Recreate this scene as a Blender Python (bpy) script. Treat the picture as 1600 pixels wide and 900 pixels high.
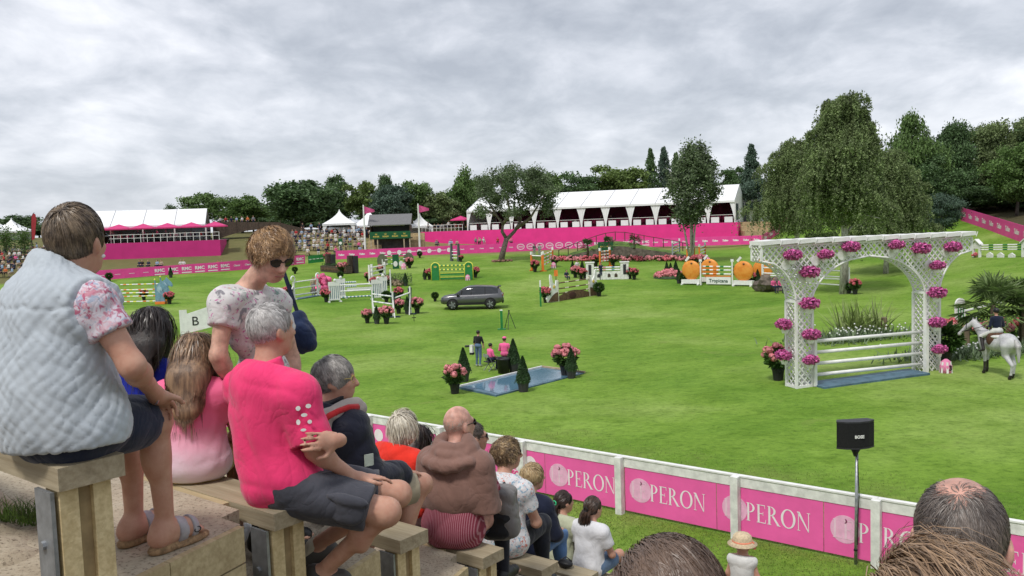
import bpy, math, random, numpy as np
from mathutils import Vector, Matrix
for o in list(bpy.data.objects): bpy.data.objects.remove(o)
SC = bpy.context.scene
COL = SC.collection
rng = np.random.default_rng(7)
random.seed(7)
PI = math.pi
# ------------------------------------------------------------------ camera
FPX, EYE, PITCH, ROLL = 1331.0, 6.4, math.radians(4.3), math.radians(1.9)
_r = np.array([1, 0, 0.]); _f = np.array([0, math.cos(PITCH), -math.sin(PITCH)]); _u = np.array([0, math.sin(PITCH), math.cos(PITCH)])
CR = _r*math.cos(ROLL)-_u*math.sin(ROLL); CU = _u*math.cos(ROLL)+_r*math.sin(ROLL); CF = _f
CP = np.array([0, 0, EYE])
cam = bpy.data.cameras.new('camera'); camo = bpy.data.objects.new('camera', cam); COL.objects.link(camo)
cam.sensor_width = 36; cam.lens = 36*FPX/1600; cam.clip_start = 0.05; cam.clip_end = 6000
camo.matrix_world = Matrix(((CR[0], CU[0], -CF[0], CP[0]), (CR[1], CU[1], -CF[1], CP[1]), (CR[2], CU[2], -CF[2], CP[2]), (0, 0, 0, 1)))
SC.camera = camo
SC.render.resolution_x, SC.render.resolution_y = 1024, 576
# ------------------------------------------------------------------ world, sun, exposure
SUN_EL, SUN_AZ = math.radians(58), math.radians(215)      # azimuth clockwise from +Y (behind the camera, to the left)
W = bpy.data.worlds.new('World'); SC.world = W; W.use_nodes = True
nt = W.node_tree; nt.nodes.clear()
def wn(t, **k):
    n = nt.nodes.new(t)
    for a, b in k.items(): setattr(n, a, b)
    return n
def wl(a, b): nt.links.new(a, b)
def wmath(op, a, b=None, clamp=False):
    n = wn('ShaderNodeMath', operation=op, use_clamp=clamp)
    for i, v in enumerate((a, b)):
        if v is None: continue
        if isinstance(v, (int, float)): n.inputs[i].default_value = v
        else: wl(v, n.inputs[i])
    return n.outputs[0]
tc = wn('ShaderNodeTexCoord'); sep = wn('ShaderNodeSeparateXYZ'); wl(tc.outputs['Generated'], sep.inputs[0])
zz = wmath('ADD', wmath('MAXIMUM', sep.outputs[2], 0.0), 0.27)
cx = wmath('DIVIDE', sep.outputs[0], zz); cy = wmath('DIVIDE', sep.outputs[1], zz)
cmb = wn('ShaderNodeCombineXYZ'); wl(cx, cmb.inputs[0]); wl(cy, cmb.inputs[1])
def wnoise(scale, detail, rough, dist, off, sy=1.0, rz=0.0):
    mp = wn('ShaderNodeMapping'); wl(cmb.outputs[0], mp.inputs[0]); mp.inputs['Location'].default_value = off; mp.inputs['Scale'].default_value = (1, sy, 1); mp.inputs['Rotation'].default_value = (0, 0, rz)
    n = wn('ShaderNodeTexNoise'); wl(mp.outputs[0], n.inputs['Vector'])
    n.inputs['Scale'].default_value = scale; n.inputs['Detail'].default_value = detail; n.inputs['Roughness'].default_value = rough; n.inputs['Distortion'].default_value = dist
    return n.outputs[0]
n1 = wnoise(0.95, 4, 0.5, 0.3, (3.1, 1.7, 0), 1.0, 0.3)
n2 = wnoise(3.2, 8, 0.55, 0.3, (0.4, 5.2, 0), 0.9, -0.35)
n3 = wnoise(7.5, 6, 0.6, 0.5, (9.4, 2.2, 0), 0.7, 0.2)
c = wmath('ADD', wmath('ADD', wmath('MULTIPLY', n1, 0.46), wmath('MULTIPLY', n2, 0.62)), wmath('MULTIPLY', n3, 0.23))
rmp = wn('ShaderNodeValToRGB'); wl(c, rmp.inputs[0])
e = rmp.color_ramp.elements
e[0].position = 0.50; e[0].color = (0.27, 0.29, 0.33, 1)
e[1].position = 0.85; e[1].color = (0.63, 0.635, 0.665, 1)
m = rmp.color_ramp.elements.new(0.60); m.color = (0.345, 0.365, 0.405, 1)
m = rmp.color_ramp.elements.new(0.70); m.color = (0.455, 0.47, 0.51, 1)
# low clouds merge into an even pale layer towards the horizon
hz = wmath('POWER', wmath('SUBTRACT', 1.0, wmath('MAXIMUM', sep.outputs[2], 0.0), True), 9.0)
mixh = wn('ShaderNodeMixRGB'); wl(wmath('MULTIPLY', hz, 0.45), mixh.inputs[0]); wl(rmp.outputs[0], mixh.inputs[1]); mixh.inputs[2].default_value = (0.44, 0.467, 0.505, 1)
sky = wn('ShaderNodeTexSky', sky_type='NISHITA'); sky.sun_disc = False; sky.sun_elevation = SUN_EL; sky.sun_rotation = SUN_AZ
skys = wn('ShaderNodeMixRGB', blend_type='MULTIPLY'); skys.inputs[0].default_value = 1; wl(sky.outputs[0], skys.inputs[1]); skys.inputs[2].default_value = (0.1, 0.1, 0.1, 1)
mixs = wn('ShaderNodeMixRGB'); mixs.inputs[0].default_value = 0.93; wl(skys.outputs[0], mixs.inputs[1]); wl(mixh.outputs[0], mixs.inputs[2])
bg = wn('ShaderNodeBackground'); wl(mixs.outputs[0], bg.inputs[0]); bg.inputs[1].default_value = 1.0
wo = wn('ShaderNodeOutputWorld'); wl(bg.outputs[0], wo.inputs[0])
sun = bpy.data.lights.new('sun', 'SUN'); suno = bpy.data.objects.new('sun', sun); COL.objects.link(suno)
sun.energy = 1.5; sun.angle = math.radians(11); sun.color = (1.0, 0.96, 0.9)
sd = Vector((math.sin(SUN_AZ)*math.cos(SUN_EL), math.cos(SUN_AZ)*math.cos(SUN_EL), math.sin(SUN_EL)))
suno.rotation_euler = sd.to_track_quat('Z', 'Y').to_euler(); suno.location = (0, 0, 60)
vs = SC.view_settings; vs.view_transform = 'Standard'; vs.look = 'None'; vs.exposure = 0.80; vs.gamma = 1; vs.use_curve_mapping = False
# ------------------------------------------------------------------ helpers
def ray(px, py): return CF+CR*(px-800)/FPX+CU*(450-py)/FPX
def atz(px, py, z):
    v = ray(px, py); return CP+v*((z-EYE)/v[2])
def aty(px, py, y):
    v = ray(px, py); return CP+v*(y/v[1])
def proj(p):
    d = np.asarray(p, float)-CP; k = d@CF
    return 800+FPX*(d@CR)/k, 450-FPX*(d@CU)/k
def tag(o, label=None, cat=None, group=None, kind=None):
    if label: o['label'] = label
    if cat: o['category'] = cat
    if group: o['group'] = group
    if kind: o['kind'] = kind
    return o
def empty(name, loc, rz=0.0, label=None, cat=None, group=None, scale=None):
    o = bpy.data.objects.new(name, None); COL.objects.link(o); o.empty_display_size = 0.2
    o.location = loc; o.rotation_euler = (0, 0, rz)
    if scale is not None: o.scale = scale
    return tag(o, label, cat, group)
def link(name, me, parent=None, loc=None, rot=None, scale=None):
    o = bpy.data.objects.new(name, me); COL.objects.link(o)
    if parent is not None: o.parent = parent
    if loc is not None: o.location = loc
    if rot is not None: o.rotation_euler = rot
    if scale is not None: o.scale = scale
    return o
KIDS = {}
def copy_tree(o, parent=None):
    c = o.copy(); COL.objects.link(c); c.parent = parent
    for ch in list(o.children): copy_tree(ch, c)
    return c
def npmesh(name, V, Fq, mats, midx=None, smooth=False):
    """numpy verts (n,3) and faces (m,3|4) to a mesh"""
    V = np.asarray(V, np.float32); Fq = np.asarray(Fq, np.int32)
    me = bpy.data.meshes.new(name); k = Fq.shape[1]; m = len(Fq)
    me.vertices.add(len(V)); me.vertices.foreach_set('co', V.ravel())
    me.loops.add(m*k); me.loops.foreach_set('vertex_index', Fq.ravel())
    me.polygons.add(m); me.polygons.foreach_set('loop_start', np.arange(0, m*k, k, dtype=np.int32)); me.polygons.foreach_set('loop_total', np.full(m, k, np.int32))
    if midx is not None: me.polygons.foreach_set('material_index', np.asarray(midx, np.int32))
    me.polygons.foreach_set('use_smooth', np.full(m, smooth))
    for q in (mats if isinstance(mats, (list, tuple)) else [mats]): me.materials.append(q)
    me.update(calc_edges=True); me.validate()
    return me
class MB:
    def __init__(s): s.v = []; s.f = []; s.m = []
    def add(s, vs, fs, mi=0):
        b = len(s.v); s.v += [tuple(float(c) for c in p) for p in vs]
        for f in fs: s.f.append([i+b for i in f]); s.m.append(mi)
        return s
    def box(s, c, d, mi=0, rz=0.0, M=None, taper=1.0):
        x, y, z = d[0]/2, d[1]/2, d[2]/2; ca, sa = math.cos(rz), math.sin(rz); P = []
        for k in (-1, 1):
            t = taper if k > 0 else 1.0
            for (i, j) in ((-1, -1), (1, -1), (1, 1), (-1, 1)):
                a, b = i*x*t, j*y*t
                q = Vector((a*ca-b*sa, a*sa+b*ca, k*z))
                if M is not None: q = M @ q
                P.append((q[0]+c[0], q[1]+c[1], q[2]+c[2]))
        return s.add(P, [(3, 2, 1, 0), (4, 5, 6, 7), (0, 1, 5, 4), (1, 2, 6, 5), (2, 3, 7, 6), (3, 0, 4, 7)], mi)
    def bar(s, a, b, w, h, mi=0, up=(0, 0, 1)):
        a, b = Vector(a), Vector(b); t = (b-a); L = t.length; t.normalize(); sd_ = t.cross(Vector(up))
        if sd_.length < 1e-4: sd_ = t.cross(Vector((1, 0, 0)))
        sd_.normalize(); u = sd_.cross(t)
        P = []
        for q in (a, b):
            for (i, j) in ((-1, -1), (1, -1), (1, 1), (-1, 1)): P.append(q+sd_*(i*w/2)+u*(j*h/2))
        return s.add(P, [(0, 1, 2, 3), (7, 6, 5, 4), (0, 4, 5, 1), (1, 5, 6, 2), (2, 6, 7, 3), (3, 7, 4, 0)], mi)
    def tube(s, pts, rs, n=8, mi=0, cap=True):
        pts = [Vector(p) for p in pts]
        if not hasattr(rs, '__len__'): rs = [rs]*len(pts)
        base = len(s.v); ref = Vector((0, 0, 1)); prev = None
        for i, p in enumerate(pts):
            t = (pts[min(i+1, len(pts)-1)]-pts[max(i-1, 0)]); t.normalize()
            if prev is None: a = t.cross(ref if abs(t.z) < .95 else Vector((1, 0, 0)))
            else: a = prev-t*prev.dot(t)
            a.normalize(); prev = a; b = t.cross(a)
            for k in range(n):
                w = 2*PI*k/n; q = p+(a*math.cos(w)+b*math.sin(w))*rs[i]; s.v.append(tuple(q))
        for i in range(len(pts)-1):
            for k in range(n):
                A = base+i*n+k; B = base+i*n+(k+1) % n; s.f.append([A, B, B+n, A+n]); s.m.append(mi)
        if cap:
            s.f.append([base+k for k in range(n)][::-1]); s.m.append(mi)
            e_ = base+(len(pts)-1)*n; s.f.append([e_+k for k in range(n)]); s.m.append(mi)
        return s
    def lathe(s, prof, c=(0, 0, 0), n=12, mi=0):
        base = len(s.v)
        for (r, z) in prof:
            for k in range(n): w = 2*PI*k/n; s.v.append((c[0]+r*math.cos(w), c[1]+r*math.sin(w), c[2]+z))
        for i in range(len(prof)-1):
            for k in range(n):
                A = base+i*n+k; B = base+i*n+(k+1) % n; s.f.append([A, B, B+n, A+n]); s.m.append(mi)
        s.f.append([base+k for k in range(n)][::-1]); s.m.append(mi)
        e_ = base+(len(prof)-1)*n; s.f.append([e_+k for k in range(n)]); s.m.append(mi)
        return s
    def prism(s, poly, y0, y1, mi=0, M=None):
        """poly in local x,z extruded along y"""
        n = len(poly); P = [(x, y0, z) for x, z in poly]+[(x, y1, z) for x, z in poly]
        if M is not None: P = [M(p) for p in P]
        fs = [list(range(n)), list(range(n, 2*n))[::-1]]
        for i in range(n): j = (i+1) % n; fs.append([j, i, i+n, j+n])
        return s.add(P, fs, mi)
    def ball(s, c, r, n=8, m=6, mi=0, jit=0.0):
        r = (r, r, r) if not hasattr(r, '__len__') else r
        base = len(s.v); s.v.append((c[0], c[1], c[2]-r[2]))
        for i in range(1, m):
            a = -PI/2+PI*i/m
            for k in range(n):
                w = 2*PI*k/n; j = 1+random.uniform(-jit, jit)
                s.v.append((c[0]+r[0]*math.cos(a)*math.cos(w)*j, c[1]+r[1]*math.cos(a)*math.sin(w)*j, c[2]+r[2]*math.sin(a)*j))
        s.v.append((c[0], c[1], c[2]+r[2])); top = len(s.v)-1
        for k in range(n):
            s.f.append([base, base+1+(k+1) % n, base+1+k]); s.m.append(mi)
            s.f.append([top, base+1+(m-2)*n+k, base+1+(m-2)*n+(k+1) % n]); s.m.append(mi)
        for i in range(m-2):
            for k in range(n):
                A = base+1+i*n+k; B = base+1+i*n+(k+1) % n; s.f.append([A, B, B+n, A+n]); s.m.append(mi)
        return s
    def mesh(s, name, mats, smooth=False):
        me = bpy.data.meshes.new(name); me.from_pydata(s.v, [], s.f)
        for q in (mats if isinstance(mats, (list, tuple)) else [mats]): me.materials.append(q)
        me.polygons.foreach_set('material_index', s.m)
        if smooth: me.polygons.foreach_set('use_smooth', [True]*len(s.f))
        me.update(); return me
    def build(s, name, mats, parent=None, smooth=False, loc=None, rot=None):
        return link(name, s.mesh(name, mats, smooth), parent, loc, rot)
# ------------------------------------------------------------------ materials
MATS = {}
def nodes_of(m):
    t = m.node_tree; b = t.nodes['Principled BSDF']
    def N(ty, **k):
        n = t.nodes.new(ty)
        for a, v in k.items():
            if a in n.inputs.keys(): n.inputs[a].default_value = v
            else: setattr(n, a, v)
        return n
    return t, b, N
def mat(name, col, rough=0.6, var=0.12, scale=3.0, bump=0.0, bscale=40.0, metal=0.0, spec=0.4, island=0.0, col2=None, detail=4.0, stretch=None, trans=0.0, bdist=0.01, sheen=0.0, sss=0.0):
    """principled with noise colour variation, optional per-island variation and fine bump"""
    if name in MATS: return MATS[name]
    m = bpy.data.materials.new(name); m.use_nodes = True; MATS[name] = m
    t, b, N = nodes_of(m); L = t.links.new
    b.inputs['Roughness'].default_value = rough; b.inputs['Metallic'].default_value = metal; b.inputs['Specular IOR Level'].default_value = spec
    if sheen: b.inputs['Sheen Weight'].default_value = sheen
    if sss:
        b.inputs['Subsurface Weight'].default_value = sss; b.inputs['Subsurface Radius'].default_value = (0.012, 0.005, 0.003); b.inputs['Subsurface Scale'].default_value = 1.0
    co = N('ShaderNodeTexCoord').outputs['Object']
    if stretch:
        mp = N('ShaderNodeMapping'); L(co, mp.inputs[0]); mp.inputs['Scale'].default_value = stretch; co = mp.outputs[0]
    nz = N('ShaderNodeTexNoise', Scale=scale, Detail=detail, Roughness=0.6); L(co, nz.inputs['Vector'])
    c2 = col2 if col2 else tuple(max(0, x*(1-var*1.6)) for x in col)
    c1 = col if col2 else tuple(min(1, x*(1+var)) for x in col)
    r = N('ShaderNodeValToRGB'); r.color_ramp.elements[0].position = 0.35; r.color_ramp.elements[1].position = 0.65
    r.color_ramp.elements[0].color = (*c2, 1); r.color_ramp.elements[1].color = (*c1, 1); L(nz.outputs[0], r.inputs[0])
    out = r.outputs[0]
    if island:
        g = N('ShaderNodeNewGeometry'); hs = N('ShaderNodeHueSaturation')
        mr = N('ShaderNodeMapRange'); mr.inputs[3].default_value = 1-island; mr.inputs[4].default_value = 1+island; L(g.outputs['Random Per Island'], mr.inputs[0])
        L(mr.outputs[0], hs.inputs['Value']); L(out, hs.inputs['Color']); out = hs.outputs[0]
    L(out, b.inputs['Base Color'])
    if bump:
        nb = N('ShaderNodeTexNoise', Scale=bscale, Detail=5.0, Roughness=0.65); L(co, nb.inputs['Vector'])
        bp = N('ShaderNodeBump', Strength=bump, Distance=bdist); L(nb.outputs[0], bp.inputs['Height']); L(bp.outputs[0], b.inputs['Normal'])
    if trans:
        tr = N('ShaderNodeBsdfTranslucent'); L(out, tr.inputs[0]); mx = N('ShaderNodeMixShader'); mx.inputs[0].default_value = trans
        o = t.nodes['Material Output']; L(b.outputs[0], mx.inputs[1]); L(tr.outputs[0], mx.inputs[2]); L(mx.outputs[0], o.inputs[0])
    return m
WHITE = mat('white_paint', (0.78, 0.78, 0.76), 0.45, 0.06, 4, bump=0.08, bscale=30)
DWHITE = mat('weathered_white', (0.74, 0.74, 0.71), 0.6, 0.12, 5, bump=0.15, bscale=40)
PINK = mat('pink_vinyl', (0.80, 0.070, 0.33), 0.5, 0.06, 1.2, bump=0.12, bscale=3, bdist=0.02)
PINKD = mat('pink_wall', (0.78, 0.035, 0.26), 0.6, 0.05, 0.6, bump=0.1, bscale=2, bdist=0.02)
MAG = mat('magenta_wall', (0.52, 0.022, 0.19), 0.6, 0.05, 0.6, bump=0.1, bscale=2, bdist=0.02)
CANVAS = mat('white_canvas', (0.82, 0.83, 0.84), 0.55, 0.04, 0.5, bump=0.1, bscale=1.5, bdist=0.03)
PRINT = mat('white_print', (0.85, 0.80, 0.83), 0.5, 0.04, 5)
DARK = mat('dark_metal', (0.03, 0.03, 0.035), 0.5, 0.2, 8)
BLACK = mat('black_plastic', (0.012, 0.012, 0.013), 0.45, 0.2, 12, bump=0.1, bscale=80)
STEEL = mat('galvanised_steel', (0.36, 0.38, 0.40), 0.45, 0.18, 14, metal=0.6, bump=0.05, bscale=60)
DGREEN = mat('sign_green', (0.008, 0.10, 0.035), 0.5, 0.1, 3)
BGREEN = mat('jump_green', (0.02, 0.20, 0.05), 0.45, 0.1, 4)
YELLOW = mat('jump_yellow', (0.75, 0.72, 0.10), 0.45, 0.08, 4)
GOLD = mat('gold_print', (0.62, 0.48, 0.10), 0.5, 0.1, 4)
NAVY = mat('jump_navy', (0.012, 0.022, 0.065), 0.5, 0.15, 4)
ORANGE = mat('jump_orange', (0.75, 0.20, 0.03), 0.5, 0.1, 4)
SBLUE = mat('jump_blue', (0.16, 0.30, 0.40), 0.5, 0.15, 4)
WBLUE = mat('tray_blue', (0.08, 0.15, 0.205), 0.5, 0.2, 3)
TIMBER = mat('dark_timber', (0.075, 0.052, 0.038), 0.75, 0.25, 6, bump=0.3, bscale=30)
BROWN = mat('jump_brown', (0.13, 0.075, 0.045), 0.7, 0.25, 6, bump=0.2, bscale=30)
LEAF = mat('leaf_green', (0.060, 0.125, 0.026), 0.55, 0.2, 1.5, island=0.45, trans=0.25)
LEAFD = mat('leaf_dark', (0.030, 0.070, 0.020), 0.55, 0.2, 0.5, island=0.45, trans=0.2)
BOX = mat('box_leaf', (0.034, 0.080, 0.022), 0.6, 0.2, 4, island=0.5, trans=0.15)
PETAL = mat('hydrangea_petal', (0.74, 0.26, 0.29), 0.6, 0.2, 8, island=0.22, trans=0.15)
PETALR = mat('red_petal', (0.62, 0.13, 0.16), 0.6, 0.2, 8, island=0.3, trans=0.15)
PETUNIA = mat('petunia_petal', (0.66, 0.15, 0.41), 0.55, 0.25, 8, island=0.4, trans=0.2)
POT = mat('black_pot', (0.018, 0.018, 0.020), 0.5, 0.2, 10)
# ------------------------------------------------------------------ terrain function (thin-plate fit through surveyed spots)
TP = [(-60, 10, 0), (-20, 12, 0), (0, 10, 0), (10, 8, 0), (40, 10, .2), (-4, 24, 0), (2, 18, 0), (8, 14, 0), (-20, 30, 0), (-40, 30, .1), (-2, 32, 0), (1, 37, 0), (3, 34, 0), (-2, 45, 0), (10.2, 29.9, .42), (15.5, 31.6, .45), (17, 29.5, .5), (25, 30, .6), (40, 35, 1.2),
      (-3, 66, 0.0), (10, 55, .05), (24, 62, .5), (-20, 55, .2), (-30, 68, .9), (-12, 75, .6), (-5.5, 82, 1.1), (18, 75, .6), (4, 90, 1.3), (-25, 95, 1.6), (20, 95, 1.35), (13, 97, 1.6), (-42.6, 94.5, 1.7), (-58, 100, 1.9), (-27, 112, 2.1), (-8.6, 117, 2.6), (9.3, 119, 2.6), (32.3, 119, 2.5), (-1, 105, 1.9),
      (35, 70, 1.2), (40, 70, 2.0), (35, 82, 1.4), (30, 100, 1.6), (45.8, 76, 3.2), (52, 98, 5.2), (41, 90, 2.9), (43, 110, 4.1), (41, 125, 5.3), (56, 80, 5.5), (62, 105, 7.0), (60, 130, 7), (50, 60, 4.0), (48, 45, 3.2),
      (-26, 128, 6.0), (-26, 117, 3.2), (-14, 121, 2.8), (-17, 143, 5.7), (-15, 137.5, 3.2), (5, 130.5, 3.1), (20, 125, 3.0), (5, 152, 6), (32, 145, 6), (-53, 112, 3.4), (-39, 115, 3.4), (-50, 125, 5.6), (-74, 128, 6.4), (-64, 99, 1.9), (-68, 106, 3.6), (-70, 113, 5.3), (-80, 99, 2.0), (-82, 112, 5.2), (-12.5, 125, 3.1), (10, 124.0, 3.0), (33, 121.5, 2.9), (-40, 135, 6), (-70, 145, 6.5), (-5, 158, 6.3), (50, 155, 7), (-30, 150, 6.3), (90, 60, 7), (95, 120, 8), (0, 200, 6.5), (-100, 200, 6.5), (100, 200, 8), (-110, 60, 1.5), (-100, 110, 5), (-110, 15, .2), (100, 15, 1)]
TP = np.array(TP, float)
def _phi(r): return np.where(r > 0, r*r*np.log(r+1e-9), 0)/1e3
_n = len(TP); _K = _phi(np.linalg.norm(TP[:, None, :2]-TP[None, :, :2], axis=2))+np.eye(_n)*0.05
_A = np.zeros((_n+3, _n+3)); _A[:_n, :_n] = _K; _A[:_n, _n] = 1; _A[:_n, _n+1:] = TP[:, :2]; _A[_n, :_n] = 1; _A[_n+1:, :_n] = TP[:, :2].T
_w = np.linalg.solve(_A, np.r_[TP[:, 2], 0, 0, 0])
def tz(x, y):
    x = np.clip(np.asarray(x, float), -110, 100); y = np.clip(np.asarray(y, float), 8, 200); sh = x.shape
    Q = np.stack([x.ravel(), y.ravel()], 1); out = np.zeros(len(Q))
    for i in range(0, len(Q), 4000):
        q = Q[i:i+4000]; out[i:i+4000] = _phi(np.linalg.norm(q[:, None]-TP[None, :, :2], axis=2)) @ _w[:_n]+_w[_n]+q @ _w[_n+1:]
    return out.reshape(sh)
def G(px, py, dz=0.0):
    """where the sight line meets the ground"""
    v = ray(px, py); t = np.concatenate([np.arange(6, 60, .25), np.arange(60, 190, .5)])
    P = CP+v[None]*t[:, None]; d = P[:, 2]-tz(P[:, 0], P[:, 1]); i = int(np.argmax(d < 0)) if (d < 0).any() else len(t)-1
    a = d[i-1]/(d[i-1]-d[i]) if i > 0 and d[i] < 0 else 0; s_ = t[i-1]+(t[i]-t[i-1])*a
    p = CP+v*s_; return Vector((p[0], p[1], float(tz(p[0], p[1]))+dz))
def gz(x, y, dz=0.0): return Vector((x, y, float(tz(x, y))+dz))
def cramp(N, L, src, stops):
    r = N('ShaderNodeValToRGB'); el = r.color_ramp.elements
    el[0].position, el[0].color = stops[0][0], (*stops[0][1], 1); el[1].position, el[1].color = stops[-1][0], (*stops[-1][1], 1)
    for p, c_ in stops[1:-1]: q = el.new(p); q.color = (*c_, 1)
    L(src, r.inputs[0]); return r.outputs[0]
def nse(N, L, co, sc, de=4.0, ro=.6, st=None, di=0.0):
    if st:
        mp = N('ShaderNodeMapping'); L(co, mp.inputs[0]); mp.inputs['Scale'].default_value = st; co = mp.outputs[0]
    n = N('ShaderNodeTexNoise', Scale=sc, Detail=de, Roughness=ro, Distortion=di); L(co, n.inputs['Vector']); return n.outputs[0]
def mixc(N, L, f, a, b_, bt='MIX'):
    m = N('ShaderNodeMixRGB', blend_type=bt)
    for i, v in enumerate((f, a, b_)):
        if isinstance(v, (int, float)): m.inputs[i].default_value = v
        elif isinstance(v, tuple): m.inputs[i].default_value = (*v, 1)
        else: L(v, m.inputs[i])
    return m.outputs[0]
# ------------------------------------------------------------------ implicit surfaces (bodies, clothes, animals)
def cap(a, b, ra, rb=None, k=0.03, m=0, clip=None): return ('c', np.array(a, float), np.array(b, float), ra, ra if rb is None else rb, k, m, clip or [])
def ell(c, r, ax=None, k=0.03, m=0, clip=None):
    return ('e', np.array(c, float), np.array(r, float), np.eye(3) if ax is None else np.array(ax, float), k, m, clip or [])
def _pd(p, P):
    if p[0] == 'c':
        _, a, b, ra, rb, k, m, cl = p; ba = b-a; h = np.clip(((P-a)@ba)/max(ba@ba, 1e-9), 0, 1)
        d = np.linalg.norm(P-a-h[..., None]*ba, axis=-1)-(ra+(rb-ra)*h)
    else:
        _, c_, r, ax, k, m, cl = p; q = (P-c_)@ax.T; k0 = np.linalg.norm(q/r, axis=-1); k1 = np.linalg.norm(q/(r*r), axis=-1)+1e-9
        d = k0*(k0-1)/k1
        d = np.where(k0 < 1e-3, -r.min(), d)
    for (o, n) in cl: d = np.maximum(d, (P-np.asarray(o))@np.asarray(n))
    return d
def _bb(p):
    if p[0] == 'c': R = max(p[3], p[4]); return np.minimum(p[1], p[2])-R, np.maximum(p[1], p[2])+R
    R = np.max(p[2]); e_ = np.sqrt(((p[3]*p[2][:, None])**2).sum(0)); return p[1]-e_, p[1]+e_
def surf(prims, res, fold=None, gclip=()):
    lo = np.min([_bb(p)[0] for p in prims], 0)-3*res-.01; hi = np.max([_bb(p)[1] for p in prims], 0)+3*res+.01
    n = np.ceil((hi-lo)/res).astype(int)+1
    D = np.full(n, 9.0, np.float32); ax = [lo[i]+res*np.arange(n[i]) for i in range(3)]
    for p in prims:
        a, b = _bb(p); mg = p[5 if p[0] == 'c' else 4]+2.5*res
        i0 = np.maximum(np.floor((a-mg-lo)/res).astype(int), 0); i1 = np.minimum(np.ceil((b+mg-lo)/res).astype(int)+1, n)
        if (i1 <= i0).any(): continue
        g = np.stack(np.meshgrid(*[ax[i][i0[i]:i1[i]] for i in range(3)], indexing='ij'), -1)
        d = _pd(p, g); s_ = tuple(slice(i0[i], i1[i]) for i in range(3)); k = max(p[5 if p[0] == 'c' else 4], 1e-4); o = D[s_]
        h = np.maximum(k-np.abs(o-d), 0)/k; D[s_] = np.minimum(o, d)-h*h*k*.25
    if fold is not None or gclip:
        idx = np.argwhere(np.abs(D) < .08) if not gclip else None
        if fold is not None:
            ii = np.argwhere(np.abs(D) < .06); P = lo+ii*res; D[tuple(ii.T)] += fold(P)
        if gclip:
            g = np.stack(np.meshgrid(*ax, indexing='ij'), -1)
            for (o, nn) in gclip: D = np.maximum(D, (g-np.asarray(o))@np.asarray(nn))
    S = D < 0
    c8 = np.zeros(n-1, np.int8)
    for dx in (0, 1):
        for dy in (0, 1):
            for dz in (0, 1): c8 += S[dx:n[0]-1+dx, dy:n[1]-1+dy, dz:n[2]-1+dz]
    act = np.argwhere((c8 > 0) & (c8 < 8)); ids = np.full(n-1, -1, np.int32); ids[tuple(act.T)] = np.arange(len(act))
    acc = np.zeros((len(act), 3)); cnt = np.zeros(len(act))
    cor = [(x, y, z) for x in (0, 1) for y in (0, 1) for z in (0, 1)]
    for a in cor:
        for axn in range(3):
            if a[axn]: continue
            b = list(a); b[axn] = 1
            da = D[tuple((act+a).T)]; db = D[tuple((act+b).T)]; x = (da < 0) != (db < 0)
            t = np.where(x, da/np.where(x, da-db, 1), 0); p = np.tile(np.array(a, float), (len(act), 1)); p[:, axn] += t
            acc += p*x[:, None]; cnt += x
    V = lo+(act+acc/np.maximum(cnt, 1)[:, None])*res
    Fs = []
    for axn in range(3):
        o1, o2 = [(1, 2), (2, 0), (0, 1)][axn]
        sl0 = [slice(None)]*3; sl1 = [slice(None)]*3; sl0[axn] = slice(0, -1); sl1[axn] = slice(1, None)
        ch = np.argwhere(S[tuple(sl0)] != S[tuple(sl1)])
        ok = (ch[:, o1] > 0) & (ch[:, o2] > 0) & (ch[:, o1] < n[o1]-1) & (ch[:, o2] < n[o2]-1); ch = ch[ok]
        e1 = np.zeros(3, int); e1[o1] = 1; e2 = np.zeros(3, int); e2[o2] = 1
        q = np.stack([ids[tuple((ch-e1-e2).T)], ids[tuple((ch-e2).T)], ids[tuple(ch.T)], ids[tuple((ch-e1).T)]], 1)
        ins = S[tuple(ch.T)]; q[~ins] = q[~ins][:, ::-1]; Fs.append(q)
    Fq = np.concatenate(Fs); Fq = Fq[(Fq >= 0).all(1)]
    return V, Fq
def surf_obj(name, prims, res, mats, parent=None, fold=None, gclip=(), disp=None, multi=False, smooth=True):
    V, Fq = surf(prims, res, fold, gclip); mi = None
    if multi:
        Cn = V[Fq].mean(1); dd = np.stack([_pd(p, Cn) for p in prims]); mi = np.array([p[6 if p[0] == 'c' else 5] for p in prims])[dd.argmin(0)]
    if disp is not None:
        me = npmesh(name, V, Fq, mats, mi, True); nn = np.zeros(len(V)*3, np.float32); me.vertices.foreach_get('normal', nn); nn = nn.reshape(-1, 3)
        V2 = V+nn*disp(V, nn)[:, None]; me.vertices.foreach_set('co', V2.astype(np.float32).ravel()); me.update()
    else: me = npmesh(name, V, Fq, mats, mi, smooth)
    return link(name, me, parent)
def yaw_axes(yaw, lean=0.0):
    """rows: right, forward, up for a figure facing (-sin yaw, cos yaw)"""
    c_, s_ = math.cos(yaw), math.sin(yaw); r = np.array([c_, s_, 0]); f = np.array([-s_, c_, 0]); u = np.array([0, 0, 1.])
    f2 = f*math.cos(lean)-u*math.sin(lean); u2 = u*math.cos(lean)+f*math.sin(lean); return np.array([r, f2, u2])
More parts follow.
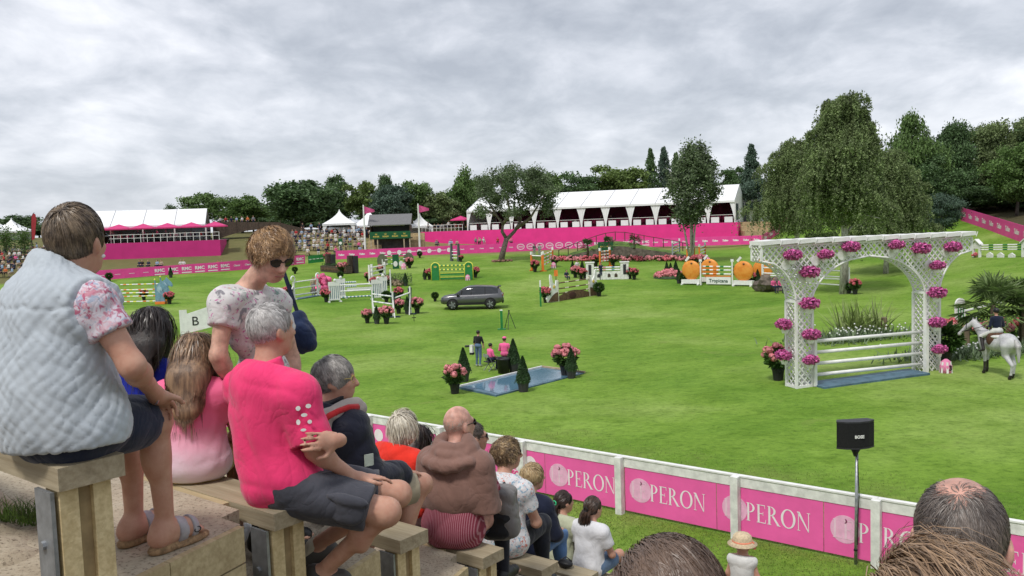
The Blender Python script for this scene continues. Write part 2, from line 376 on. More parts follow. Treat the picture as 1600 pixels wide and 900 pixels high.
def simple_person(pose='sit', s=1.0, bare=True, hat=False, legs='long'):
    """small far figure: skin 0, top 1, bottom 2, hair 3, shoes 4"""
    P = []
    z = 0.0 if pose == 'sit' else 0.86
    P += [ell((0, 0, z+.11), (.17, .13, .12), m=2), ell((0, .02, z+.27), (.15, .11, .15), m=1), ell((0, .03, z+.40), (.165, .115, .15), m=1), cap((-.15, .03, z+.47), (.15, .03, z+.47), .07, m=1)]
    P += [cap((0, .035, z+.5), (0, .05, z+.6), .05, m=0), ell((0, .065, z+.685), (.073, .09, .105), m=0, k=.01), ell((0, .045, z+.72), (.083, .095, .09), m=3, k=.01)]
    for d in (-1, 1):
        el = (d*.235, .06, z+.25); wr = (d*.12, .27, z+.18) if pose == 'sit' else (d*.22, .12, z+.02)
        P += [cap((d*.175, .03, z+.46), el, .055, .045, m=1), cap(el, wr, .042, .032, m=0 if bare else 1), ell(wr, (.035, .05, .035), m=0)]
        kn = (d*.11, .44, .10) if pose == 'sit' else (d*.09, .03, .47); an = (d*.11, .40, -.36) if pose == 'sit' else (d*.09, -.02, .09)
        hp = (d*.09, .02, z+.09)
        P += [cap(hp, kn, .085, .065, m=2), cap(kn, an, .058, .042, m=2 if legs == 'long' else 0), cap(an, (an[0], an[1]+.14, an[2]-.05), .045, .035, m=4)]
    if hat: P += [ell((0, .06, z+.76), (.09, .10, .06), m=1, k=.005), ell((0, .12, z+.735), (.08, .12, .012), m=1, k=.005)]
    if s != 1.0:
        Q = []
        for p in P:
            if p[0] == 'c': Q.append(('c', p[1]*s, p[2]*s, p[3]*s, p[4]*s, p[5], p[6], p[7]))
            else: Q.append(('e', p[1]*s, p[2]*s, p[3], p[4], p[5], p[6]))
        P = Q
    return P
SKIN = mat('skin', (0.53, 0.305, 0.22), 0.52, 0.10, 22, bump=0.22, bscale=70, spec=0.3, sss=0.12, bdist=0.004, col2=(.46, .235, .165), detail=6.0)
def cloth(name, col, var=0.1, bump=0.35, bscale=22, rough=0.85, **k):
    if name in MATS: return MATS[name]
    m = mat(name, col, rough, var, 6, bump=bump, bscale=bscale*3, bdist=0.003, spec=0.15, sheen=0.15, **k); t, b, N = nodes_of(m); L = t.links.new; co = N('ShaderNodeTexCoord').outputs['Object']
    last = b.inputs['Normal'].links[0].from_socket          # weave bump, then sharp creases of two sizes
    for sc, st, dist, stren in ((3.6, (1, 1, .8), .022, .24), (9, (1, 1, .8), .008, .2)):
        nz = nse(N, L, co, sc, 2.5, .5, st=st, di=1.3); a = N('ShaderNodeMath', operation='SUBTRACT'); L(nz, a.inputs[0]); a.inputs[1].default_value = .5; a2 = N('ShaderNodeMath', operation='ABSOLUTE'); L(a.outputs[0], a2.inputs[0]); a3 = N('ShaderNodeMath', operation='MULTIPLY'); L(a2.outputs[0], a3.inputs[0]); a3.inputs[1].default_value = 5.0; a4 = N('ShaderNodeMath', operation='POWER', use_clamp=True); L(a3.outputs[0], a4.inputs[0]); a4.inputs[1].default_value = .6
        bp = N('ShaderNodeBump', Strength=stren, Distance=dist); L(a4.outputs[0], bp.inputs['Height']); L(last, bp.inputs['Normal']); last = bp.outputs[0]
    L(last, b.inputs['Normal']); return m
HAIRS = [mat('hair_brown', (0.05, 0.032, 0.022), 0.5, .2, 20), mat('hair_grey', (0.22, 0.21, 0.20), 0.5, .2, 20), mat('hair_fair', (0.25, 0.16, 0.08), 0.5, .2, 20), mat('hair_dark', (0.018, 0.013, 0.011), 0.5, .2, 20)]
CROWDC = {'white': (.62, .62, .60), 'navy': (.02, .028, .06), 'pale blue': (.28, .38, .52), 'red': (.42, .035, .04), 'grey': (.22, .22, .23), 'black': (.016, .016, .018), 'pink': (.68, .12, .28), 'beige': (.42, .34, .25), 'orange': (.6, .16, .05), 'green': (.07, .16, .07)}
CM = {k: cloth('cloth_'+k.replace(' ', '_'), v) for k, v in CROWDC.items()}
# ------------------------------------------------------------------ text
_TX = {}
def text_mesh(s, size, m, bold=0.0, shear=0.0):
    key = (s, size, m.name, bold, shear)
    if key in _TX: return _TX[key]
    cu = bpy.data.curves.new('lettering', 'FONT'); cu.body = s; cu.size = size; cu.align_x = 'CENTER'; cu.align_y = 'CENTER'; cu.offset = bold; cu.shear = shear; cu.resolution_u = 3; cu.extrude = 0.002
    o = bpy.data.objects.new('t', cu); COL.objects.link(o); bpy.context.view_layer.update()
    me = bpy.data.meshes.new_from_object(o.evaluated_get(bpy.context.evaluated_depsgraph_get())); bpy.data.objects.remove(o)
    co = np.zeros(len(me.vertices)*3, np.float32); me.vertices.foreach_get('co', co); co = co.reshape(-1, 3); co = np.stack([co[:, 0], -co[:, 2], co[:, 1]], 1)
    me.vertices.foreach_set('co', co.ravel()); me.materials.clear(); me.materials.append(m); me.update(); _TX[key] = me; return me
# ------------------------------------------------------------------ ground
gm = bpy.data.materials.new('lawn'); gm.use_nodes = True
t, b, N = nodes_of(gm); L = t.links.new
co = N('ShaderNodeTexCoord').outputs['Object']
big = cramp(N, L, nse(N, L, co, .10, 5, .55, di=.4), [(.34, (.094, .195, .020)), (.5, (.142, .248, .033)), (.66, (.202, .295, .066))])
mid = cramp(N, L, nse(N, L, co, .45, 6, .6, st=(.8, 1, 1), di=.5), [(.28, (.80, .83, .72)), (.48, (1, 1, 1)), (.70, (1.18, 1.13, 1.3))])
fin = cramp(N, L, nse(N, L, co, 6.5, 8, .8, st=(.7, 1.0, 1)), [(.30, (.40, .45, .36)), (.46, (1, 1, 1)), (.70, (1.38, 1.3, 1.3))])
med = cramp(N, L, nse(N, L, co, 1.6, 7, .72, st=(.8, 1.1, 1), di=.6), [(.33, (.74, .78, .66)), (.47, (1, 1, 1)), (.66, (1.16, 1.12, 1.2))])
cg = mixc(N, L, 1.0, mixc(N, L, 1.0, mixc(N, L, 1.0, big, mid, 'MULTIPLY'), med, 'MULTIPLY'), fin, 'MULTIPLY')
# worn strip along the near fence
sx = N('ShaderNodeSeparateXYZ'); L(co, sx.inputs[0])
fd = N('ShaderNodeMath', operation='MULTIPLY_ADD'); L(sx.outputs[0], fd.inputs[0]); fd.inputs[1].default_value = .62; fd.inputs[2].default_value = -17.4
fd2 = N('ShaderNodeMath', operation='MULTIPLY_ADD'); L(sx.outputs[1], fd2.inputs[0]); fd2.inputs[1].default_value = .785; L(fd.outputs[0], fd2.inputs[2])
fab = N('ShaderNodeMath', operation='ABSOLUTE'); L(fd2.outputs[0], fab.inputs[0])
wear = N('ShaderNodeMapRange'); L(fab.outputs[0], wear.inputs[0]); wear.inputs[1].default_value = 0; wear.inputs[2].default_value = 3.4; wear.inputs[3].default_value = 1; wear.inputs[4].default_value = 0
wv = N('ShaderNodeMath', operation='MULTIPLY'); L(wear.outputs[0], wv.inputs[0]); L(cramp(N, L, nse(N, L, co, .9, 5, .7), [(.42, (0, 0, 0)), (.66, (1, 1, 1))]), wv.inputs[1])
cg = mixc(N, L, wv.outputs[0], cg, (.20, .19, .075))
# dry bank behind the far hoardings
dm = N('ShaderNodeMapRange'); L(sx.outputs[1], dm.inputs[0]); dm.inputs[1].default_value = 112; dm.inputs[2].default_value = 119
xm = N('ShaderNodeMapRange'); L(sx.outputs[0], xm.inputs[0]); xm.inputs[1].default_value = 38; xm.inputs[2].default_value = 33
dx_ = N('ShaderNodeMath', operation='MULTIPLY'); L(dm.outputs[0], dx_.inputs[0]); L(xm.outputs[0], dx_.inputs[1])
cg = mixc(N, L, dx_.outputs[0], cg, mixc(N, L, nse(N, L, co, .5, 5), (.11, .13, .04), (.30, .24, .12)))
dl1 = N('ShaderNodeMath', operation='MULTIPLY_ADD'); L(sx.outputs[0], dl1.inputs[0]); dl1.inputs[1].default_value = 1.12; dl1.inputs[2].default_value = 143.0
dl2 = N('ShaderNodeMath', operation='MAXIMUM'); L(dl1.outputs[0], dl2.inputs[0]); dl2.inputs[1].default_value = 95.5
dl3 = N('ShaderNodeMath', operation='SUBTRACT'); L(sx.outputs[1], dl3.inputs[0]); L(dl2.outputs[0], dl3.inputs[1])
dl4 = N('ShaderNodeMapRange'); L(dl3.outputs[0], dl4.inputs[0]); dl4.inputs[1].default_value = 0; dl4.inputs[2].default_value = 1.5
dl5 = N('ShaderNodeMapRange'); L(sx.outputs[0], dl5.inputs[0]); dl5.inputs[1].default_value = -26; dl5.inputs[2].default_value = -30
dl6 = N('ShaderNodeMath', operation='MULTIPLY'); L(dl4.outputs[0], dl6.inputs[0]); L(dl5.outputs[0], dl6.inputs[1])
cg = mixc(N, L, dl6.outputs[0], cg, mixc(N, L, nse(N, L, co, .6, 5), (.10, .115, .04), (.19, .16, .075)))
wp = cramp(N, L, nse(N, L, co, .33, 7, .62, di=.8), [(.60, (0, 0, 0)), (.72, (.45, .45, .45))])
cg = mixc(N, L, wp, cg, (.215, .225, .075))
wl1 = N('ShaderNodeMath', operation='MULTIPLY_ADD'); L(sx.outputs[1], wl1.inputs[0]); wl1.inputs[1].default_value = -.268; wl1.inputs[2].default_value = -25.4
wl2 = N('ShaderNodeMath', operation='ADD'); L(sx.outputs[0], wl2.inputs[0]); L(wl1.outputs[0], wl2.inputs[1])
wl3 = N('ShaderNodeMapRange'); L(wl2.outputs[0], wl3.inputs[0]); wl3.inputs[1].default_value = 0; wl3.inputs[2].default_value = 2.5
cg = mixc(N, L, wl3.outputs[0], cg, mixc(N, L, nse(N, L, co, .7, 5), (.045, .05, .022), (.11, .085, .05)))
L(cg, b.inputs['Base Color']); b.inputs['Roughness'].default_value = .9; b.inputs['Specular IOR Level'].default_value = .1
bp = N('ShaderNodeBump', Strength=.7, Distance=.05); L(nse(N, L, co, 9, 6, .75), bp.inputs['Height']); L(bp.outputs[0], b.inputs['Normal'])
xs = np.r_[-3000, -1200, -500, -250, -150, np.arange(-112, 104, 2.0), 150, 250, 500, 1200, 3000]
ys = np.r_[-600, -200, -60, -10, np.arange(8, 204, 2.0), 260, 400, 800, 1800, 4000]
X, Y = np.meshgrid(xs, ys, indexing='ij'); Z = tz(X, Y)
V = np.stack([X, Y, Z], -1).reshape(-1, 3); nx, ny = X.shape
I = np.arange(nx*ny).reshape(nx, ny); Fq = np.stack([I[:-1, :-1], I[1:, :-1], I[1:, 1:], I[:-1, 1:]], -1).reshape(-1, 4)
tag(link('ground', npmesh('ground', V, Fq, gm, smooth=True)), 'mown green lawn of the show jumping arena', None, None, 'structure')
# ------------------------------------------------------------------ far hoardings
def hoarding(pts, h, label, words, group=None, m=PINK, step=None, name='advertising_hoarding'):
    """pts = ground points; one panel per word"""
    P = [Vector(p) for p in pts]; seg = [(P[i+1]-P[i]).length for i in range(len(P)-1)]; T = sum(seg); n = len(words)
    def at(d):
        for i, L_ in enumerate(seg):
            if d <= L_ or i == len(seg)-1: return P[i].lerp(P[i+1], min(d/L_, 1))
            d -= L_
    root = empty(name, P[0], 0, label, 'hoarding', group)
    for i, wd in enumerate(words):
        a, b_ = at(T*i/n)-P[0], at(T*(i+1)/n)-P[0]; dv = b_-a; rz = math.atan2(dv.y, dv.x); ln = math.hypot(dv.x, dv.y); sl = dv.z/ln
        mb = MB(); e_ = .004
        mb.add([(e_, 0, -.05), (ln-e_, 0, sl*ln-.05), (ln-e_, 0, sl*ln+h), (e_, 0, h), (e_, .04, -.05), (ln-e_, .04, sl*ln-.05), (ln-e_, .04, sl*ln+h), (e_, .04, h)], [(0, 1, 2, 3), (5, 4, 7, 6), (3, 2, 6, 7), (1, 0, 4, 5), (0, 3, 7, 4), (2, 1, 5, 6)])
        pn = mb.build('panel', m, root, loc=a, rot=(0, 0, rz))
        if wd:
            kind, s_ = wd[0], wd[1:]
            mb = MB()
            if kind == 'o':                                                    # oval badge ring
                for k in range(24):
                    a0, a1 = 2*PI*k/24, 2*PI*(k+1)/24; rx, rz_ = min(ln*.4, .95), h*.36
                    mb.add([(rx*math.cos(a0), 0, rz_*math.sin(a0)), (rx*math.cos(a1), 0, rz_*math.sin(a1)), (rx*.86*math.cos(a1), 0, rz_*.78*math.sin(a1)), (rx*.86*math.cos(a0), 0, rz_*.78*math.sin(a0))], [(3, 2, 1, 0)])
                mb.build('badge_ring', PRINT, pn, loc=(ln/2, -.006, h*.5+sl*ln/2), rot=(0, -math.atan(sl), 0))
            if kind == 'd':                                                    # disc logo
                mb.add([(.3*math.cos(2*PI*k/16), 0, .3*math.sin(2*PI*k/16)) for k in range(16)], [list(range(16))[::-1]])
                mb.build('disc_logo', PRINT, pn, loc=(ln*.17, -.006, h*.5+sl*ln*.17), rot=(0, -math.atan(sl), 0))
            sz = {'b': h*.62, 'o': h*.26, 'd': h*.34, 'i': h*.44, 'p': h*.3, 't': h*.58}[kind]
            wl_ = max(len(s_), 1)*sz*.62; sz *= min(1, ln*(.55 if kind == 'd' else .90 if kind in 'ti' else .66)/wl_)
            link('lettering', text_mesh(s_, round(sz, 2), PRINT, .02 if kind in 'bt' else .008, .3 if kind in 'it' else 0), pn, (ln*(.6 if kind == 'd' else .5), -.006, h*(.56 if kind == 'b' else .5)+sl*ln/2), (0, -math.atan(sl), 0))
            if kind == 'b': MB().box((0, 0, 0), (ln*.74, .004, h*.1)).build('underline', PRINT, pn, loc=(ln/2, -.006, h*.19+sl*ln/2), rot=(0, -math.atan(sl), 0))
    return root
A = [G(150, 439), G(350, 424), G(477, 412)]
hoarding([A[0]]+A[1:], 1.15, 'long low pink hoarding along the lawn below the magenta terrace wall', ['p~~~']*4+['bRMC']*6+['iClassic']*5+['bRMC']*2)
hoarding([G(477, 412)+Vector((.4, 0, 0)), G(506, 409)], 1.0, 'short green hoarding between two stretches of pink hoarding', ['pROLEX']*4, m=BGREEN)
Bp = [G(525, 405.5), G(700, 397), G(860, 390), G(1000, 385.5), G(1190, 381)]
words = ['tTalian']*5+['dDINARD']*7+['pClassic']*6+['oLAND']*7+['bRMC']*7+['iClassic']*5+['tTalian']*6
hoarding(Bp, 1.15, 'very long pink hoarding across the back of the lawn under the white marquee', words)
hoarding([G(1190, 381)+Vector((.1, 0, 0)), gz(38.5, 121), gz(41.5, 126)], 1.15, 'pink hoarding climbing the grassy slope beside the sandy steps', ['tTalian']*6)
hoarding([gz(51.5, 97.5), gz(48, 84.5), gz(45.2, 74)], 1.5, 'pink hoarding running down the bank under the dark trees', ['tTalian']*9)
# ------------------------------------------------------------------ marquees
def frame(p, q): d = Vector(q)-Vector(p); return math.atan2(d.y, d.x), math.hypot(d.x, d.y)
INT = mat('marquee_interior', (0.22, 0.025, 0.085), 0.8, .2, .5)
SEATR = mat('red_chair', (0.50, 0.03, 0.12), 0.7, .2, 3)
GLASS = mat('dark_glass', (0.10, 0.12, 0.14), 0.15, .1, 2)
FLOOR = mat('deck_floor', (0.22, 0.2, 0.19), 0.8, .2, 3)
SEAM = mat('canvas_seam', (.35, .36, .38), .7, .1, 3)
ZS = 5.58
# right stage and marquee
C0 = Vector((-14.6, 139.5, ZS)); C1 = Vector((32.4, 121.4, ZS)); rz, LEN = frame(C0, C1)
st = empty('stage', C0, rz, 'long pink stage wall carrying the white marquee with swagged corners', 'stage')
mb = MB(); npan = 5
for i in range(npan):
    x0, x1 = LEN*i/npan, LEN*(i+1)/npan; zb = -2.75
    MB().box(((x0+x1)/2, .03, zb/2), (x1-x0-.006, .06, -zb)).build('wall_panel', PINKD, st)
MB().box((LEN-.03, 6.06, -1.4), (.06, 11.9, 2.7)).build('side_wall', PINKD, st)
MB().box((LEN/2, 6.1, -.06), (LEN-.1, 12, .12)).build('deck', FLOOR, st)
x0 = 8.2; nb = 11; bay = (LEN-.4-x0)/nb; D0, D1, EH, RH = .5, 13.0, 3.25, 5.6
mq = empty('marquee', st.matrix_basis @ Vector((x0, 0, 0)), rz, 'long open fronted white marquee with swagged corner drapes on the pink stage', 'marquee')
W_ = nb*bay; ym = (D0+D1)/2
for i in range(nb):
    a, b_ = i*bay+.012, (i+1)*bay-.012
    for sgn in (0, 1):
        y0, y1 = (D0-.25, ym) if sgn == 0 else (ym, D1+.25)
        z0, z1 = (EH-.1, RH) if sgn == 0 else (RH, EH-.1)
        r = MB().add([(a, y0, z0), (b_, y0, z0), (b_, y1, z1), (a, y1, z1), (a, y0, z0-.06), (b_, y0, z0-.06), (b_, y1, z1-.06), (a, y1, z1-.06)], [(0, 1, 2, 3), (7, 6, 5, 4), (0, 4, 5, 1), (3, 2, 6, 7), (0, 3, 7, 4), (1, 5, 6, 2)])
        r.build('roof_panel', CANVAS, mq)
    MB().box(((a+b_)/2, D0-.27, EH-.24), (b_-a, .04, .3)).build('valance', CANVAS, mq)
    MB().box(((a+b_)/2, D0+.1, .55), (bay*.30, .05, .8)).build('counter_panel', CANVAS, mq, loc=(-bay*.25, 0, -.12))
    MB().box(((a+b_)/2, D0+.1, .55), (bay*.30, .05, .8)).build('counter_panel', CANVAS, mq, loc=(bay*.25, 0, -.12))
    MB().bar((a, D0, 1.12), (b_, D0, 1.12), .06, .06).build('rail', WHITE, mq)
    MB().bar((a+.3, D1-1.0, .4), (b_-.3, D1-1.0, EH-.3), .05, .05).bar((a+.3, D1-1.05, EH-.3), (b_-.3, D1-1.05, .4), .05, .05).build('cross_brace', DARK, mq)
for i in range(nb+1):
    x = i*bay
    MB().box((x, D0, EH/2), (.16, .16, EH)).build('post', WHITE, mq)
    MB().bar((x, D0-.27, EH-.06), (x, ym, RH+.03), .05, .05).build('roof_seam', SEAM, mq)
    d = MB()
    for sgn in (-1, 1):
        if (i == 0 and sgn < 0) or (i == nb and sgn > 0): continue
        n_ = 8
        for k in range(n_):
            t0, t1 = k/n_, (k+1)/n_; w0, w1 = .72*(1-t0)**1.7+.13, .72*(1-t1)**1.7+.13
            for q in range(3):
                u0, u1 = q/3, (q+1)/3; yy0, yy1 = D0-.12-.05*(q % 2), D0-.12-.05*((q+1) % 2)
                d.add([(x+sgn*w0*u0, yy0, EH-.1-t0*(EH-.1)), (x+sgn*w0*u1, yy1, EH-.1-t0*(EH-.1)), (x+sgn*w1*u1, yy1, EH-.1-t1*(EH-.1)), (x+sgn*w1*u0, yy0, EH-.1-t1*(EH-.1))], [(0, 1, 2, 3)])
    d.build('drape', CANVAS, mq)
MB().box((W_/2, D1, EH/2), (W_, .06, EH)).build('back_wall', INT, mq)
for xx in (0, W_): MB().prism([(D0, 0), (D1, 0), (D1, EH), (ym, RH-.1), (D0, EH)], xx-.02, xx+.02, M=lambda p: (p[1], p[0], p[2])).build('gable_wall', CANVAS if xx == 0 else CANVAS, mq)
for i in range(2): MB().box((W_+.03, D0+1.2+i*1.9, 1.5), (.03, 1.7, 2.4)).build('gable_window', GLASS, mq)
for r in range(2):
    for i in range(nb*5):
        ch = MB().box((0, 0, .45), (.42, .4, .06)).box((0, .2, .75), (.42, .05, .55)) if (i == 0 and r == 0) else None
        if ch is not None:
            for dx in (-.17, .17):
                for dy in (-.16, .16): ch.box((dx, dy, .21), (.04, .04, .42))
            chm = ch.mesh('chair', SEATR)
        o = link('chair', chm); o.matrix_world = Matrix.Translation(mq.matrix_basis @ Vector((.4+i*(W_-.8)/(nb*5-1), 3.2+r*2.2, 0))) @ Matrix.Rotation(rz+PI*(r % 2)+random.uniform(-.3, .3), 4, 'Z')
        tag(o, 'dark red dining chair inside the long white marquee', 'chair', 'dark red chairs inside the long marquee')
# left terrace of the same stage
rt = empty('railing', st.matrix_basis @ Vector((0, .3, 0)), rz, 'white post railing on the pink stage beside the green judges tower', 'railing')
for i in range(12): MB().box((.1+i*.66, 0, .5), (.05, .05, 1)).build('post', WHITE, rt)
MB().box((3.75, 0, 1.02), (7.4, .06, .06)).build('rail', WHITE, rt); MB().box((3.75, 0, .5), (7.4, .04, .04)).build('rail', WHITE, rt)
def parasol(loc, rz, label, group, w=2.6, h=2.35, m=None):
    r = empty('parasol', loc, rz, label, 'parasol', group); m = m or mat('parasol_pink', (.72, .06, .24), .6, .05, 2, trans=.25)
    MB().tube([(0, 0, 0), (0, 0, h)], .03, 6).build('pole', DARK, r)
    MB().box((0, 0, .03), (.5, .5, .06)).build('base', DARK, r)
    c_ = MB(); k = w/2; P = [(-k, -k, h-.55), (k, -k, h-.55), (k, k, h-.55), (-k, k, h-.55)]
    c_.add(P+[(0, 0, h+.05)]+[(x, y, z-.16) for x, y, z in P], [(0, 1, 4), (1, 2, 4), (2, 3, 4), (3, 0, 4), (0, 5, 6, 1), (1, 6, 7, 2), (2, 7, 8, 3), (3, 8, 5, 0)])
    c_.build('canopy', m, r); return r
parasol(st.matrix_basis @ Vector((6.4, 1.9, 0)), rz, 'pink square parasol on the stage terrace by the marquee end', None)
# left stage and marquee
ZL = 5.58; D0_ = Vector((-57.0, 111.05, ZL)); D1_ = Vector((-39.1, 115, ZL)); rzl, LL = frame(D0_, D1_)
sl_ = empty('stage', D0_, rzl, 'magenta terrace wall under the white marquee with pink parasols', 'stage')
for i in range(3): MB().box((LL*(i+.5)/3, .03, -1.3), (LL/3-.006, .06, 2.6)).build('wall_panel', MAG, sl_)
MB().box((LL-.03, 4.0, -1.3), (.06, 7.8, 2.6)).build('side_wall', MAG, sl_)
MB().box((LL/2, 7.1, -.06), (LL-.1, 14, .12)).build('deck', FLOOR, sl_)
rl = empty('railing', sl_.matrix_basis @ Vector((0, .2, 0)), rzl, 'white railing along the edge of the magenta terrace', 'railing')
nn_ = 22
for i in range(nn_+1): MB().box((.1+i*(LL-.2)/nn_, 0, .52), (.06, .06, 1.04)).build('post', WHITE, rl)
for z in (1.07, .6): MB().box((LL/2, 0, z), (LL-.1, .07, .06)).build('rail', WHITE, rl)
M0 = aty(68, 354, 113); M1 = aty(321, 349.5, 118.5); rzm, ML = frame(M0, M1)
ml = empty('marquee', (M0[0], M0[1], ZL), rzm, 'white marquee with plain roof behind the pink parasols', 'marquee')
EHL, RHL, HD = 2.35, 4.5, 5.2; nbl = 5
for i in range(nbl):
    a, b_ = i*ML/nbl+.012, (i+1)*ML/nbl-.012
    for (y0, z0, y1, z1) in ((-.2, EHL-.08, HD, RHL), (HD, RHL, 2*HD+.2, EHL-.08)):
        MB().add([(a, y0, z0), (b_, y0, z0), (b_, y1, z1), (a, y1, z1), (a, y0, z0-.06), (b_, y0, z0-.06), (b_, y1, z1-.06), (a, y1, z1-.06)], [(0, 1, 2, 3), (7, 6, 5, 4), (0, 4, 5, 1), (3, 2, 6, 7), (0, 3, 7, 4), (1, 5, 6, 2)]).build('roof_panel', CANVAS, ml)
    MB().box(((a+b_)/2, -.22, EHL-.2), (b_-a, .04, .22)).build('valance', CANVAS, ml)
for i in range(nbl+1):
    MB().box((i*ML/nbl, 0, EHL/2), (.18, .18, EHL)).build('post', WHITE, ml); MB().bar((i*ML/nbl, -.22, EHL-.05), (i*ML/nbl, HD, RHL+.03), .05, .05).build('roof_seam', SEAM, ml)
MB().box((ML/2, 2*HD, EHL/2), (ML, .06, EHL)).build('back_wall', mat('clear_wall', (.30, .33, .36), .3, .2, .6), ml)
MB().prism([(0, -2.2), (2*HD, -2.2), (2*HD, EHL), (HD, RHL-.1), (0, EHL)], -.02, .02, M=lambda p: (p[1], p[0], p[2])).build('gable_wall', CANVAS, ml)
for i in range(7):
    parasol(sl_.matrix_basis @ Vector((LL-.7-i*3.05, 1.75, 0)), rzl, 'pink square parasol in the row on the magenta terrace', 'pink parasols on the magenta terrace', 3.0, 2.45)
# red feather flag by the left marquee
ff = empty('feather_flag', aty(50, 388, 108), -.2, 'dark red feather flag in front of the white marquee gable', 'flag')
MB().tube([(0, 0, 0), (.05, 0, 2.0), (.25, 0, 4.0), (.7, 0, 4.5)], .03, 6).build('pole', DARK, ff)
MB().prism([(.08, 1.0), (.5, 1.2), (.95, 3.6), (.85, 4.3), (.5, 4.4), (.22, 3.9)], -.01, .01).build('banner', mat('flag_red', (.30, .02, .03), .7), ff)
# ------------------------------------------------------------------ pagoda tents
def pagoda(px, base, top, d, w, label, wall=None):
    p = aty(px, base, d); zt = aty(px, top, d)[2]; zg = float(tz(p[0], p[1])); r = empty('pagoda_tent', (p[0], p[1], zg), .12, label, 'tent', 'pagoda tents')
    H = zt-zg; e_ = H*.42; c_ = MB(); n = 7; prof = []
    for i in range(n+1):
        t_ = i/n; rr = (w/2+.15)*(1-t_)**1.7+.03; prof.append((rr, e_+(H-e_)*t_))
    for i in range(n):
        (r0, z0), (r1, z1) = prof[i], prof[i+1]
        for k in range(4):
            a0, a1 = PI/4+k*PI/2, PI/4+(k+1)*PI/2; s2 = math.sqrt(2)
            c_.add([(r0*s2*math.cos(a0), r0*s2*math.sin(a0), z0), (r0*s2*math.cos(a1), r0*s2*math.sin(a1), z0), (r1*s2*math.cos(a1), r1*s2*math.sin(a1), z1), (r1*s2*math.cos(a0), r1*s2*math.sin(a0), z1)], [(0, 1, 2, 3)])
    c_.build('roof', CANVAS, r, smooth=False)
    for (i, j) in ((-1, -1), (1, -1), (1, 1), (-1, 1)): MB().box((i*w/2, j*w/2, e_/2), (.12, .12, e_)).build('post', WHITE, r)
    v = MB()
    for k in range(4):
        a = k*PI/2; v.box((math.cos(a)*(w/2+.12), math.sin(a)*(w/2+.12), e_-.1), (.04, w+.2, .28), rz=a)
    v.build('valance', CANVAS, r)
    MB().box((0, w/2, e_/2), (w-.15, .04, e_)).build('back_wall', wall or CANVAS, r)
    for s_ in (-1, 1):
        MB().prism([(s_*(w/2-.05), 0), (s_*(w/2-.28), 0), (s_*(w/2-.2), e_*.4), (s_*(w/2-.75), e_), (s_*(w/2-.05), e_)][::s_], -w/2-.04, -w/2).build('drape', CANVAS, r)
    return r
pagoda(532, 369, 327, 131, 4.6, 'white pagoda tent with a silver car parked inside', DARK)
pagoda(578, 368, 326, 133, 4.6, 'white pagoda tent behind the pink flag next to the judges tower', mat('wood_wall', (.22, .09, .04), .7))
pagoda(657, 366, 333, 142.5, 3.9, 'small white pagoda tent right of the judges tower')
pagoda(20, 374, 341, 128, 4.2, 'white pagoda tent beside the left marquee gable')
pagoda(-6, 374, 342, 132, 4.2, 'white pagoda tent furthest along from the left marquee gable')
# white site cabin right of the long marquee
cb = empty('site_cabin', gz(38.0, 134), .1, 'low white cabin behind the pink stage end', 'cabin')
MB().box((0, 0, 1.5), (5.2, 3, 3.0)).build('wall', CANVAS, cb); MB().box((0, 0, 3.25), (5.6, 3.4, .5), taper=.85).build('roof', DWHITE, cb); MB().box((-1.6, -1.52, 1.0), (1.2, .05, 2.0)).build('door', GLASS, cb)
MB().box((1.2, -1.52, 1.6), (1.0, .05, 1.0)).build('window', GLASS, cb)
# sandy terraces at the end of the pink stage
SAND = mat('sandy_terrace', (.46, .36, .21), .9, .15, 3, bump=.3, bscale=8)
stp = empty('terrace_steps', gz(36.0, 120.6), .05, 'three sandy seating steps between the pink stage and the hoarding slope', 'steps')
for i in range(3): MB().box((0, 1.6+i*1.5, .35+i*.32), (5.2, 1.5, .9+i*.64)).build('step', SAND, stp)
# ------------------------------------------------------------------ judges tower
JT = aty(613, 397, 119.5); jr = .02
jt = empty('judges_tower', (JT[0], JT[1], float(tz(JT[0], JT[1]))), jr, 'small judges tower with grey tiled roof and green lettered board', 'tower')
w, d_ = 5.55, 3.2
for x in (-w/2+.1, -w/2+1.0, w/2-.9, w/2-.1): MB().box((x, -d_/2+.1, .95), (.16, .16, 1.9)).build('post', mat('pale_wood', (.42, .35, .24), .7, .15, 4), jt)
MB().box((0, .8, .95), (w-.4, .08, 1.9)).build('lower_wall', mat('grey_board', (.09, .085, .085), .8, .2, 3), jt)
MB().box((-.2, -.9, .55), (w-.5, .06, .08)).build('lower_rail', DWHITE, jt)
MB().box((0, 0, 1.98), (w, d_, .14)).build('floor', TIMBER, jt)
MB().box((0, -d_/2-.03, 2.45), (w+.05, .06, 1.0)).build('sign_board', DGREEN, jt)
for i in range(4):
    x = -w/2+.85+i*1.3
    link('lettering', text_mesh('ROLEX', .27, GOLD, .012), jt, (x, -d_/2-.07, 2.28))
    c_ = MB()
    for k in range(5): c_.add([(x-.13+k*.052, -d_/2-.07, 2.52), (x-.13+k*.052+.052, -d_/2-.07, 2.52), (x-.17+k*.085, -d_/2-.07, 2.80)], [(0, 1, 2)])
    c_.build('crown_logo', GOLD, jt)
MB().box((0, .4, 3.35), (w-.2, .08, 1.0)).build('upper_wall', BLACK, jt)
for x in (-w/2+.06, w/2-.06): MB().box((x, -d_/2+.06, 3.4), (.12, .12, 1.0)).build('post', TIMBER, jt)
for x in (-w/2+.06, w/2-.06): MB().box((x, 0, 3.3), (.08, d_-.3, .95)).build('side_wall', TIMBER, jt)
MB().box((-.1, -d_/2-.02, 3.82), (w-1.2, .04, .16)).build('name_strip', DWHITE, jt)
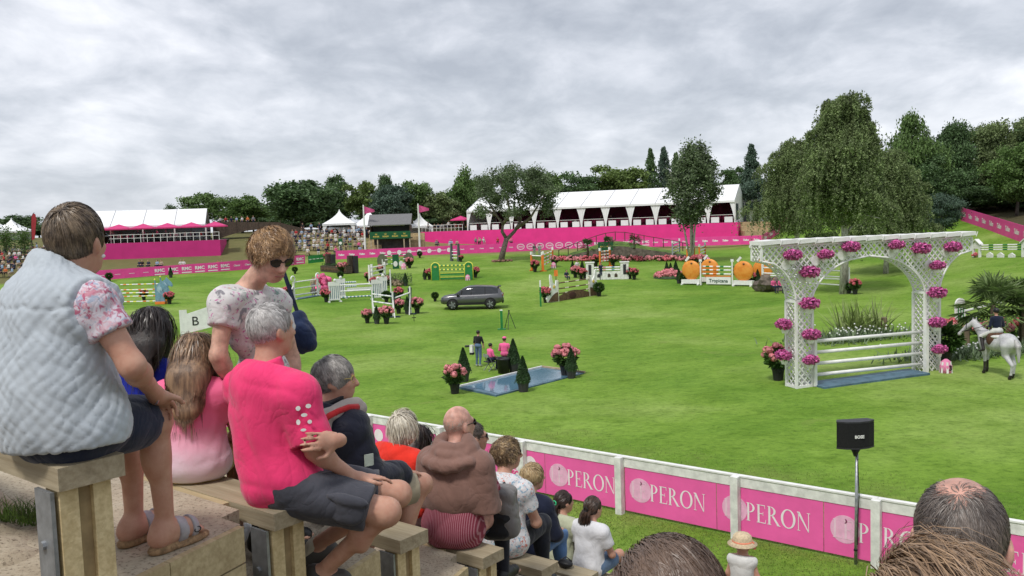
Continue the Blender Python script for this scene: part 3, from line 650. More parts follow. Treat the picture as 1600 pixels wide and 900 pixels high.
rf = MB(); rf.add([(-w/2-.2, -d_/2-.45, 3.9), (w/2+.2, -d_/2-.45, 3.9), (w/2+.2, .2, 5.35), (-w/2-.2, .2, 5.35), (-w/2-.2, -d_/2-.45, 3.8), (w/2+.2, -d_/2-.45, 3.8), (w/2+.2, .2, 5.25), (-w/2-.2, .2, 5.25)], [(0, 1, 2, 3), (7, 6, 5, 4), (0, 4, 5, 1), (3, 2, 6, 7), (0, 3, 7, 4), (1, 5, 6, 2)])
rf.add([(-w/2-.2, .2, 5.35), (w/2+.2, .2, 5.35), (w/2+.2, 1.9, 3.9), (-w/2-.2, 1.9, 3.9)], [(0, 1, 2, 3)])
rf.build('roof', mat('slate_roof', (.17, .17, .175), .8, .15, 4, bump=.4, bscale=6, stretch=(1, 6, 6)), jt)
# flag poles
def flagpole(px, base, top, d, label):
    p = aty(px, base, d); zt = aty(px, top, d)[2]; zg = float(tz(p[0], p[1])); r = empty('flagpole', (p[0], p[1], zg), 0, label, 'flagpole', 'flagpoles with pink flags'); h = zt-zg
    MB().tube([(0, 0, 0), (0, 0, h)], [.16, .09], 8).build('pole', WHITE, r); s_ = MB()
    for i in range(5):
        x0, x1 = .08+i*.28, .08+(i+1)*.28; y0, y1 = .12*math.sin(i*1.4), .12*math.sin((i+1)*1.4)
        s_.add([(x0, y0, h-1.25+.05*i), (x1, y1, h-1.2+.05*i), (x1, y1, h-.2-.1*(i+1)), (x0, y0, h-.2-.1*i)], [(0, 1, 2, 3)])
    s_.build('flag', mat('flag_pink', (.66, .10, .28), .7, trans=.3), r); return r
flagpole(571, 393, 320, 117.5, 'white flagpole with spread pink flag left of the judges tower')
flagpole(656, 389, 318, 118.5, 'white flagpole with drooping pink flag right of the judges tower')
# tower stair flights: sandy steps both sides
for px, lab in ((585, 'flight of sandy steps left of the judges tower'), (651, 'narrow sandy steps between judges tower and pink stage')):
    p = aty(px, 395, 119.5); s_ = empty('terrace_steps', (p[0], p[1], float(tz(p[0], p[1]))-.2), .05, lab, 'steps')
    for i in range(6): MB().box((0, i*.9, .3+i*.24), (2.0, .9, .6+i*.48)).build('step', SAND, s_)
# dark footbridge far left centre
fb = empty('footbridge', gz(-40.5, 127), .12, 'dark brown timber footbridge with arched underside behind the terrace', 'bridge')
poly = [(-3.5, -1.5), (-2.6, .2)]+[(-2.6+11*k/8, .2+1.1*math.sin(PI*k/8)) for k in range(1, 8)]+[(8.6, .0), (10.4, -1.5), (10.4, 1.0), (6, 2.3), (-3.5, 2.7)]
MB().prism(poly, -.1, .1).build('side_beam', TIMBER, fb); MB().prism([(-3.5, 1.9), (6, 1.5), (10.4, .3), (10.4, .2), (6, 1.3), (-3.5, 1.7)], .1, 2.0).build('deck', TIMBER, fb)
for i in range(9): MB().box((-3.3+i*1.6, -.12, 1.9-max(0, i*1.6-9.3)*.35), (.08, .08, 1.6)).build('post', TIMBER, fb)
# timber terraces of the far banks
for k in range(7):
    p = gz(-64, 99.5+k*2.1)
    s_ = empty('terrace_bench', (p[0]-6, p[1], float(tz(p[0]-3, p[1]))+.02), .1, 'long timber bench terrace on the left bank' , 'bench', 'bench terraces of the left bank')
    MB().box((0, 0, .38), (26, .35, .06)).build('seat', SAND, s_); [MB().box((x, 0, .17), (.12, .3, .36)).build('leg', TIMBER, s_) for x in (-12.5, -8, -4, 0, 4, 8, 12.5)]
for k in range(5):
    p = aty(512, 390-k*6.0, 116+k*2.6)
    s_ = empty('terrace_bench', (p[0], p[1], float(tz(p[0], p[1]))+.02), .06, 'timber bench terrace on the bank below the pagoda tents', 'bench', 'bench terraces below the pagoda tents')
    MB().box((0, 0, .38), (10.5, .35, .06)).build('seat', SAND, s_); [MB().box((x, 0, .17), (.12, .3, .36)).build('leg', TIMBER, s_) for x in (-5, -2.5, 0, 2.5, 5)]
# ------------------------------------------------------------------ trees
def leaf_cards(C, size, up=.35, seed=0, asp=.55):
    r = np.random.default_rng(seed); n = len(C); a = r.normal(size=(n, 3)); a[:, 2] *= 1-up; a /= np.linalg.norm(a, axis=1)[:, None]
    h = r.normal(size=(n, 3)); b_ = np.cross(a, h); b_ /= np.linalg.norm(b_, axis=1)[:, None]; s_ = (size*(.6+.8*r.random(n)))[:, None]
    cv = np.cross(a, b_)*s_*.12
    V = np.stack([C-a*s_*.5, C+b_*s_*asp*.5+cv, C+a*s_*.5, C-b_*s_*asp*.5+cv], 1).reshape(-1, 3); F_ = np.arange(4*n).reshape(-1, 4); return V, F_
def crown_pts(kind, n, seed):
    r = np.random.default_rng(seed); P = []
    def ball(c_, s_, k): return c_+r.normal(size=(k, 3))*s_
    if kind in ('round', 'open', 'tall'):
        nc = {'round': 110, 'open': 70, 'tall': 85}[kind]; lob = r.normal(size=(9, 3)); lob /= np.linalg.norm(lob, axis=1)[:, None]; la = r.uniform(-.22, .28, 9)
        cz, rz_ = {'round': (.57, .43), 'open': (.62, .38), 'tall': (.55, .45)}[kind]; sg = {'round': .062, 'open': .055, 'tall': .058}[kind]
        nl = {'round': 26, 'open': 17, 'tall': 22}[kind]; nf = int(n*.38); e_ = r.normal(size=(nf, 3)); e_ /= np.linalg.norm(e_, axis=1)[:, None]; tp_ = .62 if kind == 'open' else .80; P.append(e_*(r.random((nf, 1))**.4)*[.40*tp_, .40*tp_, rz_*tp_]*(1 if kind != 'tall' else 1)+[0, 0, cz-.03]); n = int(n*.72)
        for i in range(nl):
            d = r.normal(size=3); d /= np.linalg.norm(d); q = 1+sum(a*max(0, d@l)**3 for a, l in zip(la, lob)); rad = (.42+.36*r.random()**.5)*q
            wz = 1.0 if kind != 'tall' else 1-.45*max(0, d[2]); c_ = np.array([d[0]*.46*rad*wz, d[1]*.46*rad*wz, cz+d[2]*rz_*rad]); lr = r.uniform(.11, .19)*(1 if kind != 'open' else .8)
            for k in range(9):
                e_ = r.normal(size=3); e_ /= np.linalg.norm(e_); e_[2] = abs(e_[2])*1.0-.25; s2 = lr*r.uniform(.22, .36); P.append(ball(c_+e_*lr*np.array([1, 1, .75])*r.uniform(.6, 1.0), np.array([s2, s2, s2*.7]), n//nl//9))
    elif kind == 'spruce':
        for i in range(26):
            z = .08+.9*(i/26)**.95; R = .5*(1-z)**.85+.015; nb = 9
            for k in range(nb):
                a = r.uniform(0, 2*PI); m = max(4, int(n/26/nb*(.4+1.3*(1-z)))); u = r.random(m)**.6; ln = R*r.uniform(.7, 1.1)
                P.append(np.stack([math.cos(a)*ln*u, math.sin(a)*ln*u, z-.06*u*u+.0*u], 1)+r.normal(size=(m, 3))*[.02, .02, .008])
    elif kind == 'pine':
        for i in range(34):
            d = r.normal(size=3); d /= np.linalg.norm(d); rad = .4+.6*r.random()**.5; c_ = np.array([d[0]*.46*rad, d[1]*.46*rad, .60+d[2]*.38*rad])
            P.append(ball(c_, np.array([.085, .085, .035])*r.uniform(.7, 1.2), n//34))
    elif kind == 'birch':
        nc = 150
        for i in range(nc):
            d = r.normal(size=3); d /= np.linalg.norm(d); rad = .35+.65*r.random()**.5
            w = .46 if d[2] < 0 else .46*(1-.35*d[2]); c_ = np.array([d[0]*w*rad, d[1]*w*rad, .60+d[2]*.39*rad]); m = n//nc//6
            for k in range(6):
                o = c_+r.normal(size=3)*[.035, .035, .02]; ln = r.uniform(.05, .17); u = r.random(m); sw = r.normal(size=2)*.02
                P.append(np.stack([o[0]+sw[0]*u, o[1]+sw[1]*u, o[2]-ln*u], 1)+r.normal(size=(m, 3))*.008)
    return np.concatenate(P)
def crown_mesh(kind, n, size, seed, m, name='crown'):
    C = crown_pts(kind, n, seed); V, F_ = leaf_cards(C, size, seed=seed, asp=.75 if kind != 'spruce' else .5); return npmesh(name, V, F_, m)
BARK = mat('bark', (.10, .085, .07), .9, .25, 10, bump=.5, bscale=14, bdist=.05); BBARK = mat('birch_bark', (.62, .60, .55), .8, .5, 6, bump=.3, bscale=10, col2=(.20, .18, .16), stretch=(1, 1, .35))
LF = {'g': mat('foliage_green', (0.1344, 0.2220, 0.0648), .6, .2, .35, island=.4, trans=.22), 'd': mat('foliage_dark', (0.0936, 0.1656, 0.0600), .6, .2, .35, island=.4, trans=.18),
      'y': mat('foliage_yellow', (0.1500, 0.2220, 0.0576), .6, .2, .35, island=.4, trans=.25), 'b': mat('foliage_bluish', (0.0840, 0.1380, 0.0936), .6, .2, .35, island=.4, trans=.18),
      'l': mat('foliage_light', (0.1296, 0.2220, 0.0576), .6, .2, .35, island=.4, trans=.25), 'o': mat('foliage_olive', (0.1800, 0.2400, 0.0936), .6, .25, .6, island=.45, trans=.25), 'gg': mat('foliage_greygreen', (0.1260, 0.1740, 0.0840), .6, .2, .4, island=.45, trans=.2)}
def trunk_mesh(seed, kind):
    r = random.Random(seed); t_ = MB()
    if kind == 'spruce': t_.tube([(0, 0, 0), (0, 0, .5), (0, 0, .97)], [.022, .014, .003], 7)
    else:
        b0 = [(0, 0, 0), (r.uniform(-.01, .01), r.uniform(-.01, .01), .2), (r.uniform(-.03, .03), r.uniform(-.03, .03), .42), (r.uniform(-.05, .05), r.uniform(-.05, .05), .75)]
        t_.tube(b0, [.028, .021, .016, .005], 8)
        for i in range(7):
            a = r.uniform(0, 2*PI); z = .22+.05*i; L_ = r.uniform(.16, .32); p = Vector(b0[1]).lerp(Vector(b0[2]), min(1, max(0, (z-.2)/.22)))
            t_.tube([p, p+Vector((math.cos(a)*L_*.5, math.sin(a)*L_*.5, L_*.35)), p+Vector((math.cos(a)*L_, math.sin(a)*L_, L_*.9))], [.011, .007, .002], 5)
    return t_
TCACHE = {}
def tree(px, top, wpx, d, kind, tint, label, var=0, group='trees behind the arena', n=None, lsize=None, base=None, name=None):
    pt = aty(px, top, d); zg = float(tz(pt[0], pt[1])) if base is None else base; H = pt[2]-zg; wd = wpx*d/FPX
    n = n or {'round': 11000, 'open': 9000, 'tall': 10000, 'spruce': 9000, 'pine': 9000, 'birch': 9000}[kind]
    key = (kind, var, n, lsize); lsize = lsize or .043
    if key not in TCACHE: TCACHE[key] = (crown_mesh(kind, n, lsize, 100+var*7+hash(kind) % 5 if False else 100+var*7+len(kind), LF['g']), trunk_mesh(var+len(kind), kind).mesh('trunk', BBARK if kind == 'birch' else BARK, True))
    cm, tm = TCACHE[key]
    o = empty(name or {'spruce': 'spruce_tree', 'pine': 'pine_tree', 'birch': 'birch_tree'}.get(kind, 'broadleaf_tree'), (pt[0], pt[1], zg-.1), random.uniform(0, 6.28), label, 'tree', group, (wd, wd, H))
    c_ = link('crown', cm, o); c_.material_slots[0].link = 'OBJECT'; c_.material_slots[0].material = LF[tint]; link('trunk', tm, o); return o
BT = [ # px, top, width px, distance, kind, tint, variant, label
 (265, 317, 25, 150, 'pine', 'd', 0, 'small dark pine showing over the left marquee roof end'), (316, 300, 76, 148, 'pine', 'g', 1, 'open crowned pine behind the end of the left marquee'), (376, 304, 85, 142, 'round', 'l', 0, 'bushy light green tree between the left marquee and the footbridge'),
 (468, 276, 136, 138, 'round', 'd', 1, 'very large dark rounded tree left of the pagoda tents'), (524, 271, 57, 150, 'tall', 'd', 0, 'dark upright tree behind the big dark rounded tree'), (562, 279, 71, 146, 'open', 'y', 0, 'yellowish green tree behind the pagoda tent peaks'), (600, 264, 39, 152, 'tall', 'd', 1, 'narrow tall dark tree behind the flagpole'),
 (608, 287, 71, 140, 'pine', 'b', 2, 'bluish pine behind the judges tower'), (646, 277, 67, 146, 'round', 'g', 2, 'green tree behind the small pagoda tent'), (690, 295, 71, 143, 'open', 'o', 1, 'thin stemmed olive tree left of the long marquee'), (722, 260, 60, 148, 'tall', 'l', 2, 'light green tree with pointed top left of the long marquee'),
 (752, 271, 46, 152, 'round', 'g', 0, 'green tree peeping out left of the forked tree'), (850, 263, 69, 158, 'round', 'g', 1, 'green tree directly behind the forked tree crown'), (905, 265, 76, 160, 'pine', 'd', 0, 'dark pine above the left half of the marquee roof'), (968, 253, 99, 160, 'round', 'y', 2, 'wide yellowish green tree above the marquee roof'),
 (1016, 226, 51, 165, 'spruce', 'd', 0, 'slim dark spruce, first of the group behind the marquee roof'), (1037, 224, 55, 168, 'spruce', 'b', 1, 'slim bluish spruce in the middle of the spruce group'), (1056, 233, 46, 166, 'spruce', 'd', 1, 'short dark spruce at the birch end of the spruce group'), (1090, 235, 57, 172, 'round', 'd', 2, 'dark tree behind the multi stemmed birch'),
 (1145, 257, 67, 172, 'open', 'd', 0, 'low dark tree behind the end of the marquee roof'), (1174, 219, 67, 150, 'spruce', 'b', 0, 'single tall spruce between the marquee and the big weeping birch'), (1184, 279, 64, 132, 'pine', 'b', 1, 'blue green pine leaning over the marquee gable'),
 (30, 335, 81, 175, 'round', 'd', 0, 'dark tree far behind the left pagoda tents'), (415, 317, 69, 165, 'round', 'g', 1, 'green tree filling the gap right of the light green tree'), (665, 317, 104, 165, 'round', 'd', 2, 'dark low tree in the gap behind the tower flag'), (770, 307, 104, 170, 'round', 'd', 0, 'dark low tree behind the left marquee end'), (500, 325, 81, 158, 'round', 'd', 0, 'dark low tree right behind the first pagoda tent'), (590, 321, 92, 160, 'round', 'd', 1, 'dark low tree between the two pagoda tents')]
for (px, top, w, d, k, tint, v, lab) in BT: tree(px, top, w, d, k, tint, lab, v)
for i, (px, top) in enumerate(((395, 336), (432, 338), (472, 341), (508, 344), (552, 346), (598, 346), (640, 346), (678, 340), (706, 338), (735, 336), (764, 336), (25, 352), (-5, 350), (60, 350))): tree(px, top, 62, 152+(i % 3)*3, 'round', 'd', 'low dark shrub in the row at the foot of the far trees', i % 3, 'low shrubs at the foot of the far trees', name='shrub')
BR = [(1428, 153, 92, 100, 'tall', 'g', 3, 'tall maple like tree right behind the big weeping birch'), (1490, 184, 86, 104, 'round', 'd', 4, 'dark tree right of the tall maple like tree'), (1555, 178, 110, 108, 'round', 'o', 5, 'olive topped tree above the bank hoarding'), (1618, 160, 110, 112, 'tall', 'd', 4, 'tall dark tree at the far end of the bank'), (1590, 224, 104, 92, 'round', 'l', 3, 'light green tree in front of the dark wood on the bank'),
      (1470, 300, 66, 88, 'pine', 'b', 3, 'low dark bluish conifer at the foot of the bank wood'), (1530, 250, 130, 112, 'round', 'd', 5, 'dark tree deep in the bank wood'), (1450, 240, 110, 98, 'round', 'd', 3, 'dark tree closing the wood behind the weeping birch'), (1600, 270, 120, 118, 'round', 'd', 4, 'low dark tree behind the bank hoarding'), (1380, 250, 120, 112, 'round', 'g', 5, 'green tree hidden behind the big weeping birch'), (1670, 190, 140, 105, 'round', 'd', 3, 'dark tree beyond the light green tree'), (1500, 290, 90, 104, 'round', 'd', 4, 'low dark bush tree behind the top of the bank hoarding'), (1560, 285, 120, 100, 'round', 'd', 5, 'low dark tree under the olive topped tree'), (1640, 290, 130, 96, 'round', 'd', 3, 'low dark tree above the lower end of the bank hoarding'), (1425, 292, 90, 108, 'round', 'd', 5, 'low dark tree under the tall maple like tree'), (1486, 306, 60, 108, 'round', 'd', 4, 'dark bush at the top end of the bank hoarding'), (1530, 308, 70, 104, 'round', 'g', 3, 'green bush behind the middle of the bank hoarding'), (1575, 312, 70, 100, 'round', 'd', 5, 'dark bush behind the bank hoarding below the light green tree'), (1618, 316, 80, 95, 'round', 'd', 4, 'dark bush behind the lower end of the bank hoarding')]
for (px, top, w, d, k, tint, v, lab) in BR: tree(px, top, w, d, k, tint, lab, v, 'trees on the right bank', n=22000, lsize=.028)
# big weeping birches on the right
def weeper(px, base, top, wpx, d, n, seed, label, lean=0.0, lower=.12):
    g = G(px, base) if d is None else gz(aty(px, base, d)[0], d); d = g.y; H = aty(px, top, d)[2]-g.z; wd = wpx*d/FPX; r = np.random.default_rng(seed)
    o = empty('birch_tree', (g.x, g.y, g.z-.05), 0, label, 'tree', 'weeping birches'); P = []; nl = 46
    for i in range(nl):
        z = lower+.22+(.74-lower)*((i+.5)/nl)**.9; prof = min(1, (1.04-z)/.62)**.62*(.80+.35*r.random()); a = i*2.4+r.uniform(-.4, .4); rad = (.45+.55*r.random())*prof*.43
        c_ = np.array([math.cos(a)*rad*wd+lean*(z-.3), math.sin(a)*rad*wd, z*H]); lr = wd*r.uniform(.08, .14)*(.6+.5*prof); ns = 40; m = max(6, n//nl//ns)
        for k in range(ns):
            e_ = r.normal(size=3); e_ /= np.linalg.norm(e_); e_[2] = abs(e_[2])*.8; s_ = c_+e_*lr*r.uniform(.55, 1.05); ln = min((r.uniform(.10, .22) if r.random() < .25 else r.uniform(.03, .11))*H, max(.1, s_[2]-lower*H)); u = r.random(m)**1.2; sw = e_[:2]*lr*.35+r.normal(size=2)*.15
            P.append(np.stack([s_[0]+sw[0]*np.sqrt(u), s_[1]+sw[1]*np.sqrt(u), s_[2]-ln*u], 1)+r.normal(size=(m, 3))*.06)
    nf = n//2; e_ = r.normal(size=(nf, 3)); e_ /= np.linalg.norm(e_, axis=1)[:, None]; P.append(e_*(r.random((nf, 1))**.45)*[.32*wd, .32*wd, .36*H*(1-lower)]+[0, 0, (.56+lower*.3)*H])
    V, F_ = leaf_cards(np.concatenate(P), .165, up=-.1, seed=seed, asp=.55); link('crown', npmesh('crown', V, F_, LF['o']), o)
    t_ = MB(); tr = [(0, 0, 0), (.05*wd*.3, 0, .25*H), (lean*.3, .1, .5*H), (lean*.6, 0, .95*H)]; t_.tube(tr, [.022*H, .017*H, .011*H, .002*H], 10)
    for i in range(14):
        z = .28+.045*i; a = r.uniform(0, 6.28); L_ = .38*wd*(1.1-z); p = Vector((lean*max(0, z-.3), 0, z*H)); t_.tube([p, p+Vector((math.cos(a)*L_*.5, math.sin(a)*L_*.5, .07*H)), p+Vector((math.cos(a)*L_, math.sin(a)*L_, .05*H))], [.007*H, .005*H, .002*H], 5)
    t_.build('trunk', BBARK, o, True); return o
weeper(1318, 459, 142, 186, None, 84000, 3, 'tall weeping birch whose trunk shows through the white arch', lower=.20)
weeper(1243, 392, 212, 156, 84, 62000, 5, 'broad weeping birch left of the tallest weeping birch', lower=.08)
weeper(1384, 400, 232, 160, 74, 62000, 8, 'low weeping birch with trailing branches above the arch', lower=.04)
# slender birch clump in front of the marquee
g = G(1081, 411); H = aty(1081, 232, g.y)[2]-g.z
o = empty('birch_tree', g, 0, 'multi stemmed birch with white trunks in front of the long marquee', 'tree')
t_ = MB(); r = np.random.default_rng(4); P = []
for i, (lx, ly, lz) in enumerate(((-2.2, .3, .82), (-.3, -.3, .95), (1.2, .2, 1.0), (.5, .6, .9))):
    t_ = MB(); t_.tube([((i-1.5)*.1, 0, 0), (lx*.35, ly*.4, .3*H), (lx*.75, ly, .6*H), (lx, ly, lz*H)], [.13, .10, .07, .02], 7)
    for k in range(6):
        z = .4+.08*k; a = r.uniform(0, 6.28); p = Vector((lx*z, ly*z, z*H)); t_.tube([p, p+Vector((math.cos(a)*1.0, math.sin(a), .5))], [.04, .01], 5)
    t_.build('trunk', BBARK, o, True)
for i in range(150):
    z = .36+.64*r.random()**.85; wr = 3.0*math.sin(PI*min(1, (1.04-z)/.72))**.7; a = r.uniform(0, 6.28); rad = wr*r.random()**.5; c_ = np.array([math.cos(a)*rad+.5*(z-.5)*2, math.sin(a)*rad, z*H]); m = 90
    P.append(c_+r.normal(size=(m, 3))*[.34, .34, .5])
V, F_ = leaf_cards(np.concatenate(P), .30, seed=4); link('crown', npmesh('crown', V, F_, LF['gg']), o)
# forked leaning tree on the lawn
g = G(783, 409); H = aty(783, 264, g.y)[2]-g.z; sx_ = g.y/FPX
o = empty('pine_tree', g, 0, 'leaning forked tree with bare limbs standing on the lawn', 'tree'); t_ = MB(); PX = lambda x, y, dy=0: ((x-783)*sx_, dy, (409-y)*sx_)
t_.tube([PX(782, 411), PX(787, 392), PX(793, 372)], [.42, .34, .30], 10)
limbs = [[(793, 374), (786, 362), (788, 350), (777, 335), (768, 318), (756, 296)], [(793, 374), (806, 362, 1), (815, 347, 1.5), (818, 332, 2), (812, 310, 2), (806, 280, 2)], [(808, 358, 1), (826, 346, 0), (832, 340, -.5), (842, 325, -1), (858, 300, -1)], [(788, 350), (800, 335, -1), (795, 310, -1.4), (785, 280, -1.2)], [(815, 347, 1.5), (806, 336, 2.4), (808, 315, 3)], [(777, 335), (766, 330, 1), (752, 318, 1.4)]]
for l in limbs:
    n_ = len(l); t_.tube([PX(q[0], q[1], q[2] if len(q) > 2 else 0) for q in l], [.24*(1-.8*i/(n_-1)) for i in range(n_)], 7)
t_.build('trunk', mat('pine_bark', (.17, .135, .115), .9, .3, 6, bump=.5, bscale=8, bdist=.06), o, True)
r = np.random.default_rng(12); P = []
for (x, y, rx, ry, k) in ((762, 290, 14, 22, 14), (790, 280, 18, 16, 16), (808, 275, 14, 14, 10), (806, 300, 24, 16, 20), (842, 290, 20, 20, 20), (862, 305, 12, 18, 12), (775, 312, 20, 14, 10), (850, 325, 14, 12, 8), (822, 318, 16, 12, 8), (756, 330, 8, 10, 4), (835, 275, 16, 10, 8), (795, 330, 12, 8, 4)):
    for i in range(k):
        c_ = np.array(PX(x+r.normal()*rx*.5, y+r.normal()*ry*.5, r.normal()*1.9)); P.append(c_+r.normal(size=(135, 3))*[.42, .42, .3])
V, F_ = leaf_cards(np.concatenate(P), .26, seed=14); link('crown', npmesh('crown', V, F_, LF['gg']), o)
fl = MB()
for i in range(26):
    a = random.uniform(0, 6.28); q = random.uniform(.5, 1.4); fl.ball((math.cos(a)*q, math.sin(a)*q*.6, .12), (.18, .18, .16), 6, 4, 0, .25)
tag(fl.build('flower_bed', mat('dry_flowers', (.30, .16, .12), .8, .4, 4), None, loc=g), 'ring of low flowers round the foot of the forked tree', 'flower bed')
# trimmed hedge block and small trunk on the right slope
g = gz(*aty(1284, 372, 100)[:2]); hb = empty('clipped_hedge', g, .5, 'pale clipped hedge block on the slope below the birches', 'hedge')
r = np.random.default_rng(2); C = r.uniform(-1, 1, (2600, 3)); C /= np.abs(C).max(1)[:, None]; C = C*[1.0, 1.6, .75]+[0, 0, .9]; V, F_ = leaf_cards(C, .22, seed=2); link('foliage', npmesh('foliage', V, F_, LF['y']), hb); MB().box((0, 0, .9), (1.85, 3.0, 1.4)).build('core', LEAFD, hb)
for px in (10, 38):
    p = aty(px, 385, 110); o = empty('young_tree', gz(p[0], p[1]), 0, 'small leafy tree among the left bank crowd', 'tree', 'small trees among the left crowd'); r = np.random.default_rng(px); V, F_ = leaf_cards(r.normal(size=(900, 3))*[.45, .45, .7]+[0, 0, 2.4], .26, seed=px); link('crown', npmesh('crown', V, F_, LF['g']), o); MB().tube([(0, 0, 0), (0, 0, 2.8)], [.08, .04], 6).build('trunk', BARK, o)
# ------------------------------------------------------------------ crowd
HM = [simple_person('sit'), simple_person('stand'), simple_person('sit', bare=False), simple_person('sit', hat=True)]
PM = []
for i, pr in enumerate(HM):
    V, Fq = surf(pr, .05); Cn = V[Fq].mean(1); dd = np.stack([_pd(p, Cn) for p in pr]); mi = np.array([p[6 if p[0] == 'c' else 5] for p in pr])[dd.argmin(0)]
    PM.append(npmesh('person', V, Fq, [SKIN, CM['white'], CM['navy'], HAIRS[0], BLACK], mi, True))
cn = list(CROWDC)
def spectator(loc, rz, kind, top, bot, label, group, hair=0, cat='person', s=1.0):
    o = link('person', PM[kind], None, loc, (0, 0, rz), (s, s, s)); tag(o, label, cat, group)
    for i, m_ in ((1, CM[top]), (2, CM[bot]), (3, HAIRS[hair])):
        o.material_slots[i].link = 'OBJECT'; o.material_slots[i].material = m_
    return o
rc = random.Random(5)
def wcol(): return rc.choices(cn, [9, 7, 5, 2, 4, 4, 2, 3, 1, 1])[0]
for k in range(7):        # left bank
    p = gz(-64, 99.5+k*2.1); base = Vector((p[0]-6, p[1], 0))
    for j in range(36):
        x = -12.6+j*.7+rc.uniform(-.25, .25)
        if rc.random() < .12: continue
        q = base+Vector((x*math.cos(.1), x*math.sin(.1), 0)); tp = wcol(); kd = rc.choice((0, 0, 2, 3))
        qq = proj((q.x, q.y, float(tz(q.x, q.y))+1))
        if qq[0] < -25 or qq[0] > 215: continue
        zb = float(tz(p[0]-3, p[1]))+.43
        spectator((q.x, q.y-.05, zb), PI+rc.uniform(-.4, .4)-.35, kd, tp, rc.choice(('navy', 'black', 'beige', 'grey')), 'spectator in %s top sitting on the left bank' % tp, 'spectators in %s on the left bank' % tp, rc.randrange(4))
for k in range(5):        # bank below pagoda tents
    p = aty(512, 390-k*6.0, 116+k*2.6)
    for j in range(17):
        x = -5.1+j*.63+rc.uniform(-.12, .12)
        if rc.random() < (.12 if k > 0 else .62): continue
        tp = wcol(); zb = float(tz(p[0], p[1]))+.43
        spectator((p[0]+x, p[1]+.06*x-.05, zb), PI+rc.uniform(-.4, .4), rc.choice((0, 0, 2, 3)), tp, rc.choice(('navy', 'black', 'beige', 'grey', 'white')), 'spectator in %s top sitting below the pagoda tents' % tp, 'spectators in %s below the pagoda tents' % tp, rc.randrange(4))
for i, px in enumerate((561, 567, 573, 579, 556, 500, 520, 487, 474)):   # standing behind
    p = aty(px, 368, 129.5+(i % 3)*.4); tp = ['pale blue', 'white', 'navy', 'white', 'grey', 'navy', 'red', 'pale blue', 'black'][i]
    spectator(gz(p[0], p[1]), PI+rc.uniform(-.6, .6), 1, tp, 'navy', 'person in %s top standing at the front of the pagoda tents' % tp, 'people in %s standing at the pagoda tents' % tp, i % 4)
for i in range(16):      # in front of the pink stage wall
    px = rc.choice((682, 688, 703, 709, 713, 737, 742, 748, 757, 762, 768, 776, 783, 792, 798, 805))+rc.uniform(-2, 2); p = G(px, 388 if px < 720 else 385); tp = wcol(); 
    q = gz(p.x, p.y+2.2)
    spectator(q+Vector((0, 0, .42)), PI+rc.uniform(-.4, .4), rc.choice((0, 2, 3)), tp, rc.choice(('navy', 'black', 'white')), 'spectator in %s top sitting before the pink stage wall' % tp, 'spectators in %s before the pink stage wall' % tp, rc.randrange(4))
bn = empty('terrace_bench', gz(*aty(742, 386, 122.6)[:2]), -.04, 'timber bench before the pink stage wall', 'bench'); MB().box((0, 0, .38), (13.5, .4, .06)).build('seat', SAND, bn); [MB().box((x, 0, .17), (.12, .3, .36)).build('leg', TIMBER, bn) for x in (-6.5, -3, 0, 3, 6.5)]
for i, (px, py) in enumerate(((218, 402), (222, 404), (232, 403), (246, 408), (252, 402), (282, 402), (287, 403), (340, 398), (346, 394))):
    p = aty(px, py+3, 107.5); tp = ['navy', 'black', 'navy', 'pale blue', 'beige', 'white', 'white', 'orange', 'pale blue'][i]; q = gz(p[0], p[1])
    spectator(q+Vector((0, 0, .02)), PI+rc.uniform(-.5, .5), 0, tp, 'navy', 'spectator in %s top sitting on the grass below the magenta wall' % tp, 'spectators in %s on the grass below the magenta wall' % tp, i % 4)
for i in range(34):       # terrace diners
    q = sl_.matrix_basis @ Vector((LL-1-i*.62, 2.6+rc.uniform(-1.2, 1.5), 0)); tp = rc.choice(('black', 'navy', 'white', 'grey', 'red', 'pink')); kd = rc.choice((0, 2, 1))
    spectator(q+Vector((0, 0, .45 if kd != 1 else 0)), rzl+rc.uniform(0, 6.2), kd, tp, 'black', 'guest in %s top under the parasols on the magenta terrace' % tp, 'guests in %s on the magenta terrace' % tp, rc.randrange(4))
for i in range(22):
    q = mq.matrix_basis @ Vector((1+i*1.55+rc.uniform(-.4, .4), 1.6+rc.uniform(0, 2.5), 0)); tp = rc.choice(('black', 'navy', 'white', 'grey', 'red')); kd = rc.choice((0, 2, 1))
    spectator(q+Vector((0, 0, .45 if kd != 1 else 0)), rz+PI+rc.uniform(-1, 1), kd, tp, 'black', 'guest in %s top inside the long marquee' % tp, 'guests in %s inside the long marquee' % tp, rc.randrange(4))
for i in range(12):
    q = st.matrix_basis @ Vector((.8+i*.6, 1.0+rc.uniform(0, 1.5), 0)); tp = rc.choice(('black', 'navy', 'white', 'grey', 'red')); kd = rc.choice((0, 2, 1))
    spectator(q+Vector((0, 0, .45 if kd != 1 else 0)), rz+PI+rc.uniform(-1, 1), kd, tp, 'black', 'guest in %s top on the railed terrace of the pink stage' % tp, 'guests in %s on the railed stage terrace' % tp, rc.randrange(4))
for i in range(7):
    spectator(fb.matrix_basis @ Vector((-2.6+i*.8, 1.0, 1.75)), PI+rc.uniform(-.6, .6), 1, ['white', 'red', 'navy', 'pale blue', 'white', 'orange', 'grey'][i], 'navy', 'person in %s top on the dark footbridge' % ['white', 'red', 'navy', 'pale blue', 'white', 'orange', 'grey'][i], 'people in %s on the footbridge' % ['white', 'red', 'navy', 'pale blue', 'white', 'orange', 'grey'][i], i % 4)
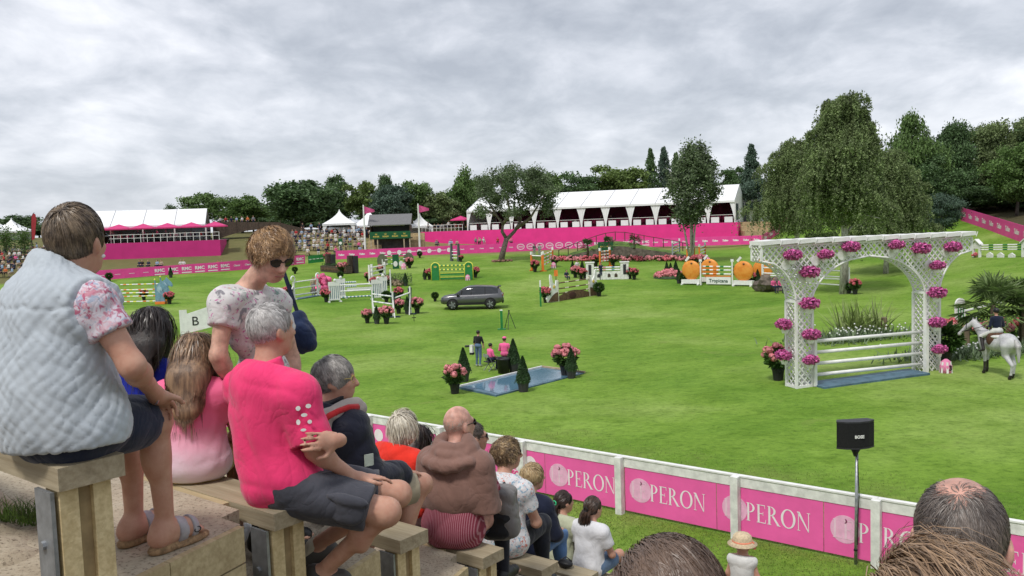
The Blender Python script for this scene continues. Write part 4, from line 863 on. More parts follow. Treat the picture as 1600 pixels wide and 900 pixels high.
# ------------------------------------------------------------------ potted plants
def _blob_flowers(n, R, c_, fr, seed, squash=.8, low=-.2):
    r = random.Random(seed); f = MB()
    for i in range(n):
        while True:
            d = Vector((r.gauss(0, 1), r.gauss(0, 1), r.gauss(0, 1))).normalized()
            if d.z > low: break
        q = d*R*r.uniform(.82, 1.05); f.ball((c_[0]+q.x, c_[1]+q.y, c_[2]+q.z*squash), fr*r.uniform(.75, 1.2), 6, 5, 0, .18)
    return f
def _leafball(n, R, c_, size, seed, squash=.8, fill=.5):
    r = np.random.default_rng(seed); d = r.normal(size=(n, 3)); d /= np.linalg.norm(d, axis=1)[:, None]; C = d*R*(fill+(1-fill)*r.random((n, 1))**.5)*[1, 1, squash]+np.array(c_); return leaf_cards(C, size, seed=seed)
def petal_heads(n, R, c_, fr, seed, squash=.8, low=-.15, per=46, m_=None):
    r = np.random.default_rng(seed); C = []; Nn = []
    for i in range(n):
        while True:
            d = r.normal(size=3); d /= np.linalg.norm(d)
            if d[2] > low: break
        q = d*R*r.uniform(.72, 1.06)*[1, 1, squash]+np.array(c_); e_ = r.normal(size=(per, 3)); e_ /= np.linalg.norm(e_, axis=1)[:, None]; C.append(q+e_*fr*r.uniform(.75, 1.15)*[1, 1, .85]); Nn.append(e_)
    C = np.concatenate(C); Nn = np.concatenate(Nn); h = r.normal(size=C.shape); a_ = np.cross(Nn, h); a_ /= np.linalg.norm(a_, axis=1)[:, None]; b_ = np.cross(Nn, a_); s_ = fr*.42
    V = np.stack([C-a_*s_, C-b_*s_, C+a_*s_, C+b_*s_], 1).reshape(-1, 3); return npmesh('blooms', V, np.arange(len(V)).reshape(-1, 4), m_ or PETAL)
_v, _f2 = _leafball(460, .38, (0, 0, .64), .16, 1)
HY = (MB().lathe([(.13, 0), (.17, .28), (.185, .30), (.185, .33), (.15, .33), (.14, .3)], n=12).mesh('pot', POT), npmesh('foliage', _v, _f2, LEAF), [petal_heads(30, .38, (0, 0, .72), .105, s_, .74) for s_ in range(3)])
def hydrangea(loc, s, label, group=None, m=None, i=0):
    s = s*(.82 if loc[1] > 45 else 1)
    o = empty('potted_hydrangea', loc, random.uniform(0, 6), label, 'potted plant', group, (s, s, s)); link('pot', HY[0], o); link('foliage', HY[1], o); b_ = link('blooms', HY[2][i % 3], o)
    if m: b_.material_slots[0].link = 'OBJECT'; b_.material_slots[0].material = m
    return o
r_ = np.random.default_rng(3); n_ = 2600; u = r_.random(n_)**.62; a = r_.random(n_)*2*PI; R_ = .27*(1-u)**.9*(.9+.18*r_.random(n_))+.012
_v, _f2 = leaf_cards(np.stack([R_*np.cos(a), R_*np.sin(a), .30+u*.92], 1), .055, seed=3)
CN = (MB().lathe([(.15, 0), (.20, .30), (.22, .31), (.22, .34), (.17, .34), (.16, .31)], n=14).mesh('pot', mat('grey_pot', (.045, .045, .05), .6)), npmesh('foliage', _v, _f2, BOX), MB().lathe([(.22, .30), (.23, .42), (.13, .8), (.02, 1.15)], n=12).mesh('core', LEAFD))
def cone(loc, s, label, group=None, pot=True):
    s = s*(.68 if loc[1] > 45 else 1)
    o = empty('topiary_cone', loc, random.uniform(0, 6), label, 'topiary', group, (s, s, s)); link('pot', CN[0], o)
    link('foliage', CN[1], o); link('core', CN[2], o); return o
def ball_bush(loc, s, label, group=None):
    s = s*(.85 if loc[1] > 45 else 1)
    o = empty('potted_bush', loc, random.uniform(0, 6), label, 'potted plant', group, (s, s, s)); link('pot', HY[0], o); link('foliage', HY[1], o, (0, 0, -.05)); link('foliage', HY[1], o, (0, 0, .02), (0, 0, 1.9)); return o
# pool tray
Apt, Bpt, Cpt, Dpt = G(718, 608), G(847, 576), G(914, 583.5), G(775, 620)
pool = empty('water_tray', Apt, 0, 'long blue water tray sunk in the lawn among topiary cones', 'water tray')
q = [Vector((p.x-Apt.x, p.y-Apt.y, 0)) for p in (Apt, Dpt, Cpt, Bpt)]; zt = max(p.z for p in (Apt, Bpt, Cpt, Dpt))-Apt.z+.03
ctr = sum(q, Vector())/4
MB().add([(p.x, p.y, -.2) for p in q]+[(p.x, p.y, zt) for p in q], [(4, 5, 6, 7), (0, 1, 5, 4), (1, 2, 6, 5), (2, 3, 7, 6), (3, 0, 4, 7)]).build('liner', WBLUE, pool)
wm = bpy.data.materials.new('water'); wm.use_nodes = True; t, b, N = nodes_of(wm); b.inputs['Base Color'].default_value = (.10, .20, .28, 1); b.inputs['Roughness'].default_value = .06; b.inputs['Specular IOR Level'].default_value = .8
bp = N('ShaderNodeBump', Strength=.12, Distance=.02); t.links.new(nse(N, t.links.new, N('ShaderNodeTexCoord').outputs['Object'], 5), bp.inputs['Height']); t.links.new(bp.outputs[0], b.inputs['Normal'])
qi = [ctr+(p-ctr)*.9 for p in q]
MB().add([(p.x, p.y, zt+.006) for p in qi], [(0, 1, 2, 3)]).build('water', wm, pool)
for i, m_ in ((3, WHITE), (2, mat('rim_tan', (.42, .33, .22), .7))): a_, b_ = q[i], q[(i+1) % 4]; MB().bar((a_.x, a_.y, zt+.03), (b_.x, b_.y, zt+.03), .09, .07).build('rim', m_, pool)
GP = 'pots round the blue water tray'
hydrangea(G(711, 615), 1.12, 'big pink hydrangea at the left tip of the water tray', None)
hydrangea(G(887, 591)+Vector((-.05, .5, 0)), 1.32, 'pink hydrangea standing behind a topiary cone at the water tray', None, i=1)
cone(G(737, 602)+Vector((-.35, .9, 0)), 1.15, 'topiary cone half hidden behind the big pink hydrangea')
cone(G(803, 581), 1.18, 'tallest topiary cone beside the two people in pink')
cone(G(818, 612), 1.12, 'topiary cone standing on the near edge of the water tray')
cone(G(893, 591), 1.03, 'topiary cone at the right end of the water tray in front of the hydrangea')
bpz = empty('planter_tub', G(787, 583), 0, 'empty round black tub beside the seated people in pink', 'tub'); MB().lathe([(.24, 0), (.27, .58), (.30, .60), (.30, .66), (.26, .66), (.25, .1)], n=20).build('tub', POT, bpz, True)
# ------------------------------------------------------------------ jumps
def pole_mesh(L_, r, cols, n=8, seg=9):
    mb = MB(); mm = []
    for i in range(seg):
        mb.tube([(L_*i/seg, 0, 0), (L_*(i+1)/seg, 0, 0)], r, n, cols[i % len(cols)] if not callable(cols) else cols(i), cap=(i in (0, seg-1)))
    return mb
def jump(pl, pr, name, label, cat='jump'):
    a_, b_ = G(*pl), G(*pr); rz_, L_ = frame(a_, b_); o = empty(name, a_, rz_, label, cat); return o, L_, b_.z-a_.z
def poles(o, L_, hs, mats, pat, y=0.0, r=.06, dz=0.0, seg=9, x0=0.0):
    for h in hs: p = pole_mesh(L_-2*x0, r, pat, seg=seg).build('pole', mats, o, True, loc=(x0, y, h)); p.rotation_euler = (0, -math.atan2(dz, L_), 0)
def feet(o, x, z, w=.6, m=WHITE):
    MB().box((x, 0, z+.05), (.1, w, .1)).build('foot', m, o)
S35 = 'small striped number cone'
# 1 blue horse-head oxer
o, L_, dz = jump((168, 477), (250, 475), 'horse_head_jump', 'show jump with blue horse head wings and orange striped poles')
hp = [(-.25, 0), (.45, 0), (.42, .6), (.28, .95), (.42, 1.05), (.62, .92), (.72, 1.02), (.62, 1.28), (.38, 1.52), (.2, 1.72), (.12, 1.56), (-.12, 1.42), (-.25, 1.0)]
for (x, y, z) in ((L_, 0, dz), (L_-.6, 2.4, dz+.1), (0, 0, 0)):
    wg = MB().prism([(x+u_, z+.2+v_) for u_, v_ in hp], y-.05, y+.05).build('wing', SBLUE, o); MB().prism([(x-.05+u_*.45, z+.4+v_*.7) for u_, v_ in hp[2:]], y-.07, y-.055).build('mane_relief', mat('pale_blue', (.32, .45, .52), .6), wg)
    MB().box((x+.1, y, z+.1), (.8, .5, .2)).build('base', ORANGE, o); MB().tube([(x-.3, y, z), (x-.3, y, z+2.0)], .05, 6).build('post', SBLUE, o); MB().ball((x-.3, y, z+2.0), .08, 6, 5).build('finial', YELLOW, o)
OW = [WHITE, ORANGE, YELLOW]
poles(o, L_-.3, (.25, .95), OW, (0, 1, 0, 2, 0), 0, .05, dz, 15); poles(o, L_-.6, (1.5, 1.05, .5), OW, (0, 1, 0, 2, 0), 2.4, .05, dz, 15)
hydrangea(G(225, 469), 1.15, 'red flowers in a pot between the two blue horse head wings', None, PETALR); hydrangea(G(265, 475), 1.2, 'red flowers in a pot outside the blue horse head jump', None, PETALR, 1)
# 2 scroll wing vertical
o, L_, dz = jump((460, 468), (497, 462), 'scroll_jump', 'white show jump with scroll topped wings and a blue tray')
for x, z, s_ in ((0, 0, -1), (L_, dz, 1)):
    MB().box((x, 0, z+.75), (.14, .12, 1.5)).build('wing_post', WHITE, o)
    MB().tube([(x+s_*(.1+.28*math.sin(a_)*(.4+.6*a_/5)), 0, z+1.45+.3-.28*math.cos(a_)*(.4+.6*a_/5)) for a_ in np.linspace(0.3, 5.6, 14)], .06, 6).build('scroll', WHITE, o, True)
    MB().tube([(x+s_*.08, 0, z+1.1), (x+s_*.35, 0, z+.8), (x+s_*.1, 0, z+.35), (x+s_*.4, 0, z+.08)], .06, 6).build('scroll', WHITE, o, True); feet(o, x, z)
poles(o, L_, (1.45, .9, .35), [WHITE], (0,), 0, .055, dz); MB().add([(0, -.4, .06), (L_, -.4, dz+.06), (L_, .4, dz+.06), (0, .4, .06), (0, -.4, 0), (L_, -.4, dz), (L_, .4, dz), (0, .4, 0)], [(0, 1, 2, 3), (4, 5, 1, 0), (6, 7, 3, 2), (5, 6, 2, 1), (7, 4, 0, 3)]).build('tray', WBLUE, o)
hydrangea(G(447, 469), 1.35, 'orange pink flowers in a pot left of the scroll topped jump', None, PETALR); cone(G(453, 468)+Vector((0, .5, 0)), 1.5, 'topiary cone left of the scroll topped jump')
hydrangea(G(510, 472), 1.3, 'orange pink flowers in a pot left of the picket jump', None, PETALR, 1)
bd = empty('flower_bed', G(505, 457), 0, 'bright pink flower bed between the scroll jump and the picket jump', 'flower bed'); _blob_flowers(30, .8, (0, 0, .5), .26, 3, 1.2).build('blooms', mat('hot_pink_petal', (.75, .12, .28), .6, .25, 5, island=.3), bd, True); MB().lathe([(1.2, 0), (1.1, .35), (.5, .5)], n=10).build('soil', TIMBER, bd)
# 3 picket oxer
o, L_, dz = jump((523, 472), (590, 468), 'picket_jump', 'wide white double jump with picket wings and blue dashed poles')
def picket(x, y, z, h=1.75, w=.95):
    wg = MB().box((x, y, z+h*.86), (w, .1, h*.2)).build('wing', WHITE, o)
    MB().box((x, y, z+.22), (w, .1, .1)).build('wing_rail', WHITE, wg); MB().box((x, y+.03, z+h*.45), (w-.2, .02, h*.75)).build('wing_shade', SBLUE, wg)
    for i in range(6): MB().box((x-w/2+.08+i*(w-.16)/5, y-.01, z+h*.46), (.09, .06, h*.75)).build('picket', WHITE, wg)
    MB().ball((x+.1, y, z+h+.05), .13, 6, 5).build('finial', WHITE, wg); MB().box((x-w/2, y, z+.05), (.12, .7, .1)).box((x+w/2, y, z+.05), (.12, .7, .1)).build('foot', WHITE, o)
picket(0, 0, 0); picket(L_, 0, dz); picket(.9, 1.9, .1); picket(L_+.95, 1.9, dz+.1)
WB = [WHITE, SBLUE]
poles(o, L_, (1.35, .85), [WHITE], (0,), 0, .06, dz, x0=.5); poles(o, L_, (.35,), WB, (0, 1), 0, .06, dz, 17, x0=.5); poles(o, L_, (1.45, 1.1), WB, (0, 1), 1.9, .07, dz, 13, x0=1.3); MB().box((L_/2+.9, 1.9, .8), (L_-1.2, .05, .3)).build('plank', WHITE, o)
cone(G(503, 456)+Vector((1.2, .6, 0)), .9, 'little topiary cone behind the left picket wing')
MB_ = hydrangea(G(622, 470)+Vector((0, .5, 0)), 1.3, 'leafy pot right behind the picket jump', None, PETALR, 2)
ball_bush(G(604, 473), 1.2, 'round green bush in a pot before the right picket wing')
# 4 white rail combination with flowers
o, L_, dz = jump((578, 445), (602, 439), 'rail_jump', 'white rail jump smothered in pink hydrangeas behind the picket jump')
for x, y, z in ((0, 0, 0), (L_, 0, dz), (L_*.5, .6, 0)): MB().box((x, y, z+.95), (.16, .16, 1.9)).build('post', WHITE, o); feet(o, x, z)
poles(o, L_, (1.6, 1.2, .8), [WHITE], (0,), 0, .06, dz)
for i, (px, py) in enumerate(((575, 440), (584, 448), (592, 447), (599, 450), (606, 446))): hydrangea(G(px, py), 1.1, 'pink potted hydrangea at the foot of the white rail jump', 'hydrangeas at the white rail jump', PETALR if i % 2 else None, i)
hydrangea(G(593, 431)+Vector((0, 1, 0)), 1.35, 'pink hydrangea standing behind the white rail jump', None)
bd = empty('flower_bed', G(622, 446), 0, 'loose meadow flower bed beside the white rail jump', 'flower bed'); r = np.random.default_rng(5); V, F_ = leaf_cards(np.clip(r.normal(size=(900, 3)), -1.8, 1.8)*[.7, .4, .28]+[0, 0, .6], .14, seed=5); link('foliage', npmesh('foliage', V, F_, LF['gg']), bd); _blob_flowers(26, .8, (0, 0, .15), .17, 9, .4).build('blooms', mat('dry_bed', (.26, .20, .13), .8, .3, 4), bd, True)
cone(G(634, 447), 1.5, 'topiary cone right of the meadow flower bed'); cone(G(609, 442), 1.2, 'topiary cone left of the meadow flower bed')
MB().tube([(0, 0, 0), (0, 0, 2.1)], .06, 6).build('marker_post', WHITE, None, loc=G(611, 458)); tag(bpy.context.scene.objects['marker_post'], 'single white marker post by the picket jump', 'post')
# 5 navy and green triangle jumps
o, L_, dz = jump((583, 491), (615, 496), 'triangle_jump', 'white pole jump with a green and a navy tapering wing')
o2, L2, dz2 = jump((615, 496), (642, 491), 'triangle_jump', 'white pole jump between the navy tapering wings')
def triwing(o, x, y, z, m_, h=1.75, s_=1): w_ = MB().prism([(x, z+.25), (x-s_*.12, z+.25), (x-s_*.30, z+h), (x+s_*.1, z+h)], y+.05, y+.12).build('wing', m_, o); MB().bar((x-.0, y, z), (x, y, z+h+.1), .09, .09).bar((x+.45*s_, y-.2, z), (x, y, z+h-.5), .07, .07).build('post', WHITE, o); MB().box((x, y, z+.04), (.12, .9, .08)).build('foot', NAVY, o)
triwing(o, 0, 0, 0, BGREEN, 1.7, 1); triwing(o, L_, 0, dz, NAVY, 1.75, 1); triwing(o2, L2, 0, dz2, NAVY, 1.95, -1); MB().box((.15, 0, .04), (.12, .9, .08)).build('foot', NAVY, o2)
poles(o, L_, (1.5, .95, .5), [WHITE, mat('pale_stripe', (.5, .55, .6), .5)], (0, 0, 1), 0, .055, dz); poles(o2, L2, (1.35,), [WHITE], (0,), 0, .055, dz2+.25)
for i, (px, py, s_) in enumerate(((574, 505, 1.15), (604, 506, 1.45), (623, 490, 1.3), (652, 490, 1.45))): hydrangea(G(px, py), s_, ['pink hydrangea outermost left of the tapering wing jump', 'wide pink hydrangea in front of the navy wing', 'pink hydrangea between the two navy wings', 'pink hydrangea right of the last navy wing'][i], None, None, i)
cone(G(589, 506), 1.5, 'topiary cone between the two front hydrangeas of the tapering wing jump'); cone(G(637, 491), 1.6, 'topiary cone beside the last navy wing'); ball_bush(G(618, 479), 1.1, 'round green bush behind the navy wing')
sp = empty('ground_spike', G(647, 502), 0, 'small black spike marker standing in the lawn', 'marker'); MB().tube([(0, 0, 0), (0, 0, .45)], .025, 6).box((0, 0, .25), (.3, .03, .05)).build('spike', BLACK, sp)
# 6 dark trough jump
o, L_, dz = jump((506, 424), (545, 428), 'trough_jump', 'dark timber jump with hedge tops and pink flowers')
for x, z in ((.15, 0), (L_-.6, dz)): MB().box((x, .5, z+1.0), (.5, .5, 2.0)).build('pillar', TIMBER, o); MB().box((x+.55, .9, z+1.0), (.45, .45, 1.9)).build('pillar', DARK, o)
MB().box((L_/2, 0, .35), (L_+.3, .7, .7)).build('trough', TIMBER, o); [MB().tube([(.3+i*.4, -.4, .35), (.3+i*.4, -.36, .35)], .16, 8).build('log_end', BROWN, o) for i in range(int(L_/.4))]
r = np.random.default_rng(6); V, F_ = leaf_cards(r.random((700, 3))*[L_, .7, .35]+[0, -.35, .65], .13, seed=6); link('hedge_top', npmesh('hedge_top', V, F_, LEAFD), o)
for i, (px, py) in enumerate(((534, 428), (541, 427))): hydrangea(G(px, py), 1.5, 'pink hydrangea leaning on the dark timber jump', 'hydrangeas at the dark timber jump', PETALR if i else None, i)
hydrangea(G(511, 411)+Vector((0, .5, 0)), 1.6, 'faded pink hydrangea behind the dark timber pillars', None, PETALR)
# 7 clock jump
o, L_, dz = jump((602, 421), (635, 419), 'clock_jump', 'green and white jump with round mesh wings and clock faces')
for x, z in ((-.3, 0), (L_+.3, dz)): MB().tube([(x, 0, z), (x, 0, z+1.2)], .06, 6).build('post', WHITE, o); MB().prism([(x+.62*math.cos(k*PI/8), z+1.0+.85*math.sin(k*PI/8)) for k in range(16)], -.03, .03).build('mesh_wing', mat('olive_mesh', (.13, .14, .09), .8), o)
poles(o, L_, (1.6, 1.1, .6), [WHITE, BGREEN], (0, 1), 0, .06, dz, 7)
MB().box((L_*.5, -.1, .85), (.75, .08, 1.7)).build('clock_board', DGREEN, o); [MB().prism([(L_*.5+dx+.25*math.cos(k*PI/6), .6+.33*math.sin(k*PI/6)) for k in range(12)], -.17, -.15).build('clock_face', WHITE, o) for dx in (-.05, .6)]
hydrangea(G(640, 419), 1.5, 'pink hydrangea right of the clock jump', None)
# 8 green and yellow vertical
o, L_, dz = jump((681, 438), (733, 437), 'arch_wing_jump', 'green and yellow striped jump with round topped lettered wings')
for x, z in ((0, 0), (L_, dz)):
    arc = [(x+.36*math.cos(k*PI/10), z+1.35+.36*math.sin(k*PI/10)) for k in range(11)]; wg = MB().prism([(x-.36, z), (x+.36, z)]+arc, -.08, .08).build('wing', BGREEN, o)
    MB().tube([(x+.40, 0, z)]+[(u_+(u_-x)*.1, 0, v_) for u_, v_ in arc]+[(x-.40, 0, z)], .07, 6).build('wing_border', YELLOW, wg, True); MB().add([(x-.13, -.09, z+1.25), (x+.13, -.09, z+1.25), (x+.16, -.09, z+1.42), (x+.06, -.09, z+1.32), (x, -.09, z+1.48), (x-.06, -.09, z+1.32), (x-.16, -.09, z+1.42)], [(0, 1, 2, 3), (0, 3, 4, 5), (0, 5, 6)]).build('crown_logo', GOLD, wg)
YG = [YELLOW, BGREEN]; poles(o, L_, (1.42, 1.02), YG, (0, 1), 0, .075, dz, 13, x0=.36)
for h in (.6, .2): MB().box((L_/2, 0, h+dz/2), (L_-.7, .06, .2)).build('plank', BGREEN, o); MB().box((L_/2, -.035, h+.1+dz/2), (L_-.7, .02, .05)).build('plank_edge', YELLOW, o)
hydrangea(G(671, 437), 1.3, 'pink hydrangea left of the green and yellow jump', None, PETALR); hydrangea(G(743, 434), 1.3, 'pink hydrangea right of the green and yellow jump', None, PETALR, 1); cone(G(664, 437), 1.35, 'topiary cone left of the green and yellow jump'); cone(G(740, 433), 1.3, 'topiary cone behind the right hydrangea of the green and yellow jump')
ball_bush(G(680, 471), .95, 'round bush in a pot on the lawn left of the grey car'); ball_bush(G(461, 428), 1.0, 'dark round bush on the lawn by the pink hoarding end'); cone(G(267, 434), 1.5, 'topiary cone standing against the low pink hoarding'); ball_bush(G(171, 440), 1.2, 'dark bush at the left end of the low pink hoarding'); ball_bush(G(656, 403), 1.1, 'dark bush standing before the far pink hoarding'); ball_bush(G(532, 437), 1.0, 'small dark bush on the lawn behind the picket jump')
# 9 narrow dark pillar jump
o, L_, dz = jump((706, 408), (717, 409), 'pillar_jump', 'narrow jump with dark grey pillars on the far lawn')
for x in (0, L_): MB().box((x, 0, 1.1), (.35, .3, 2.2), taper=.7).build('pillar', mat('slate_grey', (.09, .10, .11), .6), o)
poles(o, L_, (.4, .8, 1.2), [WHITE], (0,), 0, .06); hydrangea(G(717, 409)+Vector((.3, -.3, 0)), 1.0, 'flower pot at the narrow dark pillar jump', None, PETALR)
# 10 sculpted white wing jump
o, L_, dz = jump((872, 471), (921, 463), 'sculpted_jump', 'brown arched jump with white sculpted wings and dark poles')
ART = mat('cream_paint', (.66, .62, .50), .5, .25, 5)
for x, z, s_ in ((0, 0, -1), (L_, dz, 1)):
    P = [(0, 0), (0, 1.55), (.18, 1.7), (.30, 1.25), (.62, 1.6), (.70, 2.1), (.86, 2.2), (.92, 1.9), (.85, 1.3), (1.15, .65), (1.35, .3), (1.2, 0)]
    wg = MB().prism([(x+s_*u_*.95, z+v_) for u_, v_ in P][::s_], -.06, .06).build('wing', WHITE, o)
    MB().prism([(x+s_*(.05+.5*math.sin(k*PI/16)**1 if False else x*0+s_*0+.08+1.0*k/8), z+.05+.75*math.sin(PI*k/8)**.6) if False else (x+s_*(.05+1.1*k/8), z+.03+.72*math.sin(PI*(.5+k/16))) for k in range(9)]+[(x+s_*.05, z+.03)], -.09, -.065).build('wing_arch', BROWN, wg)
    MB().ball((x+s_*.45, -.08, z+1.2), (.14, .04, .14), 8, 6).build('wing_disc', GOLD, wg)
    MB().box((x, 0, z+.85), (.12, .14, 1.7)).build('post', ART, o)
poles(o, L_, (1.45, 1.0, .62), [BROWN, ART], (0, 0, 1), 0, .05, dz)
MB().prism([(L_*k/10, .02+dz*k/10) for k in range(11)]+[(L_*(10-k)/10, .35+dz*(10-k)/10+.38*math.sin(PI*k/10)) for k in range(11)], -.05, .05).build('arched_panel', BROWN, o)
MB().ball((L_*.45, -.06, .3+dz*.5), (.42, .04, .28), 12, 6).build('panel_badge', mat('deep_brown', (.06, .02, .018), .6), o)
hydrangea(G(853, 473), 1.5, 'leafy orange flower pot left of the sculpted white wings', None, PETALR); ball_bush(G(936, 463), 1.4, 'green bush right of the sculpted white wings')
gp = empty('finish_post', G(845, 479), 0, 'green timing post with white top beside the sculpted jump', 'post'); MB().box((0, 0, .75), (.13, .13, 1.5)).build('post', BGREEN, gp); MB().box((0, 0, 1.75), (.12, .12, .5)).build('top', WHITE, gp)
gp = empty('finish_post', G(871, 470)+Vector((0, 1.2, 0)), 0, 'thin post with an orange top behind the sculpted jump', 'post'); MB().box((0, 0, 1.0), (.06, .06, 2.0)).build('post', BROWN, gp); MB().box((0, 0, 2.15), (.3, .1, .5)).build('top', ORANGE, gp)
# 11 white wall jump
o, L_, dz = jump((922, 437), (976, 436), 'wall_jump', 'white stone wall jump with tall slotted pillars')
for x, z in ((0, 0), (L_, dz)):
    MB().box((x, 0, z+.8), (.75, .5, 1.6)).build('pillar', DWHITE, o); MB().box((x, -.26, z+.95), (.28, .03, .95)).build('slot', DARK, o); MB().box((x, 0, z+1.64), (.9, .6, .1)).build('capstone', WHITE, o)
MB().box((L_/2, 0, .38+dz/2), (L_-.76, .35, .76)).build('wall', DWHITE, o); [MB().prism([(L_*f_-.14, .2), (L_*f_+.14, .2), (L_*f_+.14, .45), (L_*f_, .58), (L_*f_-.14, .45)], -.2, -.18).build('niche', TIMBER if f_ > .4 else DARK, o) for f_ in (.25, .55, .75)]
poles(o, L_, (.92, 1.15), [WHITE, mat('rose_stripe', (.6, .3, .32), .6), SBLUE], (0, 0, 0, 1, 0, 0, 2, 0, 0), -.12, .07, dz, x0=.4)
for i, (px, py) in enumerate(((908, 436), (914, 437), (984, 436), (991, 437))): hydrangea(G(px, py), 1.3, 'leafy potted hydrangea beside the white wall jump', 'pots beside the white wall jump', PETALR, i)
for i, (px, py) in enumerate(((895, 428), (910, 428))): cone(G(px, py), 1.6, 'topiary cone behind the left end of the white wall jump', 'cones behind the white wall jump')
hydrangea(G(899, 434), 1.4, 'pink hydrangea in front of the cones by the white wall jump', None)
# 12-15 orange and grey rail jumps in the distance
def railjump(pl, pr, h, label, m_, pat, n=4, group=None):
    o, L_, dz = jump(pl, pr, 'rail_jump', label)
    for x, z in ((0, 0), (L_, dz)): MB().box((x, 0, z+h/2), (.16, .16, h)).build('post', m_, o); MB().box((x, 0, z+h+.16), (.2, .2, .3)).build('post_top', WHITE, o); feet(o, x, z, .7, m_)
    poles(o, L_, [h*.95-i*.35 for i in range(n)], [WHITE, m_], pat, 0, .07, dz); return o
railjump((831, 423), (848, 424), 1.7, 'single pole orange posted jump left of a four pole one', ORANGE, (0, 0), 1); railjump((849, 424), (864, 416), 1.8, 'four pole jump with orange posts on the far lawn', ORANGE, (0, 0, 1), 4)
railjump((938, 418), (953, 416), 1.8, 'orange posted jump rising behind the white wall jump', ORANGE, (0, 0, 1), 4); railjump((1074, 411), (1085, 408), 1.6, 'orange posted single pole jump behind the orange fruit jump', ORANGE, (0, 0), 1); railjump((1093, 411), (1102, 407), 1.8, 'orange posted jump with slanting poles behind the orange fruit jump', ORANGE, (0, 0), 4)
railjump((1051, 405), (1062, 400), 1.9, 'grey and white jump before the flower bed mound', mat('grey_paint', (.3, .33, .35), .6), (0, 0, 1), 5)
for i, (px, py, s_) in enumerate(((836, 425, 1.5), (867, 417, 1.5), (931, 417, 1.6), (958, 416, 1.5), (1088, 416, 1.5), (1096, 417, 1.6), (1083, 418, 1.5))): hydrangea(G(px, py), s_, 'pink potted hydrangea beside an orange posted jump', 'hydrangeas by the orange posted jumps', None if i % 2 else PETALR, i)
# 16 orange fruit jump
o, L_, dz = jump((1088, 445), (1159, 447), 'orange_fruit_jump', 'jump with giant orange fruit wings and a lettered white board')
fm = mat('orange_peel', (.74, .31, .05), .5, .18, 2.5, bump=.15, bscale=12, col2=(.66, .21, .02))
for x, y, z in ((-.45, 0, 0), (.55, 1.7, .05), (L_+.15, 0, dz), (L_+1.25, 1.7, dz+.05)):
    MB().ball((x, y, z+1.28), (.88, .22, .86), 20, 12).build('fruit', fm, o, True); MB().box((x, y, z+.3), (1.7, .5, .36)).box((x-.75, y, z+.06), (.15, .9, .12)).box((x+.75, y, z+.06), (.15, .9, .12)).build('base', WHITE, o)
    MB().ball((x+.1, y-.2, z+1.9), (.10, .05, .07), 6, 5).build('stalk', BROWN, o); MB().bar((x-.5, y, z+2.1), (x-.2, y, z+2.45), .12, .2).build('leaf_board', WHITE, o)
for x in (.55, L_-.7): MB().box((x, -.3, 1.05), (.1, .1, 2.1)).box((x, -.3, 2.15), (.25, .1, .22)).build('post', WHITE, o)
MB().box((L_/2, 0, .42+dz/2), (L_-1.9, .12, .62)).build('board', WHITE, o); link('lettering', text_mesh('Tropicana', .42, mat('letter_green', (.01, .06, .03), .6), .01), o, (L_/2, -.07, .40+dz/2))
MB().box((L_/2, .1, .80+dz/2), (L_-1.9, .3, .08)).build('board_top', ORANGE, o)
OG = [WHITE, BGREEN, ORANGE]; poles(o, L_, (1.62, 1.32, .98), OG, (0, 1, 0, 2, 0, 1, 0), 0, .065, dz, 9, x0=.6)
cone(G(1061, 443), 1.6, 'topiary cone left of the orange fruit jump'); cone(G(1184, 445), 1.6, 'topiary cone right of the orange fruit jump'); ball_bush(G(1068, 444), 1.2, 'round bush left of the orange fruit jump'); hydrangea(G(1175, 445), 1.3, 'red flower pot right of the orange fruit jump', None, PETALR)
bd = empty('flower_bed', G(1045, 434), 0, 'pink flower bed with three topiary cones left of the orange fruit jump', 'flower bed'); link('blooms', petal_heads(120, 1.25, (0, 0, .2), .2, 4, .45, -.05, 40), bd); MB().lathe([(1.5, 0), (1.3, .2), (.3, .35)], n=12).build('soil', LEAFD, bd)
for px, py in ((1042, 430), (1048, 432), (1056, 428)): cone(G(px, py), 1.6, 'topiary cone in the pink flower bed left of the orange fruit jump', 'cones in the pink flower bed')
# rock heap with two people in pink
rk = MB(); random.seed(3)
for i in range(14): rk.ball((random.uniform(-1.1, 1.1), random.uniform(-.5, .5), random.uniform(.2, .9)), random.uniform(.35, .6), 7, 5, 0, .25)
tag(rk.build('rock_heap', mat('rock', (.16, .13, .11), .9, .3, 3, bump=.5, bscale=5, bdist=.05), None, loc=G(1203, 455)), 'heap of brown rocks behind the left arch column', 'rocks')
for px in (1205, 1216): g = G(px, 457); spectator(g+Vector((0, -.5, .42)), PI+.4, 2, 'pink', 'navy', 'helper in pink top sitting on the brown rock heap', 'helpers in pink on the rock heap', 3)
# 17 white rails behind the arch
o, L_, dz = jump((1192, 448), (1326, 458), 'rail_jump', 'long white rail jump standing behind the birch trunk')
for x, z in ((0, 0), (L_, dz)): MB().box((x, 0, z+.95), (.14, .14, 1.9)).build('post', WHITE, o); feet(o, x, z)
poles(o, L_, (1.6, 1.15, .98, .55), [WHITE], (0,), 0, .055, dz); hydrangea(G(1336, 460), 1.35, 'red flowers in a black pot at the right end of the white rails', None, PETALR); ball_bush(G(1327, 459), 1.0, 'green bush in a pot at the birch trunk')
